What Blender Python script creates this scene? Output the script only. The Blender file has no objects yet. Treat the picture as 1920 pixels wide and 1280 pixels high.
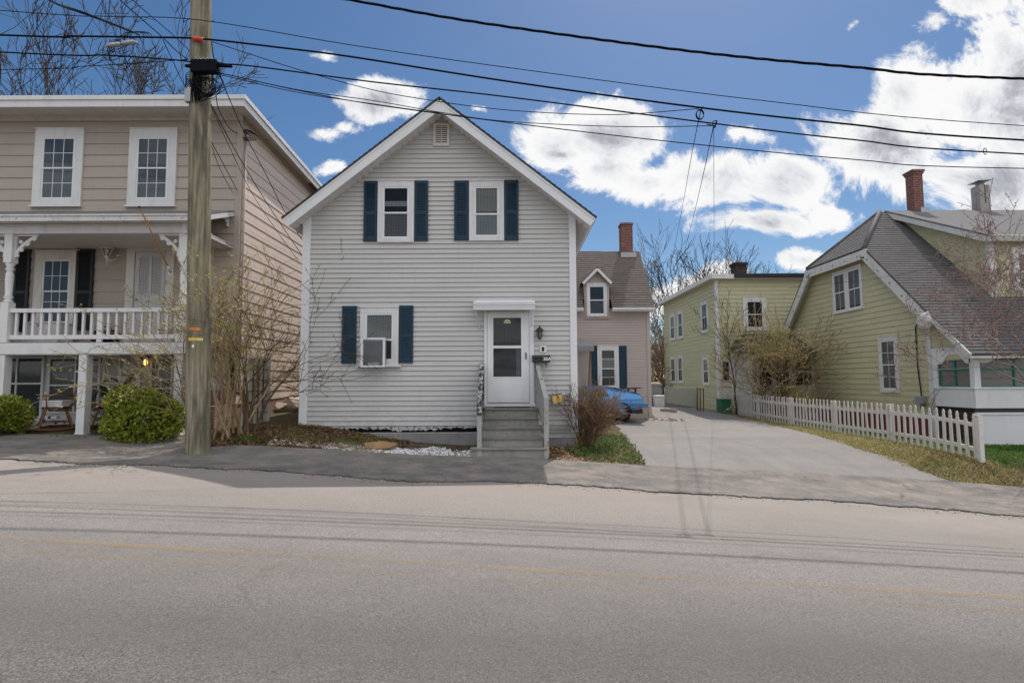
import bpy, math, random
import numpy as np
from mathutils import Vector, Matrix
R = math.radians
sc = bpy.context.scene
COL = sc.collection
FPX = 1024.0; PITCH = R(4.05); ROLL = -0.0045; CAM = Vector((0, 0, 1.55))

# ------------------------------------------------------------------ survey: photo points to world points
def ray(px, py):
    a = (px - 960) / FPX; b = (640 - py) / FPX
    c, s = math.cos(ROLL), math.sin(ROLL)
    a2 = c * a - s * b; b2 = s * a + c * b
    return Vector((a2, math.cos(PITCH) - b2 * math.sin(PITCH), math.sin(PITCH) + b2 * math.cos(PITCH)))
def P(px, py, Y):
    d = ray(px, py); return CAM + d * (Y / d.y)
def PX(px, py, X):
    d = ray(px, py); return CAM + d * (X / d.x)

# ------------------------------------------------------------------ terrain
def rprof(x): return -0.02 - 0.059 * x - 0.001 * x * x
ctl = []
for x in (-16, -12, -8, -4, 0, 4, 8, 12, 16):
    for y, c in ((-4, 0.0), (1, 0.03), (4.6, 0.05), (8.5, 0.0)):
        ctl.append((x, y, rprof(x) + c))
ctl += [(-11, 11.6, .47), (-9.04, 11.6, .44), (-7.04, 11.6, .40), (-5.7, 10, .25), (-4.63, 11.9, .60), (-6.4, 15, .67),
        (1.35, 11.9, .08), (0, 10.6, .05), (-2.3, 11.8, .22), (-2.5, 10.8, .16), (2.54, 10.6, -.10), (8.45, 10.6, -.42), (9.63, 11.3, -.16), (9.7, 17, -.05), (9.7, 24.3, .04),
        (5.2, 20.5, .09), (9.1, 24.5, .10), (12.4, 14.5, -.21), (-14, 12, .6), (-14, 20, .9), (-6, 22, .8), (0, 30, .5),
        (-14, 33, 1.0), (16, 12.5, -.4), (18, 20, -.2), (18, 33, 0.), (8, 33, .2), (3, 12, -.02), (3, 15, .03), (6, 15, -.02), (6, 11.2, -.22), (11, 11.3, -.27)]
_c = np.array(ctl)
def _U(d2): return 0.5 * d2 * np.log(d2 + 1e-9)
_n = len(_c)
_A = np.zeros((_n + 3, _n + 3))
_d2 = ((_c[:, None, :2] - _c[None, :, :2]) ** 2).sum(-1)
_A[:_n, :_n] = _U(_d2) + np.eye(_n) * 0.02
_A[:_n, _n] = 1; _A[:_n, _n + 1:] = _c[:, :2]; _A[_n:, :_n] = _A[:_n, _n:].T
_w = np.linalg.solve(_A, np.concatenate([_c[:, 2], [0, 0, 0]]))
def zgs(x, y):
    x = np.clip(np.asarray(x, float), -16, 18); y = np.clip(np.asarray(y, float), -4, 33)
    d2 = (x[..., None] - _c[:, 0]) ** 2 + (y[..., None] - _c[:, 1]) ** 2
    return _U(d2) @ _w[:_n] + _w[_n] + _w[_n + 1] * x + _w[_n + 2] * y
def zg(x, y): return float(zgs(np.array([x]), np.array([y]))[0])
def G(px, py):
    d = ray(px, py); lo, hi = 1.0, 60.0
    for _ in range(50):
        m = (lo + hi) / 2; p = CAM + d * m
        if p.z > zg(p.x, p.y): lo = m
        else: hi = m
    return CAM + d * lo

# ------------------------------------------------------------------ mesh builder
class MB:
    def __init__(s): s.v = []; s.f = []; s.uv = []; s.sm = []
    def face(s, pts, uv=None, smooth=False):
        i = len(s.v); s.v += [tuple(p) for p in pts]; s.f.append(tuple(range(i, i + len(pts)))); s.uv.append(uv); s.sm.append(smooth)
    def idx(s, verts, faces, smooth=False):
        i = len(s.v); s.v += [tuple(p) for p in verts]
        for f in faces: s.f.append(tuple(i + k for k in f)); s.uv.append(None); s.sm.append(smooth)
    def hexa(s, c):          # 8 corners: bottom 4 then top 4
        s.idx(c, [(0, 3, 2, 1), (4, 5, 6, 7), (0, 1, 5, 4), (1, 2, 6, 5), (2, 3, 7, 6), (3, 0, 4, 7)])
    def box(s, x0, x1, y0, y1, z0, z1):
        s.hexa([(x0, y0, z0), (x1, y0, z0), (x1, y1, z0), (x0, y1, z0), (x0, y0, z1), (x1, y0, z1), (x1, y1, z1), (x0, y1, z1)])
    def fbox(s, F, a0, a1, b0, b1, c0, c1):
        s.hexa([F(a0, b0, c0), F(a1, b0, c0), F(a1, b0, c1), F(a0, b0, c1), F(a0, b1, c0), F(a1, b1, c0), F(a1, b1, c1), F(a0, b1, c1)])
    def fprism(s, F, poly, c0, c1):
        n = len(poly); v = [F(a, b, c0) for a, b in poly] + [F(a, b, c1) for a, b in poly]
        s.idx(v, [tuple(range(n - 1, -1, -1)), tuple(range(n, 2 * n))] + [(i, (i + 1) % n, n + (i + 1) % n, n + i) for i in range(n)])
    def beam(s, p, q, w, h, up=(0, 0, 1)):
        p = Vector(p); q = Vector(q); d = (q - p).normalized(); u = Vector(up); a = d.cross(u)
        if a.length < 1e-4: a = d.cross(Vector((0, 1, 0)))
        a.normalize(); b = a.cross(d)
        a *= w / 2; b *= h / 2
        s.hexa([p - a - b, p + a - b, p + a + b, p - a + b, q - a - b, q + a - b, q + a + b, q - a + b])
    def tube(s, pts, rad, n=6, cap=True, smooth=True):
        pts = [Vector(p) for p in pts]
        if not hasattr(rad, '__len__'): rad = [rad] * len(pts)
        verts = []; N = None
        for i, p in enumerate(pts):
            t = (pts[min(i + 1, len(pts) - 1)] - pts[max(i - 1, 0)])
            if t.length < 1e-9: t = Vector((0, 0, 1))
            t.normalize()
            if N is None:
                N = t.cross(Vector((0, 0, 1)))
                if N.length < .05: N = t.cross(Vector((1, 0, 0)))
            N = N - t * N.dot(t)
            if N.length < 1e-6: N = t.orthogonal()
            N.normalize(); B = t.cross(N)
            for k in range(n):
                a = 2 * math.pi * k / n
                verts.append(p + (N * math.cos(a) + B * math.sin(a)) * rad[i])
        faces = [(i * n + k, i * n + (k + 1) % n, (i + 1) * n + (k + 1) % n, (i + 1) * n + k) for i in range(len(pts) - 1) for k in range(n)]
        if cap: faces += [tuple(range(n - 1, -1, -1)), tuple((len(pts) - 1) * n + k for k in range(n))]
        s.idx(verts, faces, smooth)
    def lathe(s, prof, c, n=12, smooth=True):   # prof: (r, z) list about vertical axis at c
        s.tube([(c[0], c[1], c[2] + z) for r, z in prof], [r for r, z in prof], n, True, smooth)
    def blob(s, c, r, rng, jit=.25):
        t = (1 + 5 ** .5) / 2
        vs = [(-1, t, 0), (1, t, 0), (-1, -t, 0), (1, -t, 0), (0, -1, t), (0, 1, t), (0, -1, -t), (0, 1, -t), (t, 0, -1), (t, 0, 1), (-t, 0, -1), (-t, 0, 1)]
        fs = [(0, 11, 5), (0, 5, 1), (0, 1, 7), (0, 7, 10), (0, 10, 11), (1, 5, 9), (5, 11, 4), (11, 10, 2), (10, 7, 6), (7, 1, 8), (3, 9, 4), (3, 4, 2), (3, 2, 6), (3, 6, 8), (3, 8, 9), (4, 9, 5), (2, 4, 11), (6, 2, 10), (8, 6, 7), (9, 8, 1)]
        s.idx([(c[0] + v[0] / 1.9 * r[0] * (1 + rng.uniform(-jit, jit)), c[1] + v[1] / 1.9 * r[1] * (1 + rng.uniform(-jit, jit)), c[2] + v[2] / 1.9 * r[2] * (1 + rng.uniform(-jit, jit))) for v in vs], fs, False)

def worldloc(o):
    L = Vector((0, 0, 0))
    while o is not None: L += Vector(o.location); o = o.parent
    return L
def build(name, mb, mat, parent=None, local=False, bevel=0):
    me = bpy.data.meshes.new(name)
    L = worldloc(parent) if (parent is not None and not local) else Vector((0, 0, 0))
    me.from_pydata([(v[0] - L.x, v[1] - L.y, v[2] - L.z) for v in mb.v], [], mb.f)
    me.polygons.foreach_set('use_smooth', mb.sm)
    uvl = me.uv_layers.new(name='UVMap')
    if len(mb.f) < 60000:
        me.calc_loop_triangles()
        buf = np.zeros(len(me.loops) * 2, np.float32); k = 0
        for i, f in enumerate(mb.f):
            u = mb.uv[i]
            if u is None:
                n = me.polygons[i].normal
                ax, ay, az = abs(n.x), abs(n.y), abs(n.z)
                for vi in f:
                    v = mb.v[vi]
                    if az >= ax and az >= ay: buf[k] = v[0]; buf[k + 1] = v[1]
                    elif ax >= ay: buf[k] = v[1]; buf[k + 1] = v[2]
                    else: buf[k] = v[0]; buf[k + 1] = v[2]
                    k += 2
            else:
                for q in u: buf[k] = q[0]; buf[k + 1] = q[1]; k += 2
        uvl.data.foreach_set('uv', buf)
    me.materials.append(mat); me.update()
    o = bpy.data.objects.new(name, me); COL.objects.link(o)
    if parent is not None: o.parent = parent
    if bevel:
        m = o.modifiers.new('bevel', 'BEVEL'); m.width = bevel; m.segments = 2; m.limit_method = 'ANGLE'
    return o
def tag(o, label=None, cat=None, group=None, kind=None):
    if label: o['label'] = label
    if cat: o['category'] = cat
    if group: o['group'] = group
    if kind: o['kind'] = kind
    return o
def thing(name, loc, label, cat, group=None, rz=0):
    o = bpy.data.objects.new(name, None); o.empty_display_size = .2; COL.objects.link(o)
    o.location = loc; o.rotation_euler = (0, 0, rz)
    return tag(o, label, cat, group)
def copy_tree(o, parent=None):
    c = o.copy(); COL.objects.link(c); c.parent = parent
    for ch in list(o.children): copy_tree(ch, c)
    return c

class Fr:       # wall frame: a along, b up, c outward
    def __init__(s, o, u, w, n): s.o = Vector(o); s.u = Vector(u); s.w = Vector(w); s.n = Vector(n)
    def __call__(s, a, b, c=0.0): return s.o + s.u * a + s.w * b + s.n * c
def front(Y): return Fr((0, Y, 0), (1, 0, 0), (0, 0, 1), (0, -1, 0))
def leftw(X): return Fr((X, 0, 0), (0, 1, 0), (0, 0, 1), (-1, 0, 0))
def rightw(X): return Fr((X, 0, 0), (0, 1, 0), (0, 0, 1), (1, 0, 0))

def clip(poly, b, keep_above):
    out = []
    for i in range(len(poly)):
        p, q = poly[i], poly[(i + 1) % len(poly)]
        ip = (p[1] >= b) if keep_above else (p[1] <= b); iq = (q[1] >= b) if keep_above else (q[1] <= b)
        if ip: out.append(p)
        if ip != iq:
            t = (b - p[1]) / (q[1] - p[1]); out.append((p[0] + t * (q[0] - p[0]), b))
    return out
def lap(mb, F, poly, course, lip=.018, gap=.014, rng=None, wob=0.0, off=0.0):
    bmin = min(p[1] for p in poly); bmax = max(p[1] for p in poly); k = 0
    b0 = bmin - off
    while b0 < bmax - 1e-4:
        b1 = b0 + course
        p = clip(clip(poly, b0 + gap, True), b1, False)
        if len(p) >= 3:
            j = rng.uniform(0, 50) if rng else 0
            mb.face([F(a, b, lip * (1 - (b - b0) / course) + .002) for a, b in p], [(a + j, b) for a, b in p])
            lo = min(q[1] for q in p); e = sorted(q[0] for q in p if q[1] < lo + 1e-5)
            if len(e) >= 2:
                a0, a1 = e[0], e[-1]
                mb.face([F(a0, lo, lip), F(a1, lo, lip), F(a1, lo, 0), F(a0, lo, 0)], [(a0, lo)] * 4)
        g = clip(clip(poly, b0, True), b0 + gap, False)
        if len(g) >= 3: mb.face([F(a, b, .001) for a, b in g], g)
        b0 = b1; k += 1
# ------------------------------------------------------------------ materials
class NT:
    def __init__(s, name):
        s.m = bpy.data.materials.new(name); s.m.use_nodes = True; s.t = s.m.node_tree; s.t.nodes.clear()
        s.out = s.n('ShaderNodeOutputMaterial')
        s.b = s.n('ShaderNodeBsdfPrincipled'); s.link(s.b.outputs[0], s.out.inputs['Surface'])
    def n(s, ty, **k):
        nd = s.t.nodes.new(ty)
        for a, v in k.items():
            if hasattr(nd, a): setattr(nd, a, v)
            else: nd.inputs[a.replace('_', ' ')].default_value = v
        return nd
    def link(s, a, b): s.t.links.new(a, b)
    def coord(s, kind='Object', scale=(1, 1, 1)):
        tc = s.n('ShaderNodeTexCoord'); mp = s.n('ShaderNodeMapping'); mp.inputs['Scale'].default_value = scale
        s.link(tc.outputs[kind], mp.inputs['Vector']); return mp.outputs[0]
    def noise(s, vec, scale, detail=4, rough=.55, dist=0):
        nd = s.n('ShaderNodeTexNoise'); nd.inputs['Scale'].default_value = scale; nd.inputs['Detail'].default_value = detail
        nd.inputs['Roughness'].default_value = rough; nd.inputs['Distortion'].default_value = dist
        s.link(vec, nd.inputs['Vector']); return nd.outputs['Fac']
    def ramp(s, fac, stops):
        r = s.n('ShaderNodeValToRGB'); e = r.color_ramp.elements
        while len(e) < len(stops): e.new(.5)
        for i, (p, c) in enumerate(stops):
            e[i].position = p; e[i].color = (c[0], c[1], c[2], 1) if hasattr(c, '__len__') else (c, c, c, 1)
        s.link(fac, r.inputs[0]); return r.outputs[0]
    def mix(s, fac, a, b, blend='MIX'):
        m = s.n('ShaderNodeMix'); m.data_type = 'RGBA'; m.blend_type = blend
        for sock, v in ((m.inputs[0], fac), (m.inputs[6], a), (m.inputs[7], b)):
            if hasattr(v, 'links') or hasattr(v, 'is_linked'): s.link(v, sock)
            elif hasattr(v, '__len__'): sock.default_value = (v[0], v[1], v[2], 1)
            elif sock.type == 'RGBA': sock.default_value = (v, v, v, 1)
            else: sock.default_value = v
        return m.outputs[2]
    def math(s, op, a, b=None, clamp=False):
        m = s.n('ShaderNodeMath'); m.operation = op; m.use_clamp = clamp
        for i, v in enumerate((a, b)):
            if v is None: continue
            if hasattr(v, 'is_linked'): s.link(v, m.inputs[i])
            else: m.inputs[i].default_value = v
        return m.outputs[0]
    def bump(s, h, strength=.3, dist=.01):
        b = s.n('ShaderNodeBump'); b.inputs['Strength'].default_value = strength; b.inputs['Distance'].default_value = dist
        s.link(h, b.inputs['Height']); s.link(b.outputs[0], s.b.inputs['Normal'])
    def fin(s, col, rough=.7, spec=.3):
        if hasattr(col, 'is_linked'): s.link(col, s.b.inputs['Base Color'])
        else: s.b.inputs['Base Color'].default_value = (col[0], col[1], col[2], 1)
        if hasattr(rough, 'is_linked'): s.link(rough, s.b.inputs['Roughness'])
        else: s.b.inputs['Roughness'].default_value = rough
        s.b.inputs['Specular IOR Level'].default_value = spec
        return s.m
def sh(c, k): return tuple(min(1, x * k) for x in c)
def paint(name, c, rough=.55, var=.10, scale=3.0, grime=.25, grimecol=(.10, .09, .08), streak=True, spec=.3, peel=0, peelcol=(.25, .22, .19)):
    t = NT(name); v = t.coord('Object')
    col = t.ramp(t.noise(v, scale, 5, .6), [(.3, sh(c, 1 - var)), (.7, sh(c, 1 + var * .6))])
    v2 = t.coord('Object', (4, 4, .6) if streak else (1, 1, 1))
    g = t.ramp(t.noise(v2, 1.6, 6, .65), [(.52, 0), (.78, 1)])
    col = t.mix(t.math('MULTIPLY', g, grime), col, grimecol)
    if peel:
        p = t.ramp(t.noise(v, 14, 6, .7), [(.66 - .12 * peel, 0), (.68 - .12 * peel, 1)])
        col = t.mix(p, col, peelcol)
    t.bump(t.noise(v, 60, 3), .12, .004)
    return t.fin(col, rough, spec)
def lapmat(name, c, var=.06, streaks=.18, rough=.6, joint=None):
    t = NT(name); uv = t.coord('UV')
    big = t.noise(uv, .9, 5, .6)
    col = t.ramp(big, [(.3, sh(c, 1 - var)), (.7, sh(c, 1 + var))])
    brd = t.noise(t.coord('UV', (.35, 9, 1)), 1.0, 2, .5)
    col = t.mix(t.ramp(brd, [(.35, 0), (.7, .5)]), col, sh(c, 1 - var * 1.6))
    st = t.ramp(t.noise(t.coord('Object', (5, 5, .5)), 1.3, 6, .7), [(.55, 0), (.8, 1)])
    col = t.mix(t.math('MULTIPLY', st, streaks), col, (.16, .15, .14))
    sz = t.n('ShaderNodeSeparateXYZ'); t.link(uv, sz.inputs[0])
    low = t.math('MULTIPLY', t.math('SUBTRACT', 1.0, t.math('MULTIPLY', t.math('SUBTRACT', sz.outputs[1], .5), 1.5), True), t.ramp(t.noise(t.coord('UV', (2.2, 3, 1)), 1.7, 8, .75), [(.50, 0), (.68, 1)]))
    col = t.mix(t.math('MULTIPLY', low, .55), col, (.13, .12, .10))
    if joint:
        br = t.n('ShaderNodeTexBrick'); br.inputs['Scale'].default_value = 1; br.inputs['Mortar Size'].default_value = .006
        br.inputs['Brick Width'].default_value = joint[0]; br.inputs['Row Height'].default_value = joint[1]; br.inputs['Color1'].default_value = (1, 1, 1, 1); br.inputs['Color2'].default_value = (.93, .93, .93, 1); br.inputs['Mortar'].default_value = (.6, .6, .6, 1)
        t.link(uv, br.inputs['Vector']); col = t.mix(1.0, col, br.outputs[0], 'MULTIPLY')
    t.bump(t.noise(t.coord('UV', (3, 40, 1)), 6, 3), .08, .003)
    return t.fin(col, rough, .3)
def shingle(name, c, c2, row=.14, lichen=0.2):
    t = NT(name); uv = t.coord('UV')
    br = t.n('ShaderNodeTexBrick'); br.offset = .5; br.inputs['Scale'].default_value = 1; br.inputs['Mortar Size'].default_value = .008; br.inputs['Brick Width'].default_value = .3; br.inputs['Row Height'].default_value = row
    br.inputs['Color1'].default_value = (*c, 1); br.inputs['Color2'].default_value = (*c2, 1); br.inputs['Mortar'].default_value = (*sh(c, .35), 1); br.inputs['Bias'].default_value = 0
    t.link(uv, br.inputs['Vector'])
    w = t.ramp(t.noise(t.coord('UV', (1, .35, 1)), 1.1, 6, .7), [(.4, 0), (.75, 1)])
    col = t.mix(t.math('MULTIPLY', w, lichen), br.outputs[0], sh(c2, 1.7))
    col = t.mix(.35, col, t.ramp(t.noise(uv, 120, 2), [(.3, sh(c, .6)), (.7, sh(c2, 1.3))]))
    t.bump(t.noise(uv, 150, 2), .3, .004)
    return t.fin(col, .9, .15)
def bricks(name, c1, c2, mortar, w=.2, h=.068, ms=.008):
    t = NT(name); uv = t.coord('UV')
    br = t.n('ShaderNodeTexBrick'); br.inputs['Scale'].default_value = 1; br.inputs['Brick Width'].default_value = w; br.inputs['Row Height'].default_value = h; br.inputs['Mortar Size'].default_value = ms
    br.inputs['Color1'].default_value = (*c1, 1); br.inputs['Color2'].default_value = (*c2, 1); br.inputs['Mortar'].default_value = (*mortar, 1)
    t.link(uv, br.inputs['Vector'])
    col = t.mix(t.ramp(t.noise(uv, 5, 5, .7), [(.45, 0), (.75, .6)]), br.outputs[0], sh(c1, .45))
    inv = t.math('SUBTRACT', 1.0, br.outputs['Fac']); t.bump(inv, .6, .01)
    return t.fin(col, .85, .2)
def simple(name, c, rough=.5, spec=.4, metal=0, var=.08):
    t = NT(name); v = t.coord('Object'); col = t.ramp(t.noise(v, 9, 4), [(.3, sh(c, 1 - var)), (.7, sh(c, 1 + var))])
    t.b.inputs['Metallic'].default_value = metal
    return t.fin(col, rough, spec)
def wood(name, c1, c2, axis='Z', rough=.6, scale=1.0):
    t = NT(name); s = {'Z': (14, 14, .8), 'Y': (14, .8, 14), 'X': (.8, 14, 14)}[axis]
    n = t.noise(t.coord('Object', tuple(k * scale for k in s)), 1.5, 7, .65, .6)
    col = t.ramp(n, [(.28, c1), (.55, tuple((a + b) / 2 for a, b in zip(c1, c2))), (.75, c2)])
    t.bump(n, .35, .006)
    return t.fin(col, rough, .25)
def glassy(name, tint=(.03, .035, .04), clear=.75, rough=.03):
    t = NT(name); tr = t.n('ShaderNodeBsdfTransparent'); tr.inputs[0].default_value = (.82, .86, .86, 1)
    v = t.coord('Object'); t.bump(t.noise(v, 1.7, 2), .04, .02)
    t.b.inputs['Base Color'].default_value = (*tint, 1); t.b.inputs['Roughness'].default_value = rough; t.b.inputs['Specular IOR Level'].default_value = .6
    mx = t.n('ShaderNodeMixShader'); mx.inputs[0].default_value = clear
    t.link(t.b.outputs[0], mx.inputs[1]); t.link(tr.outputs[0], mx.inputs[2]); t.link(mx.outputs[0], t.out.inputs['Surface'])
    return t.m
def foliage(name, stops, scale=5):
    t = NT(name); g = t.n('ShaderNodeNewGeometry')
    n = t.noise(t.coord('Object'), scale, 3)
    f = t.math('ADD', t.math('MULTIPLY', n, .6), t.math('MULTIPLY', g.outputs['Random Per Island'], .45))
    col = t.ramp(f, stops)
    t.fin(col, .6, .25)
    tl = t.n('ShaderNodeBsdfTranslucent'); t.link(col, tl.inputs[0]); mx = t.n('ShaderNodeMixShader'); mx.inputs[0].default_value = .3
    t.link(t.b.outputs[0], mx.inputs[1]); t.link(tl.outputs[0], mx.inputs[2]); t.link(mx.outputs[0], t.out.inputs['Surface'])
    return t.m
def curtain(name, c, rings=True):
    t = NT(name); v = t.coord('UV')
    w = t.n('ShaderNodeTexWave'); w.wave_type = 'BANDS'; w.inputs['Scale'].default_value = 6; w.inputs['Distortion'].default_value = 3; w.inputs['Detail'].default_value = 1
    t.link(t.coord('UV', (1, .15, 1)), w.inputs['Vector'])
    col = t.ramp(w.outputs['Fac'], [(.0, sh(c, .62)), (1, c)])
    if rings:
        r = t.n('ShaderNodeTexWave'); r.wave_type = 'RINGS'; r.rings_direction = 'SPHERICAL'; r.inputs['Scale'].default_value = 3.2; r.inputs['Distortion'].default_value = 2.5; r.inputs['Detail'].default_value = 0
        mp = t.coord('Object', (1, 0, 1.4)); t.link(mp, r.inputs['Vector'])
        col = t.mix(t.math('MULTIPLY', r.outputs['Fac'], .35), col, sh(c, .5))
    return t.fin(col, .9, .1)

M = {}
M['white_trim'] = paint('white_trim', (.66, .65, .645), .5, .05, 2.5, .22)
M['cream_trim'] = paint('cream_trim', (.62, .59, .54), .5, .06, 2.5, .25, peel=.0)
M['old_white'] = paint('old_white', (.62, .61, .58), .6, .08, 3, .35, peel=.3, peelcol=(.22, .2, .17))
M['vinyl_white'] = paint('vinyl_white', (.72, .72, .73), .4, .03, 2, .08)
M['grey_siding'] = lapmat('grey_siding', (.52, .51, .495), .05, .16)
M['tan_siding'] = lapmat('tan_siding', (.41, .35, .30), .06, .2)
M['tan_side_lit'] = lapmat('tan_side_lit', (.68, .56, .48), .06, .2, joint=(1.2, .28))  # paler copy of the front siding, sunlight on the side wall put into colour
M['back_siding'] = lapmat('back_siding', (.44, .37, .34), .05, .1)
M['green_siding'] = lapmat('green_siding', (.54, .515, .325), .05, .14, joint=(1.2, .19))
M['blue_shutter'] = paint('blue_shutter', (.012, .040, .066), .6, .16, 5, .22)
M['black_shutter'] = paint('black_shutter', (.018, .019, .022), .5, .1, 4, .1)
M['dark_shingle'] = shingle('dark_shingle', (.052, .049, .047), (.085, .08, .077))
M['brown_shingle'] = shingle('brown_shingle', (.115, .095, .085), (.165, .14, .125), lichen=.35)
M['grey_shingle'] = shingle('grey_shingle', (.10, .097, .10), (.145, .14, .142), .16, .25)
M['flat_roof'] = simple('flat_roof', (.15, .145, .15), .9, .1)
M['red_brick'] = bricks('red_brick', (.22, .062, .045), (.14, .042, .034), (.30, .27, .25))
M['dark_brick'] = bricks('dark_brick', (.075, .035, .03), (.045, .026, .024), (.10, .09, .085))
M['pink_brick'] = bricks('pink_brick', (.36, .2, .16), (.28, .15, .12), (.36, .33, .3))
M['red_block'] = bricks('red_block', (.23, .045, .05), (.17, .03, .035), (.12, .06, .06))
M['stone_found'] = paint('stone_found', (.24, .23, .225), .9, .25, 3, .5, peel=.35, peelcol=(.05, .045, .04), streak=False)
M['peeling'] = paint('peeling', (.46, .455, .45), .8, .12, 6, .4, peel=1.1, peelcol=(.12, .11, .10))
M['conc'] = paint('conc', (.33, .32, .31), .9, .12, 4, .3, streak=False)
M['tan_conc'] = paint('tan_conc', (.42, .34, .28), .9, .1, 4, .2)
M['step_grey'] = paint('step_grey', (.27, .265, .25), .75, .14, 5, .4, peel=.35, peelcol=(.14, .115, .085))
M['step_worn'] = wood('step_worn', (.14, .12, .095), (.34, .315, .275), 'X', .8)
M['rail_grey'] = paint('rail_grey', (.36, .355, .34), .7, .12, 5, .35, peel=.5, peelcol=(.13, .12, .10))
M['rail_peeled'] = paint('rail_peeled', (.05, .05, .055), .7, .2, 8, .3, peel=1.15, peelcol=(.42, .42, .42))
M['black'] = simple('black_metal', (.014, .014, .015), .45)
M['rubber'] = simple('rubber', (.018, .018, .018), .85, .2)
M['cable'] = simple('cable_black', (.010, .011, .015), .95, .05)
M['bronze'] = simple('bronze', (.055, .045, .036), .45, .4, .5)
M['galv'] = simple('galvanised', (.35, .35, .36), .45, .5, .7)
M['rust'] = simple('rust', (.14, .06, .03), .85, .2)
M['glass'] = glassy('glass', clear=.62)
M['sky_glass'] = glassy('sky_glass', (.05, .065, .085), clear=.5)
M['porch_glass'] = glassy('porch_glass', (.22, .22, .21), clear=.25, rough=.18)
M['room'] = simple('room_dark', (.016, .016, .018), .9, .05)
M['glass_back_blue'] = simple('glass_back_blue', (.17, .215, .25), .9, .05)  # blue-grey behind glass: curtain tone with the sky's reflection painted in
M['room_brown'] = simple('room_brown', (.10, .085, .07), .9, .05)
M['curtain'] = curtain('curtain_lace', (.52, .51, .5))
M['curtain_dark'] = curtain('curtain_dark', (.11, .105, .10))
M['curtain_mid'] = curtain('curtain_mid', (.30, .29, .285))
M['curtain_pale'] = curtain('curtain_pale', (.55, .57, .6), False)
M['sheer'] = curtain('sheer_panel', (.42, .42, .41), False)
M['door_white'] = paint('door_white', (.72, .72, .73), .35, .02, 2, .06)
M['pale_door'] = paint('pale_door', (.50, .50, .50), .5, .06, 3, .2)
M['teal'] = paint('teal_paint', (.02, .20, .17), .5, .1, 4, .1)
M['green_roof'] = simple('green_roof', (.014, .045, .035), .5)
M['green_box'] = simple('green_box', (.02, .12, .06), .5)
M['blue_board'] = paint('blue_board', (.06, .22, .42), .5, .06, 4, .1)
M['chair_wood'] = wood('chair_wood', (.10, .035, .012), (.30, .13, .05), 'Z', .4, 3)
M['pole_wood'] = None
M['orange_stone'] = paint('orange_stone', (.30, .19, .10), .9, .25, 5, .4, streak=False)
t = NT('pole_wood'); n = t.noise(t.coord('Object', (22, 22, .8)), 1, 8, .65, .3); v = t.coord('Object')
col = t.ramp(n, [(.3, (.07, .06, .045)), (.5, (.25, .212, .155)), (.72, (.42, .365, .275))])
col = t.mix(t.ramp(t.noise(t.coord('Object', (5, 5, .9)), 1, 5, .6), [(.47, 0), (.62, .85)]), col, (.075, .07, .058))
col = t.mix(t.ramp(t.noise(v, 1.1, 3), [(.4, 0), (.7, .35)]), col, (.2, .22, .10))
t.bump(n, .7, .02); M['pole_wood'] = t.fin(col, .85, .15)

def asphalt(name, base, dark, sand, sandy, crk=.35, spk=1.0):
    t = NT(name); v = t.coord('Object')
    fine = t.noise(v, 78, 5, .8); vor = t.n('ShaderNodeTexVoronoi'); vor.inputs['Scale'].default_value = 125; t.link(v, vor.inputs['Vector'])
    ag = t.n('ShaderNodeSeparateColor'); t.link(vor.outputs['Color'], ag.inputs[0])
    col = t.ramp(fine, [(.28, sh(base, .30)), (.48, sh(base, .95)), (.72, sh(base, 1.85))])
    col = t.mix(t.ramp(ag.outputs[0], [(.80, 0), (.97, .55 * spk)]), col, sh(base, 2.0))
    col = t.mix(t.ramp(ag.outputs[1], [(.80, 0), (.95, .6)]), col, sh(base, .3))
    blot = t.noise(t.coord('Object', (.22, 1, 1)), .8, 7, .62)
    col = t.mix(t.ramp(blot, [(.32, 0), (.7, .7)]), col, dark)
    col = t.mix(t.ramp(t.noise(v, .55, 6, .7, .6), [(.58, 0), (.72, .35)]), col, sh(dark, .8))
    col = t.mix(t.ramp(t.noise(v, 3.7, 5, .7), [(.68, 0), (.76, .45)]), col, sh(dark, .6))
    col = t.mix(t.math('MULTIPLY', t.ramp(t.noise(v, 2.1, 8, .72), [(.42, 0), (.75, 1)]), sandy), col, sand)
    wp = t.n('ShaderNodeVectorMath'); wp.operation = 'MULTIPLY_ADD'; nz = t.n('ShaderNodeTexNoise'); nz.inputs['Scale'].default_value = 2.2; nz.inputs['Detail'].default_value = 6; t.link(v, nz.inputs['Vector'])
    t.link(nz.outputs['Color'], wp.inputs[0]); wp.inputs[1].default_value = (.7, .7, 0); t.link(v, wp.inputs[2])
    vc = t.n('ShaderNodeTexVoronoi'); vc.feature = 'DISTANCE_TO_EDGE'; vc.inputs['Scale'].default_value = .42; t.link(wp.outputs[0], vc.inputs['Vector'])
    cr = t.math('MULTIPLY', t.ramp(vc.outputs['Distance'], [(.0, 1), (.007, 0)]), t.ramp(t.noise(v, .6, 3), [(.48, 0), (.6, crk)]))
    col = t.mix(cr, col, sh(dark, .35))
    t.bump(t.math('ADD', fine, vor.outputs['Distance']), .6, .006)
    return t, col, v
t, col, v = asphalt('road_asphalt', (.205, .189, .180), (.148, .139, .134), (.262, .235, .215), .30, .22, 1.0)
sx = t.n('ShaderNodeSeparateXYZ'); t.link(v, sx.inputs[0])
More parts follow.
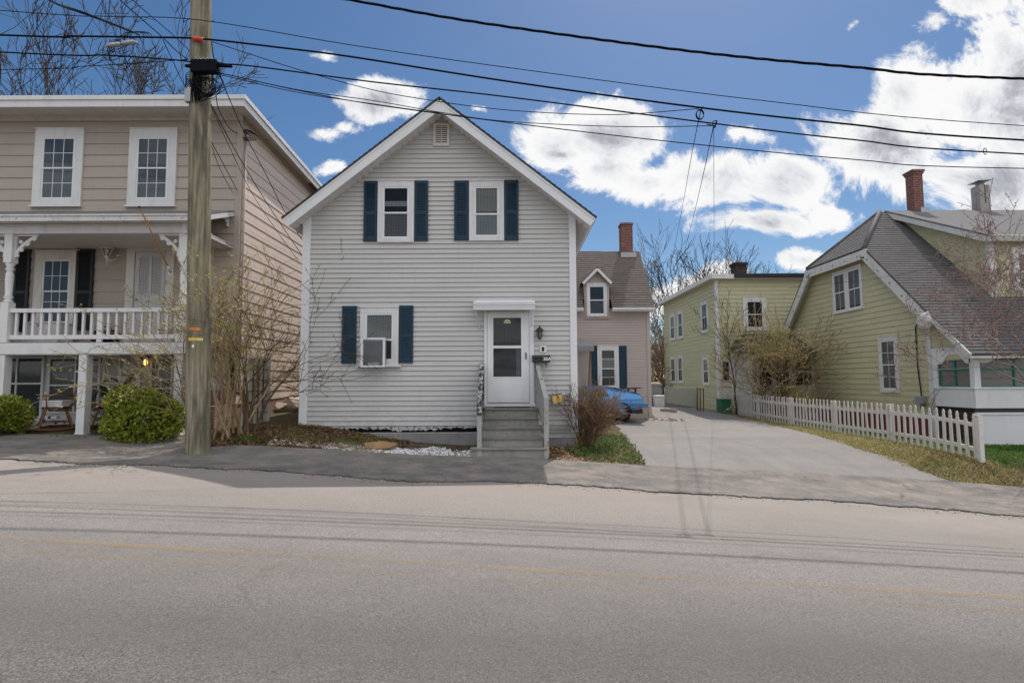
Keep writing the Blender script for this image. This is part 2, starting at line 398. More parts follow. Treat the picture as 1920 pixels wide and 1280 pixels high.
# sand washed against the kerb side of the lane, darker tyre-polished bands along it
edge = t.math('MULTIPLY', t.math('MULTIPLY', t.math('SUBTRACT', sx.outputs[1], 5.4), .40, True), t.ramp(t.noise(t.coord('Object', (.3, 1, 1)), 1.6, 7, .68), [(.2, .35), (.7, 1)]))
col = t.mix(t.math('MULTIPLY', edge, .7), col, (.305, .27, .242))
for yl in (3.35, 1.9):
    band = t.math('SUBTRACT', 1.0, t.math('MULTIPLY', t.math('ABSOLUTE', t.math('SUBTRACT', sx.outputs[1], yl)), 2.4), True)
    col = t.mix(t.math('MULTIPLY', band, t.ramp(t.noise(t.coord('Object', (.15, 1, 1)), 1.2, 5), [(.3, .1), (.7, .38)])), col, (.13, .122, .117))
near = t.math('MULTIPLY', t.math('SUBTRACT', 5.0, sx.outputs[1]), .5, True)  # near lane darkened toward the viewer: lens falloff and light scatter painted in
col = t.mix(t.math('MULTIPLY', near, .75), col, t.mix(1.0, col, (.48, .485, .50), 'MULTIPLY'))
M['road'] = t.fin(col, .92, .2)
t, col, v = asphalt('pavement_asphalt', (.165, .155, .148), (.082, .079, .078), (.31, .26, .225), .9, .7, .8)
M['pave'] = t.fin(col, .92, .2)
t, col, v = asphalt('drive_asphalt', (.225, .213, .206), (.158, .150, .146), (.28, .257, .238), .45, .25, .6)
trk = t.ramp(t.noise(t.coord('Object', (1.4, .10, 1)), 1.3, 5, .6), [(.52, 0), (.7, .55)])
col = t.mix(trk, col, (.17, .16, .155))
M['drive'] = t.fin(col, .92, .2)
M['crack'] = simple('crack_dark', (.012, .011, .011), 1, 0)
for nm_, lo_, hi_, mxv in (('road_paint', .58, .82, .30), ('road_paint_faint', .62, .9, .18)):
    t = NT(nm_); v = t.coord('Object'); n = t.noise(v, 30, 6, .75); n2 = t.noise(t.coord('Object', (.35, .2, 1)), .8, 3)
    fac = t.ramp(t.math('ADD', t.math('MULTIPLY', n, .55), t.math('MULTIPLY', n2, .8)), [(lo_, 0), (hi_, mxv)])
    t.fin((.42, .27, .08), .8, .2); tr = t.n('ShaderNodeBsdfTransparent'); mx = t.n('ShaderNodeMixShader'); t.link(fac, mx.inputs[0]); t.link(tr.outputs[0], mx.inputs[1]); t.link(t.b.outputs[0], mx.inputs[2]); t.link(mx.outputs[0], t.out.inputs['Surface'])
    M[nm_] = t.m
t = NT('ground_soil'); v = t.coord('Object')
col = t.ramp(t.noise(v, 9, 8, .75), [(.3, (.035, .024, .017)), (.5, (.10, .072, .05)), (.7, (.2, .155, .11))])
gr = t.ramp(t.noise(v, 1.1, 5, .6), [(.5, 0), (.62, .8)])
col = t.mix(gr, col, t.ramp(t.noise(v, 30, 4), [(.3, (.045, .06, .02)), (.7, (.13, .135, .05))]))
t.bump(t.noise(v, 40, 6, .7), .8, .03); M['soil'] = t.fin(col, .95, .1)
def emis(name, c, st):
    t = NT(name); t.b.inputs['Emission Color'].default_value = (*c, 1); t.b.inputs['Emission Strength'].default_value = st; return t.fin(c, .5)
M['lamp_warm'] = emis('lamp_warm', (1, .55, .18), 2.2)
M['lamp_dim'] = emis('lamp_dim', (1, .5, .2), .45)
M['bark_grey'] = wood('bark_grey', (.028, .023, .02), (.095, .08, .068), 'Z', .9)
M['bark_pale'] = wood('bark_pale', (.14, .12, .10), (.34, .29, .25), 'Z', .9)
M['bark_brown'] = wood('bark_brown', (.07, .042, .025), (.2, .13, .08), 'Z', .9)
M['twig_brown'] = wood('twig_brown', (.12, .075, .045), (.32, .215, .14), 'Z', .9)
M['twig_tan'] = wood('twig_tan', (.22, .155, .085), (.46, .35, .2), 'Z', .9)
M['bud_yellow'] = foliage('bud_yellow', [(.2, (.24, .24, .06)), (.6, (.46, .44, .13)), (.95, (.6, .56, .24))])
M['bud_red'] = foliage('bud_red', [(.2, (.16, .03, .035)), (.6, (.3, .07, .08)), (.95, (.4, .16, .15))])
M['evergreen'] = foliage('evergreen', [(.18, (.035, .06, .012)), (.40, (.15, .20, .028)), (.62, (.34, .38, .05)), (.9, (.58, .58, .16))], 3.5)
M['lawn'] = foliage('lawn', [(.2, (.03, .075, .012)), (.6, (.085, .18, .02)), (.95, (.2, .3, .05))], 1.5)
M['drygrass'] = foliage('drygrass', [(.15, (.08, .12, .024)), (.42, (.25, .23, .07)), (.7, (.44, .36, .16)), (.95, (.55, .46, .26))], 1.2)
M['vinca'] = foliage('vinca', [(.15, (.02, .05, .01)), (.55, (.06, .12, .02)), (.85, (.17, .22, .06)), (.98, (.33, .3, .15))], 2)
M['litter'] = foliage('litter', [(.15, (.05, .028, .015)), (.5, (.16, .085, .04)), (.8, (.32, .2, .11)), (.98, (.45, .32, .2))], 2)
M['chips'] = foliage('chips', [(.2, (.2, .11, .06)), (.6, (.42, .26, .15)), (.95, (.55, .4, .27))], 3)
t = NT('pebble'); g = t.n('ShaderNodeNewGeometry'); M['pebble'] = t.fin(t.ramp(g.outputs['Random Per Island'], [(.1, (.12, .10, .09)), (.35, (.4, .37, .34)), (.6, (.62, .62, .64)), (1, (.75, .75, .78))]), .7)
t = NT('pebble_brown'); g = t.n('ShaderNodeNewGeometry'); M['pebble_brown'] = t.fin(t.ramp(g.outputs['Random Per Island'], [(.1, (.09, .06, .045)), (.5, (.28, .22, .17)), (.9, (.5, .46, .43))]), .8)
t = NT('car_blue'); t.b.inputs['Coat Weight'].default_value = .8; t.b.inputs['Metallic'].default_value = .35; M['car_blue'] = t.fin(t.ramp(t.noise(t.coord('Object'), 300, 1), [(.4, (.012, .13, .34)), (.6, (.02, .19, .44))]), .25, .5)
M['car_glass'] = simple('car_glass', (.01, .012, .015), .04, .6)
M['red_lens'] = simple('red_lens', (.5, .03, .015), .2)
M['amber_lens'] = simple('amber_lens', (.75, .42, .06), .25, .6)
M['alloy'] = simple('alloy', (.10, .10, .11), .35, .5, .6)
M['tag_orange'] = simple('tag_orange', (.75, .2, .04), .5)
M['tag_yellow'] = simple('tag_yellow', (.75, .55, .08), .5)
M['sticker'] = simple('sticker', (.6, .66, .42), .5)
M['ink'] = simple('ink', (.01, .01, .01), .6)
M['white_plastic'] = simple('white_plastic', (.75, .74, .72), .4)
M['grey_plastic'] = simple('grey_plastic', (.25, .26, .27), .5)
M['red_tape'] = simple('red_tape', (.6, .06, .02), .5)
M['cloth_blue'] = simple('cloth_blue', (.02, .03, .06), .9)
M['flag_wood'] = wood('flag_wood', (.18, .07, .02), (.42, .2, .08), 'Z', .5, 3)
# ------------------------------------------------------------------ house pieces
def window(par, F, a0, a1, b0, b1, cas=.09, trim='white_trim', sash='vinyl_white', mid=.5, mun=(0, 0), munlow=None, back='room', cur=(), glass='glass', sill=0, base=.027, sw=.038, label=None):
    m = MB(); o = base + .028
    m.fbox(F, a0, a0 + cas, b0, b1, 0, o); m.fbox(F, a1 - cas, a1, b0, b1, 0, o)
    m.fbox(F, a0 + cas, a1 - cas, b1 - cas * 1.1, b1, 0, o + .004); m.fbox(F, a0 + cas, a1 - cas, b0, b0 + cas * .8, 0, o + .004)
    if sill: m.fbox(F, a0 - sill, a1 + sill, b0 - .045, b0 - .001, 0, o + .04)
    m.fbox(F, a0 - .012, a1 + .012, b1 + .001, b1 + .02, 0, o + .02)
    w = build('window', m, M[trim], par)
    if label: w['label'] = label
    i0, i1, j0, j1 = a0 + cas, a1 - cas, b0 + cas * .8, b1 - cas * 1.1; jm = j0 + (j1 - j0) * mid
    m = MB(); m.fbox(F, i0, i1, j0, j1, 0, base); build('interior', m, M[back], w)
    s = MB(); g = MB()
    for (q0, q1, o0, mm) in ((jm - .02, j1, base + .012, mun), (j0, jm + .02, base + .002, mun if munlow is None else munlow)):
        o1 = o0 + .012
        s.fbox(F, i0, i0 + sw, q0, q1, base, o1); s.fbox(F, i1 - sw, i1, q0, q1, base, o1)
        s.fbox(F, i0 + sw, i1 - sw, q1 - sw, q1, base, o1 - .001); s.fbox(F, i0 + sw, i1 - sw, q0, q0 + sw, base, o1 - .001)
        g.face([F(i0 + sw, q0 + sw, o1 - .006), F(i1 - sw, q0 + sw, o1 - .006), F(i1 - sw, q1 - sw, o1 - .006), F(i0 + sw, q1 - sw, o1 - .006)])
        for k in range(1, mm[0]):
            x = i0 + sw + (i1 - i0 - 2 * sw) * k / mm[0]; s.fbox(F, x - .007, x + .007, q0 + sw, q1 - sw, o1 - .007, o1 - .002)
        for k in range(1, mm[1]):
            z = q0 + sw + (q1 - q0 - 2 * sw) * k / mm[1]; s.fbox(F, i0 + sw, i1 - sw, z - .007, z + .007, o1 - .0075, o1 - .0025)
    build('sash', s, M[sash], w); build('pane', g, M[glass], w)
    for (c0, c1, d0, d1, mat) in cur:    # fractions of the opening
        m = MB(); x0 = i0 + (i1 - i0) * c0; x1 = i0 + (i1 - i0) * c1; z0 = j0 + (j1 - j0) * d0; z1 = j0 + (j1 - j0) * d1
        m.face([F(x0, z0, base + .003), F(x1, z0, base + .003), F(x1, z1, base + .003), F(x0, z1, base + .003)], [(x0, z0), (x1, z0), (x1, z1), (x0, z1)])
        build('curtain', m, M[mat], w)
    return w
def shutter(par, F, a0, a1, b0, b1, mat, base=.026, mid=.46, lower=True):
    m = MB(); st = (a1 - a0) * .17; o = base + .03
    m.fbox(F, a0, a0 + st, b0, b1, 0, o); m.fbox(F, a1 - st, a1, b0, b1, 0, o)
    jm = b0 + (b1 - b0) * mid
    rails = [(b0, b0 + .09), (jm - .035, jm + .035), (b1 - .075, b1)]
    for z0, z1 in rails: m.fbox(F, a0 + st, a1 - st, z0, z1, 0, o - .002)
    m.fbox(F, a0 + st, a1 - st, b0 + .09, b1 - .075, 0, base + .004)
    for z0, z1 in ((b0 + .09, jm - .035), (jm + .035, b1 - .075)):
        n = max(3, int((z1 - z0) / .036)); h = (z1 - z0) / n
        for k in range(n):
            z = z0 + k * h
            m.hexa([F(a0 + st, z, base + .022), F(a1 - st, z, base + .022), F(a1 - st, z, base + .027), F(a0 + st, z, base + .027), F(a0 + st, z + h * .9, base + .006), F(a1 - st, z + h * .9, base + .006), F(a1 - st, z + h * .9, base + .011), F(a0 + st, z + h * .9, base + .011)])
    return build('shutter', m, M[mat], par)
def text_part(body, F, a, b, c, size, mat, par, name='lettering', bold=0.0):
    cu = bpy.data.curves.new(name, 'FONT'); cu.body = body; cu.size = size; cu.extrude = .0008; cu.offset = bold; cu.align_x = 'CENTER'; cu.align_y = 'CENTER'
    tmp = bpy.data.objects.new('tmp_text', cu); COL.objects.link(tmp); dg = bpy.context.evaluated_depsgraph_get(); dg.update()
    me = bpy.data.meshes.new_from_object(tmp.evaluated_get(dg)); bpy.data.objects.remove(tmp)
    L = worldloc(par)
    for v in me.vertices: v.co = F(a + v.co.x, b + v.co.y, c + v.co.z) - L
    me.materials.clear(); me.materials.append(mat)
    o = bpy.data.objects.new(name, me); COL.objects.link(o); o.parent = par; return o
def fx(px0, px1, py0, py1, Y):     # photo rectangle on a frontal plane -> a0,a1,b0,b1
    pm = (py0 + py1) / 2; pc = (px0 + px1) / 2
    return P(px0, pm, Y).x, P(px1, pm, Y).x, P(pc, py1, Y).z, P(pc, py0, Y).z
def roofplane(par, name, F, poly, mat, course=.14, thick=.05, lip=.018):
    m = MB(); lap(m, F, poly, course, lip, .018, random.Random(5)); m.fprism(F, poly, -thick, -.004); return build(name, m, M[mat], par)
rng = random.Random(11)

# ================================================================== MAIN HOUSE (grey clapboard gable)
H = thing('gable_house', (-1.6, 12, .1), 'light grey clapboard gable house with blue shutters and white storm door', 'house')
XL, XR, YB = -4.62, 1.40, 19.4
AX, AZ, SL = -1.575, 7.76, .79                     # ridge, slope
zr = lambda x: AZ - SL * abs(x - AX)
F12 = front(12.0)
wall = MB()
zt = .10
poly = [(XL, .56), (XR, .56), (XR, zr(XR) - .14), (AX, AZ - .14), (XL, zr(XL) - .14)]
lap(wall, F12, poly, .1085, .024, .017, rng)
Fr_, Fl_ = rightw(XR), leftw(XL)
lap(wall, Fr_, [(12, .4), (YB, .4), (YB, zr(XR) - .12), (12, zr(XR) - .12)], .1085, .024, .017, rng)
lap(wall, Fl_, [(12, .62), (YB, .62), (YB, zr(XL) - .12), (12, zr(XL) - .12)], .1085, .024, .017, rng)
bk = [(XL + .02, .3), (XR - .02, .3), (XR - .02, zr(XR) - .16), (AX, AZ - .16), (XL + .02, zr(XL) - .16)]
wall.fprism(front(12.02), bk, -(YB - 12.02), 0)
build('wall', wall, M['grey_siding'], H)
m = MB(); m.box(XL + .05, -.62, 12.06, YB, -.3, .55); m.hexa([(XL + .05, 11.985, -.3), (-.62, 11.985, -.3), (-.62, 12.05, -.3), (XL + .05, 12.05, -.3), (XL + .05, 12.0, .40), (-.62, 12.0, .40), (-.62, 12.05, .42), (XL + .05, 12.05, .42)]); m.box(.62, XR - .04, 12.03, YB, -.6, .40); m.box(-.62, .62, 12.04, YB, -.5, .55)
build('foundation', m, M['stone_found'], H)
m = MB(); m.box(.66, XR - .02, 11.975, 12.028, .41, .475); m.box(.64, XR + .0, 11.96, 12.0, .48, .56)
build('skirt_board', m, M['rail_grey'], H)
for (x0, x1, zb) in ((XL - .03, XL + .145, .58), (XR - .12, XR + .03, .42)):
    m = MB(); m.box(x0, x1, 11.965, 12.0, zb, zr(x0 if x0 < AX else x1) - .10)
    xe = x0 if x0 < AX else x1
    m.box(min(xe, xe - .03 if x0 > AX else xe + .03), max(xe, xe - .03 if x0 > AX else xe + .03), 12.0, 12.15, zb, zr(xe) - .10)
    build('corner_board', m, M['vinyl_white'], H)
# roof
Y0r = 11.60; EL, ER = -4.98, 1.85
th = math.atan(SL); cs, sn = math.cos(th), math.sin(th)
LR = (ER - AX) / cs; LLn = (AX - EL) / cs
m = MB()
Fa = Fr((ER, 0, zr(ER)), (0, 1, 0), (-cs, 0, sn), (sn, 0, cs)); lap(m, Fa, [(Y0r - .02, 0), (YB + .3, 0), (YB + .3, LR), (Y0r - .02, LR)], .14, .012, .004, rng); m.fprism(Fa, [(Y0r - .02, 0), (YB + .3, 0), (YB + .3, LR), (Y0r - .02, LR)], -.035, -.003)
Fb = Fr((EL, 0, zr(EL)), (0, 1, 0), (cs, 0, sn), (-sn, 0, cs)); lap(m, Fb, [(Y0r - .02, 0), (YB + .3, 0), (YB + .3, LLn), (Y0r - .02, LLn)], .14, .012, .004, rng); m.fprism(Fb, [(Y0r - .02, 0), (YB + .3, 0), (YB + .3, LLn), (Y0r - .02, LLn)], -.035, -.003)
rf = build('roof', m, M['dark_shingle'], H)
for F, L in ((Fa, LR), (Fb, LLn)):
    m = MB(); m.fbox(F, Y0r, Y0r + .03, .0, L - .005, -.235, -.037); m.fbox(F, Y0r - .012, Y0r - .001, .0, L, -.075, -.037)
    m.fbox(F, Y0r + .031, YB + .28, 0, .03, -.20, -.037)
    build('rake_board', m, M['vinyl_white'], H)
    m = MB(); lap(m, Fr(F.o, F.w, -F.u, -F.n), [(.02, -12.02), (L - .2, -12.02), (L - .02, -Y0r - .03), (.02, -Y0r - .03)] and [(.02, -12.03), (L, -12.03), (L, -Y0r - .03), (.02, -Y0r - .03)], 9, 0, 0)
    m2 = MB(); n = int(L / .16)
    for k in range(n): m2.fbox(F, Y0r + .031, 11.985, .03 + k * .16, .03 + k * .16 + .152, -.20, -.185)
    m2.fbox(F, Y0r + .031, 11.985, .03, L - .2, -.184, -.178)
    for k in range(n): m2.fbox(F, 11.95, 11.985, .03 + k * .16 + .02, .03 + k * .16 + .13, -.215, -.201)
    build('soffit', m2, M['white_trim'], H)
    m2 = MB(); m2.fbox(F, 12.05, YB + .28, .03, .52, -.20, -.17); build('soffit', m2, M['white_trim'], H)
m = MB(); m.fprism(Fr((0, Y0r, 0), (1, 0, 0), (0, 0, 1), (0, 1, 0)), [(AX - .24, AZ - .24 * SL - .05), (AX, AZ - .40), (AX + .24, AZ - .24 * SL - .05), (AX, AZ - .048)], -.003, .027); build('rake_board', m, M['vinyl_white'], H)
rb = random.Random(40); xs_ = [XL + .15 + .055 * k for k in range(int((-.66 - XL - .15) / .055) + 1)]
for i in range(len(xs_) - 1):
    pass
m = MB(); lo = [.53 - .05 * max(0, math.sin(x * 2.1)) - rb.random() ** 2 * .05 for x in xs_]
for i in range(len(xs_) - 1): m.fprism(F12, [(xs_[i], lo[i]), (xs_[i + 1], lo[i + 1]), (xs_[i + 1], .557), (xs_[i], .557)], .0, .012)
build('peeling_board', m, M['peeling'], H)
m = MB(); m.fbox(F12, XL + .15, -.66, .43, .552, -.03, -.008); build('sill_gap', m, M['crack'], H)
# gable vent
a0, a1, b0, b1 = fx(813, 843, 233, 275, 12); m = MB()
w_ = .05
m.fbox(F12, a0, a0 + w_, b0, b1, 0, .05); m.fbox(F12, a1 - w_, a1, b0, b1, 0, .05); m.fbox(F12, a0 + w_, a1 - w_, b0, b0 + w_, 0, .05); m.fbox(F12, a0 + w_, a1 - w_, b1 - w_, b1, 0, .05)
for k in range(9):
    z = b0 + w_ + k * (b1 - b0 - 2 * w_) / 9; m.hexa([F12(a0 + w_, z, .042), F12(a1 - w_, z, .042), F12(a1 - w_, z, .046), F12(a0 + w_, z, .046), F12(a0 + w_, z + .035, .024), F12(a1 - w_, z + .035, .024), F12(a1 - w_, z + .035, .028), F12(a0 + w_, z + .035, .028)])
m.fbox(F12, (a0 + a1) / 2 - .008, (a0 + a1) / 2 + .008, b0 + w_, b1 - w_, .03, .05)
v = build('gable_vent', m, M['cream_trim'], H); m = MB(); m.fbox(F12, a0 + w_, a1 - w_, b0 + w_, b1 - w_, 0, .022); build('vent_backing', m, M['rust'], v)
# windows and shutters
B = fx(709, 777, 341, 455, 12); window(H, F12, *B, cas=.115, mid=.49, cur=[(.0, 1, 0, .47, 'curtain_mid'), (.0, 1, .62, .72, 'curtain_pale')], label='upper window with patterned dark curtain below and clear glass above')
B = fx(880, 945, 341, 452, 12); window(H, F12, *B, cas=.115, mid=.45, back='room_brown', cur=[(0, 1, 0, .43, 'curtain_pale'), (.02, .98, .5, .95, 'sheer')], label='upper window with pale blind in its lower sash')
B = fx(676, 748, 577, 684, 12); wl = window(H, F12, *B, cas=.115, mid=.44, cur=[(0, 1, .45, 1, 'curtain'), (.6, 1, 0, .43, 'curtain_dark')], sill=.06, label='ground floor window with lace curtain above its projecting unit')
for (x0, x1, y0, y1) in ((683, 708, 341, 453), (778, 803, 340, 452), (852, 879, 340, 451), (946, 972, 339, 451), (642, 669, 574, 681), (749, 775, 573, 680)):
    shutter(H, F12, *fx(x0, x1, y0, y1, 12), 'blue_shutter')
# storm door
a0, a1, b0, b1 = fx(908, 1001, 581, 759, 12); m = MB()
d0, d1, e0, e1 = fx(914, 992, 584, 753.5, 12)
m.fbox(F12, a0, d0 - .008, b0, b1, 0, .055); m.fbox(F12, d1 + .008, a1, b0, b1, 0, .055); m.fbox(F12, d0 - .008, d1 + .008, e1 + .01, b1, 0, .056); m.fbox(F12, a0 - .03, a1 + .03, b0 - .03, b0 + .03, 0, .09)
build('door_frame', m, M['vinyl_white'], H)
m = MB(); g0, g1, h0, h1 = fx(925, 977, 596, 648, 12); _, _, k0, k1 = fx(925, 977, 653, 706, 12)
for q in ((d0, g0, e0, e1), (g1, d1, e0, e1), (g0, g1, h1, e1), (g0, g1, k1, h0), (g0, g1, e0, k0)): m.fbox(F12, q[0], q[1], q[2], q[3], .02, .05)
m.fbox(F12, d0 + .06, d1 - .06, e0 + .06, e0 + .075, .0505, .054)
for q in ((g0 - .025, g0, k0 - .02, h1 + .02), (g1, g1 + .025, k0 - .02, h1 + .02), (g0, g1, h1, h1 + .02), (g0, g1, k0 - .02, k0)): m.fbox(F12, q[0], q[1], q[2], q[3], .0505, .056)
door = build('door', m, M['door_white'], H)
m = MB(); m.fbox(F12, g0, g1, k0, h1, .005, .024); build('inner_door', m, M['room'], door)
m = MB(); m.fbox(F12, g1 - .11, g1 - .01, k0 + .02, k1, .0245, .027); build('inner_jamb', m, M['glass_back_blue'], door)
for z0, z1 in ((k0, k1), (h0, h1)):
    m = MB(); m.face([F12(g0, z0, .036), F12(g1, z0, .036), F12(g1, z1, .036), F12(g0, z1, .036)]); build('pane', m, M['glass'], door)
m = MB(); m.fbox(F12, g0, g1, h0, h1, .0245, .026); build('curtain', m, M['curtain_dark'], door)
m = MB(); hx = P(986, 667, 12); m.fbox(F12, hx.x - .012, hx.x + .012, hx.z - .075, hx.z + .075, .05, .056); m.tube([F12(hx.x, hx.z - .065, .056), F12(hx.x, hx.z - .05, .095), F12(hx.x, hx.z + .05, .095), F12(hx.x, hx.z + .065, .056)], .009, 6); build('handle', m, M['black'], door)
sk = P(951, 604, 12); m = MB(); m.fbox(F12, sk.x - .075, sk.x + .075, sk.z - .027, sk.z + .027, .0365, .0375)
for k in range(9):
    a = math.pi * k / 8
m.fprism(F12, [(sk.x + .055 * math.cos(math.pi * k / 8), sk.z + .028 + .03 * math.sin(math.pi * k / 8)) for k in range(9)], .0365, .0375)
stk = build('security_sticker', m, M['sticker'], door); text_part('SECURITY', F12, sk.x, sk.z, .0378, .032, M['ink'], door, 'lettering', .0006)
# awning over the door
a0, a1, b0, b1 = fx(889, 1002, 562, 580, 11.85); m = MB(); n = 5; yw, yo = 11.985, 11.62
zt0, zt1, zt2 = b1 + .02, b1 - .055, b0 - .035
prof = [(yw, zt0), (yo + .05, zt1)] + [(yo + .05 - .05 * math.sin(math.pi * .5 * k / 4), zt1 - (zt1 - zt2) * k / 4) for k in range(1, 5)]
for i in range(len(prof) - 1):
    (p0, q0), (p1, q1) = prof[i], prof[i + 1]
    ins = .07 if i == 0 else 0
    m.hexa([(a0, p1, q1), (a1, p1, q1), (a1, p1 + .012, q1 - .012), (a0, p1 + .012, q1 - .012), (a0 + ins, p0, q0), (a1 - ins, p0, q0), (a1 - ins, p0 + .004, q0 - .012), (a0 + ins, p0 + .004, q0 - .012)])
for k in range(4): z = zt1 - .005 - (zt1 - zt2) * (k + .5) / 4; m.box(a0 - .004, a1 + .004, yo - .012, yo + .012, z - .012, z + .004)
for x in (a0, a1 - .012): m.hexa([(x, yo + .03, zt2), (x + .012, yo + .03, zt2), (x + .012, yw, zt2 + .10), (x, yw, zt2 + .10), (x, yo + .05, zt1), (x + .012, yo + .05, zt1), (x + .012, yw, zt0 - .02), (x, yw, zt0 - .02)])
aw = build('door_awning', m, M['vinyl_white'], H)
for x in (a0 + .05, a1 - .06):
    m = MB(); m.beam((x, yo + .06, zt2), (x + (.06 if x < 0 else -.0), 11.97, zt2 - .36), .02, .02); build('bracket', m, M['white_trim'], aw)

# ---- things hung on the main house
p = P(1012, 624, 11.86); L = thing('wall_lantern', (p.x, 11.97, p.z), 'bronze carriage lantern on the grey wall right of the storm door', 'wall lamp')
m = MB(); m.fbox(F12, p.x - .05, p.x + .05, p.z - .02, p.z + .15, .02, .035); build('mount_plate', m, M['white_plastic'], L)
m = MB(); m.tube([(p.x, 11.96, p.z + .1), (p.x, 11.9, p.z + .17), (p.x, 11.86, p.z + .15)], .01, 6); m.lathe([(.02, .165), (.006, .15), (.022, .13), (.05, .105), (.095, .05), (.098, .04), (.07, .035)], (p.x, 11.86, p.z), 10, False)
for k in range(6):
    a = k * math.pi / 3; m.tube([(p.x + .066 * math.cos(a), 11.86 + .066 * math.sin(a), p.z + .04), (p.x + .066 * math.cos(a), 11.86 + .066 * math.sin(a), p.z - .06), (p.x + .03 * math.cos(a), 11.86 + .03 * math.sin(a), p.z - .12)], .006, 4)
m.lathe([(.035, -.115), (.035, -.125), (.012, -.15)], (p.x, 11.86, p.z), 8); build('lantern_frame', m, M['bronze'], L)
m = MB(); m.lathe([(.03, -.112), (.057, -.055), (.057, .034), (.03, .036)], (p.x, 11.86, p.z), 6, False); build('lantern_glass', m, M['glass'], L)
m = MB(); m.lathe([(.012, -.1), (.02, -.05), (.022, -.02), (.01, .03)], (p.x, 11.86, p.z), 8); build('bulb', m, M['white_plastic'], L)
p = P(1018, 654.5, 12); m = MB(); m.fbox(F12, p.x - .07, p.x + .07, p.z - .075, p.z + .075, .018, .034); o = thing('doorbell_plate', (p.x, 11.97, p.z), 'white square plate with dark doorbell socket above the mailbox', 'doorbell')
build('plate', m, M['white_plastic'], o, bevel=.006); m = MB(); m.fbox(F12, p.x - .028, p.x + .028, p.z - .045, p.z + .045, .0345, .045); m.lathe([(.015, 0), (.015, .01)], (p.x, 11.95, p.z + .02), 8); build('bell_button', m, M['black'], o)
a0, a1, b0, b1 = fx(998, 1031, 666, 679, 11.9); o = thing('mailbox', ((a0 + a1) / 2, 11.97, b0), 'black wall mailbox with white 38A numerals beside the storm door', 'mailbox')
m = MB(); m.hexa([(a0, 11.82, b0), (a1, 11.82, b0), (a1, 11.975, b0), (a0, 11.975, b0), (a0, 11.84, b1 - .03), (a1, 11.84, b1 - .03), (a1, 11.975, b1 - .01), (a0, 11.975, b1 - .01)]); build('box', m, M['black'], o, bevel=.006)
m = MB(); m.hexa([(a0 - .008, 11.81, b1 - .05), (a1 + .008, 11.81, b1 - .05), (a1 + .008, 11.974, b1 - .012), (a0 - .008, 11.974, b1 - .012), (a0 - .008, 11.83, b1 - .018), (a1 + .008, 11.83, b1 - .018), (a1 + .008, 11.974, b1 + .012), (a0 - .008, 11.974, b1 + .012)]); build('lid', m, M['black'], o)
m = MB()
for x in (a0 + .07, a1 - .08): m.tube([(x, 11.95, b0), (x, 11.93, b0 - .09), (x, 11.88, b0 - .11), (x, 11.86, b0 - .07)], .008, 5)
build('paper_hook', m, M['black'], o)
text_part('38A', front(11.815), a1 - .068, (b0 + b1) / 2 - .008, .002, .105, M['white_plastic'], o, 'numerals', .002)
# small flood lamp with yellowish panes
p = P(1045, 747, 11.8); o = thing('utility_light', (p.x, 11.95, p.z), 'small tilted box with yellow lit panes low on the grey wall by the handrail', 'light box')
Fk = Fr((p.x, 11.82, p.z), Vector((.95, .22, .2)).normalized(), (-.17, -.02, .98), (.2, -.97, 0)); m = MB(); m.fbox(Fk, -.12, .11, -.10, .09, -.08, .0); m.fbox(Fk, -.06, .13, .091, .105, -.09, .03); m.fbox(Fk, -.13, -.09, -.13, -.101, -.06, .02); m.tube([Fk(0, 0, -.08), (p.x - .03, 11.99, p.z + .04)], .018, 6); m.tube([Fk(-.07, .09, -.03), Fk(-.07, .15, -.03)], .012, 6); build('housing', m, M['grey_plastic'], o)
for q in ((-.10, -.01), (.01, .10)):
    m = MB(); m.fbox(Fk, q[0], q[1], -.085, .075, .0005, .006); build('lens', m, M['amber_lens'], o)
# projecting window unit
a0, a1, b0, b1 = fx(677, 722, 633, 688, 11.72); o = thing('window_box_unit', ((a0 + a1) / 2, 11.95, b0), 'white framed glass box sticking out of the ground floor window', 'window unit')
m = MB(); yf = 11.70
for q in ((a0, a0 + .045, b0, b1), (a1 - .045, a1, b0, b1), (a0 + .045, a1 - .045, b0, b0 + .035), (a0 + .045, a1 - .045, b1 - .035, b1)): m.box(q[0], q[1], yf, yf + .035, q[2], q[3])
m.box(a1 - .02, a1 - .001, yf + .036, 11.94, b0 + .01, b0 + .04); m.box(a0 + .001, a0 + .02, yf + .036, 11.94, b0 + .01, b0 + .04); m.box(a0 + .001, a0 + .02, yf + .036, 11.94, b1 - .04, b1 - .01); m.box(a1 - .02, a1 - .001, yf + .036, 11.94, b1 - .04, b1 - .01); m.box(a0 + .02, a1 - .02, yf + .036, 11.94, b0 + .012, b0 + .03)
build('frame', m, M['vinyl_white'], o)
m = MB(); m.box(a0 + .02, a1 - .02, 11.82, 11.93, b0 + .05, b1 - .05); build('core', m, M['grey_plastic'], o)
m = MB(); m.box(a0 + .14, a1 - .14, yf + .05, 11.81, b0 + .031, b0 + .10); build('tray', m, M['white_plastic'], o)
m = MB(); m.face([(a0 + .045, yf + .016, b0 + .035), (a1 - .045, yf + .016, b0 + .035), (a1 - .045, yf + .016, b1 - .035), (a0 + .045, yf + .016, b1 - .035)]); build('pane', m, M['glass'], o)

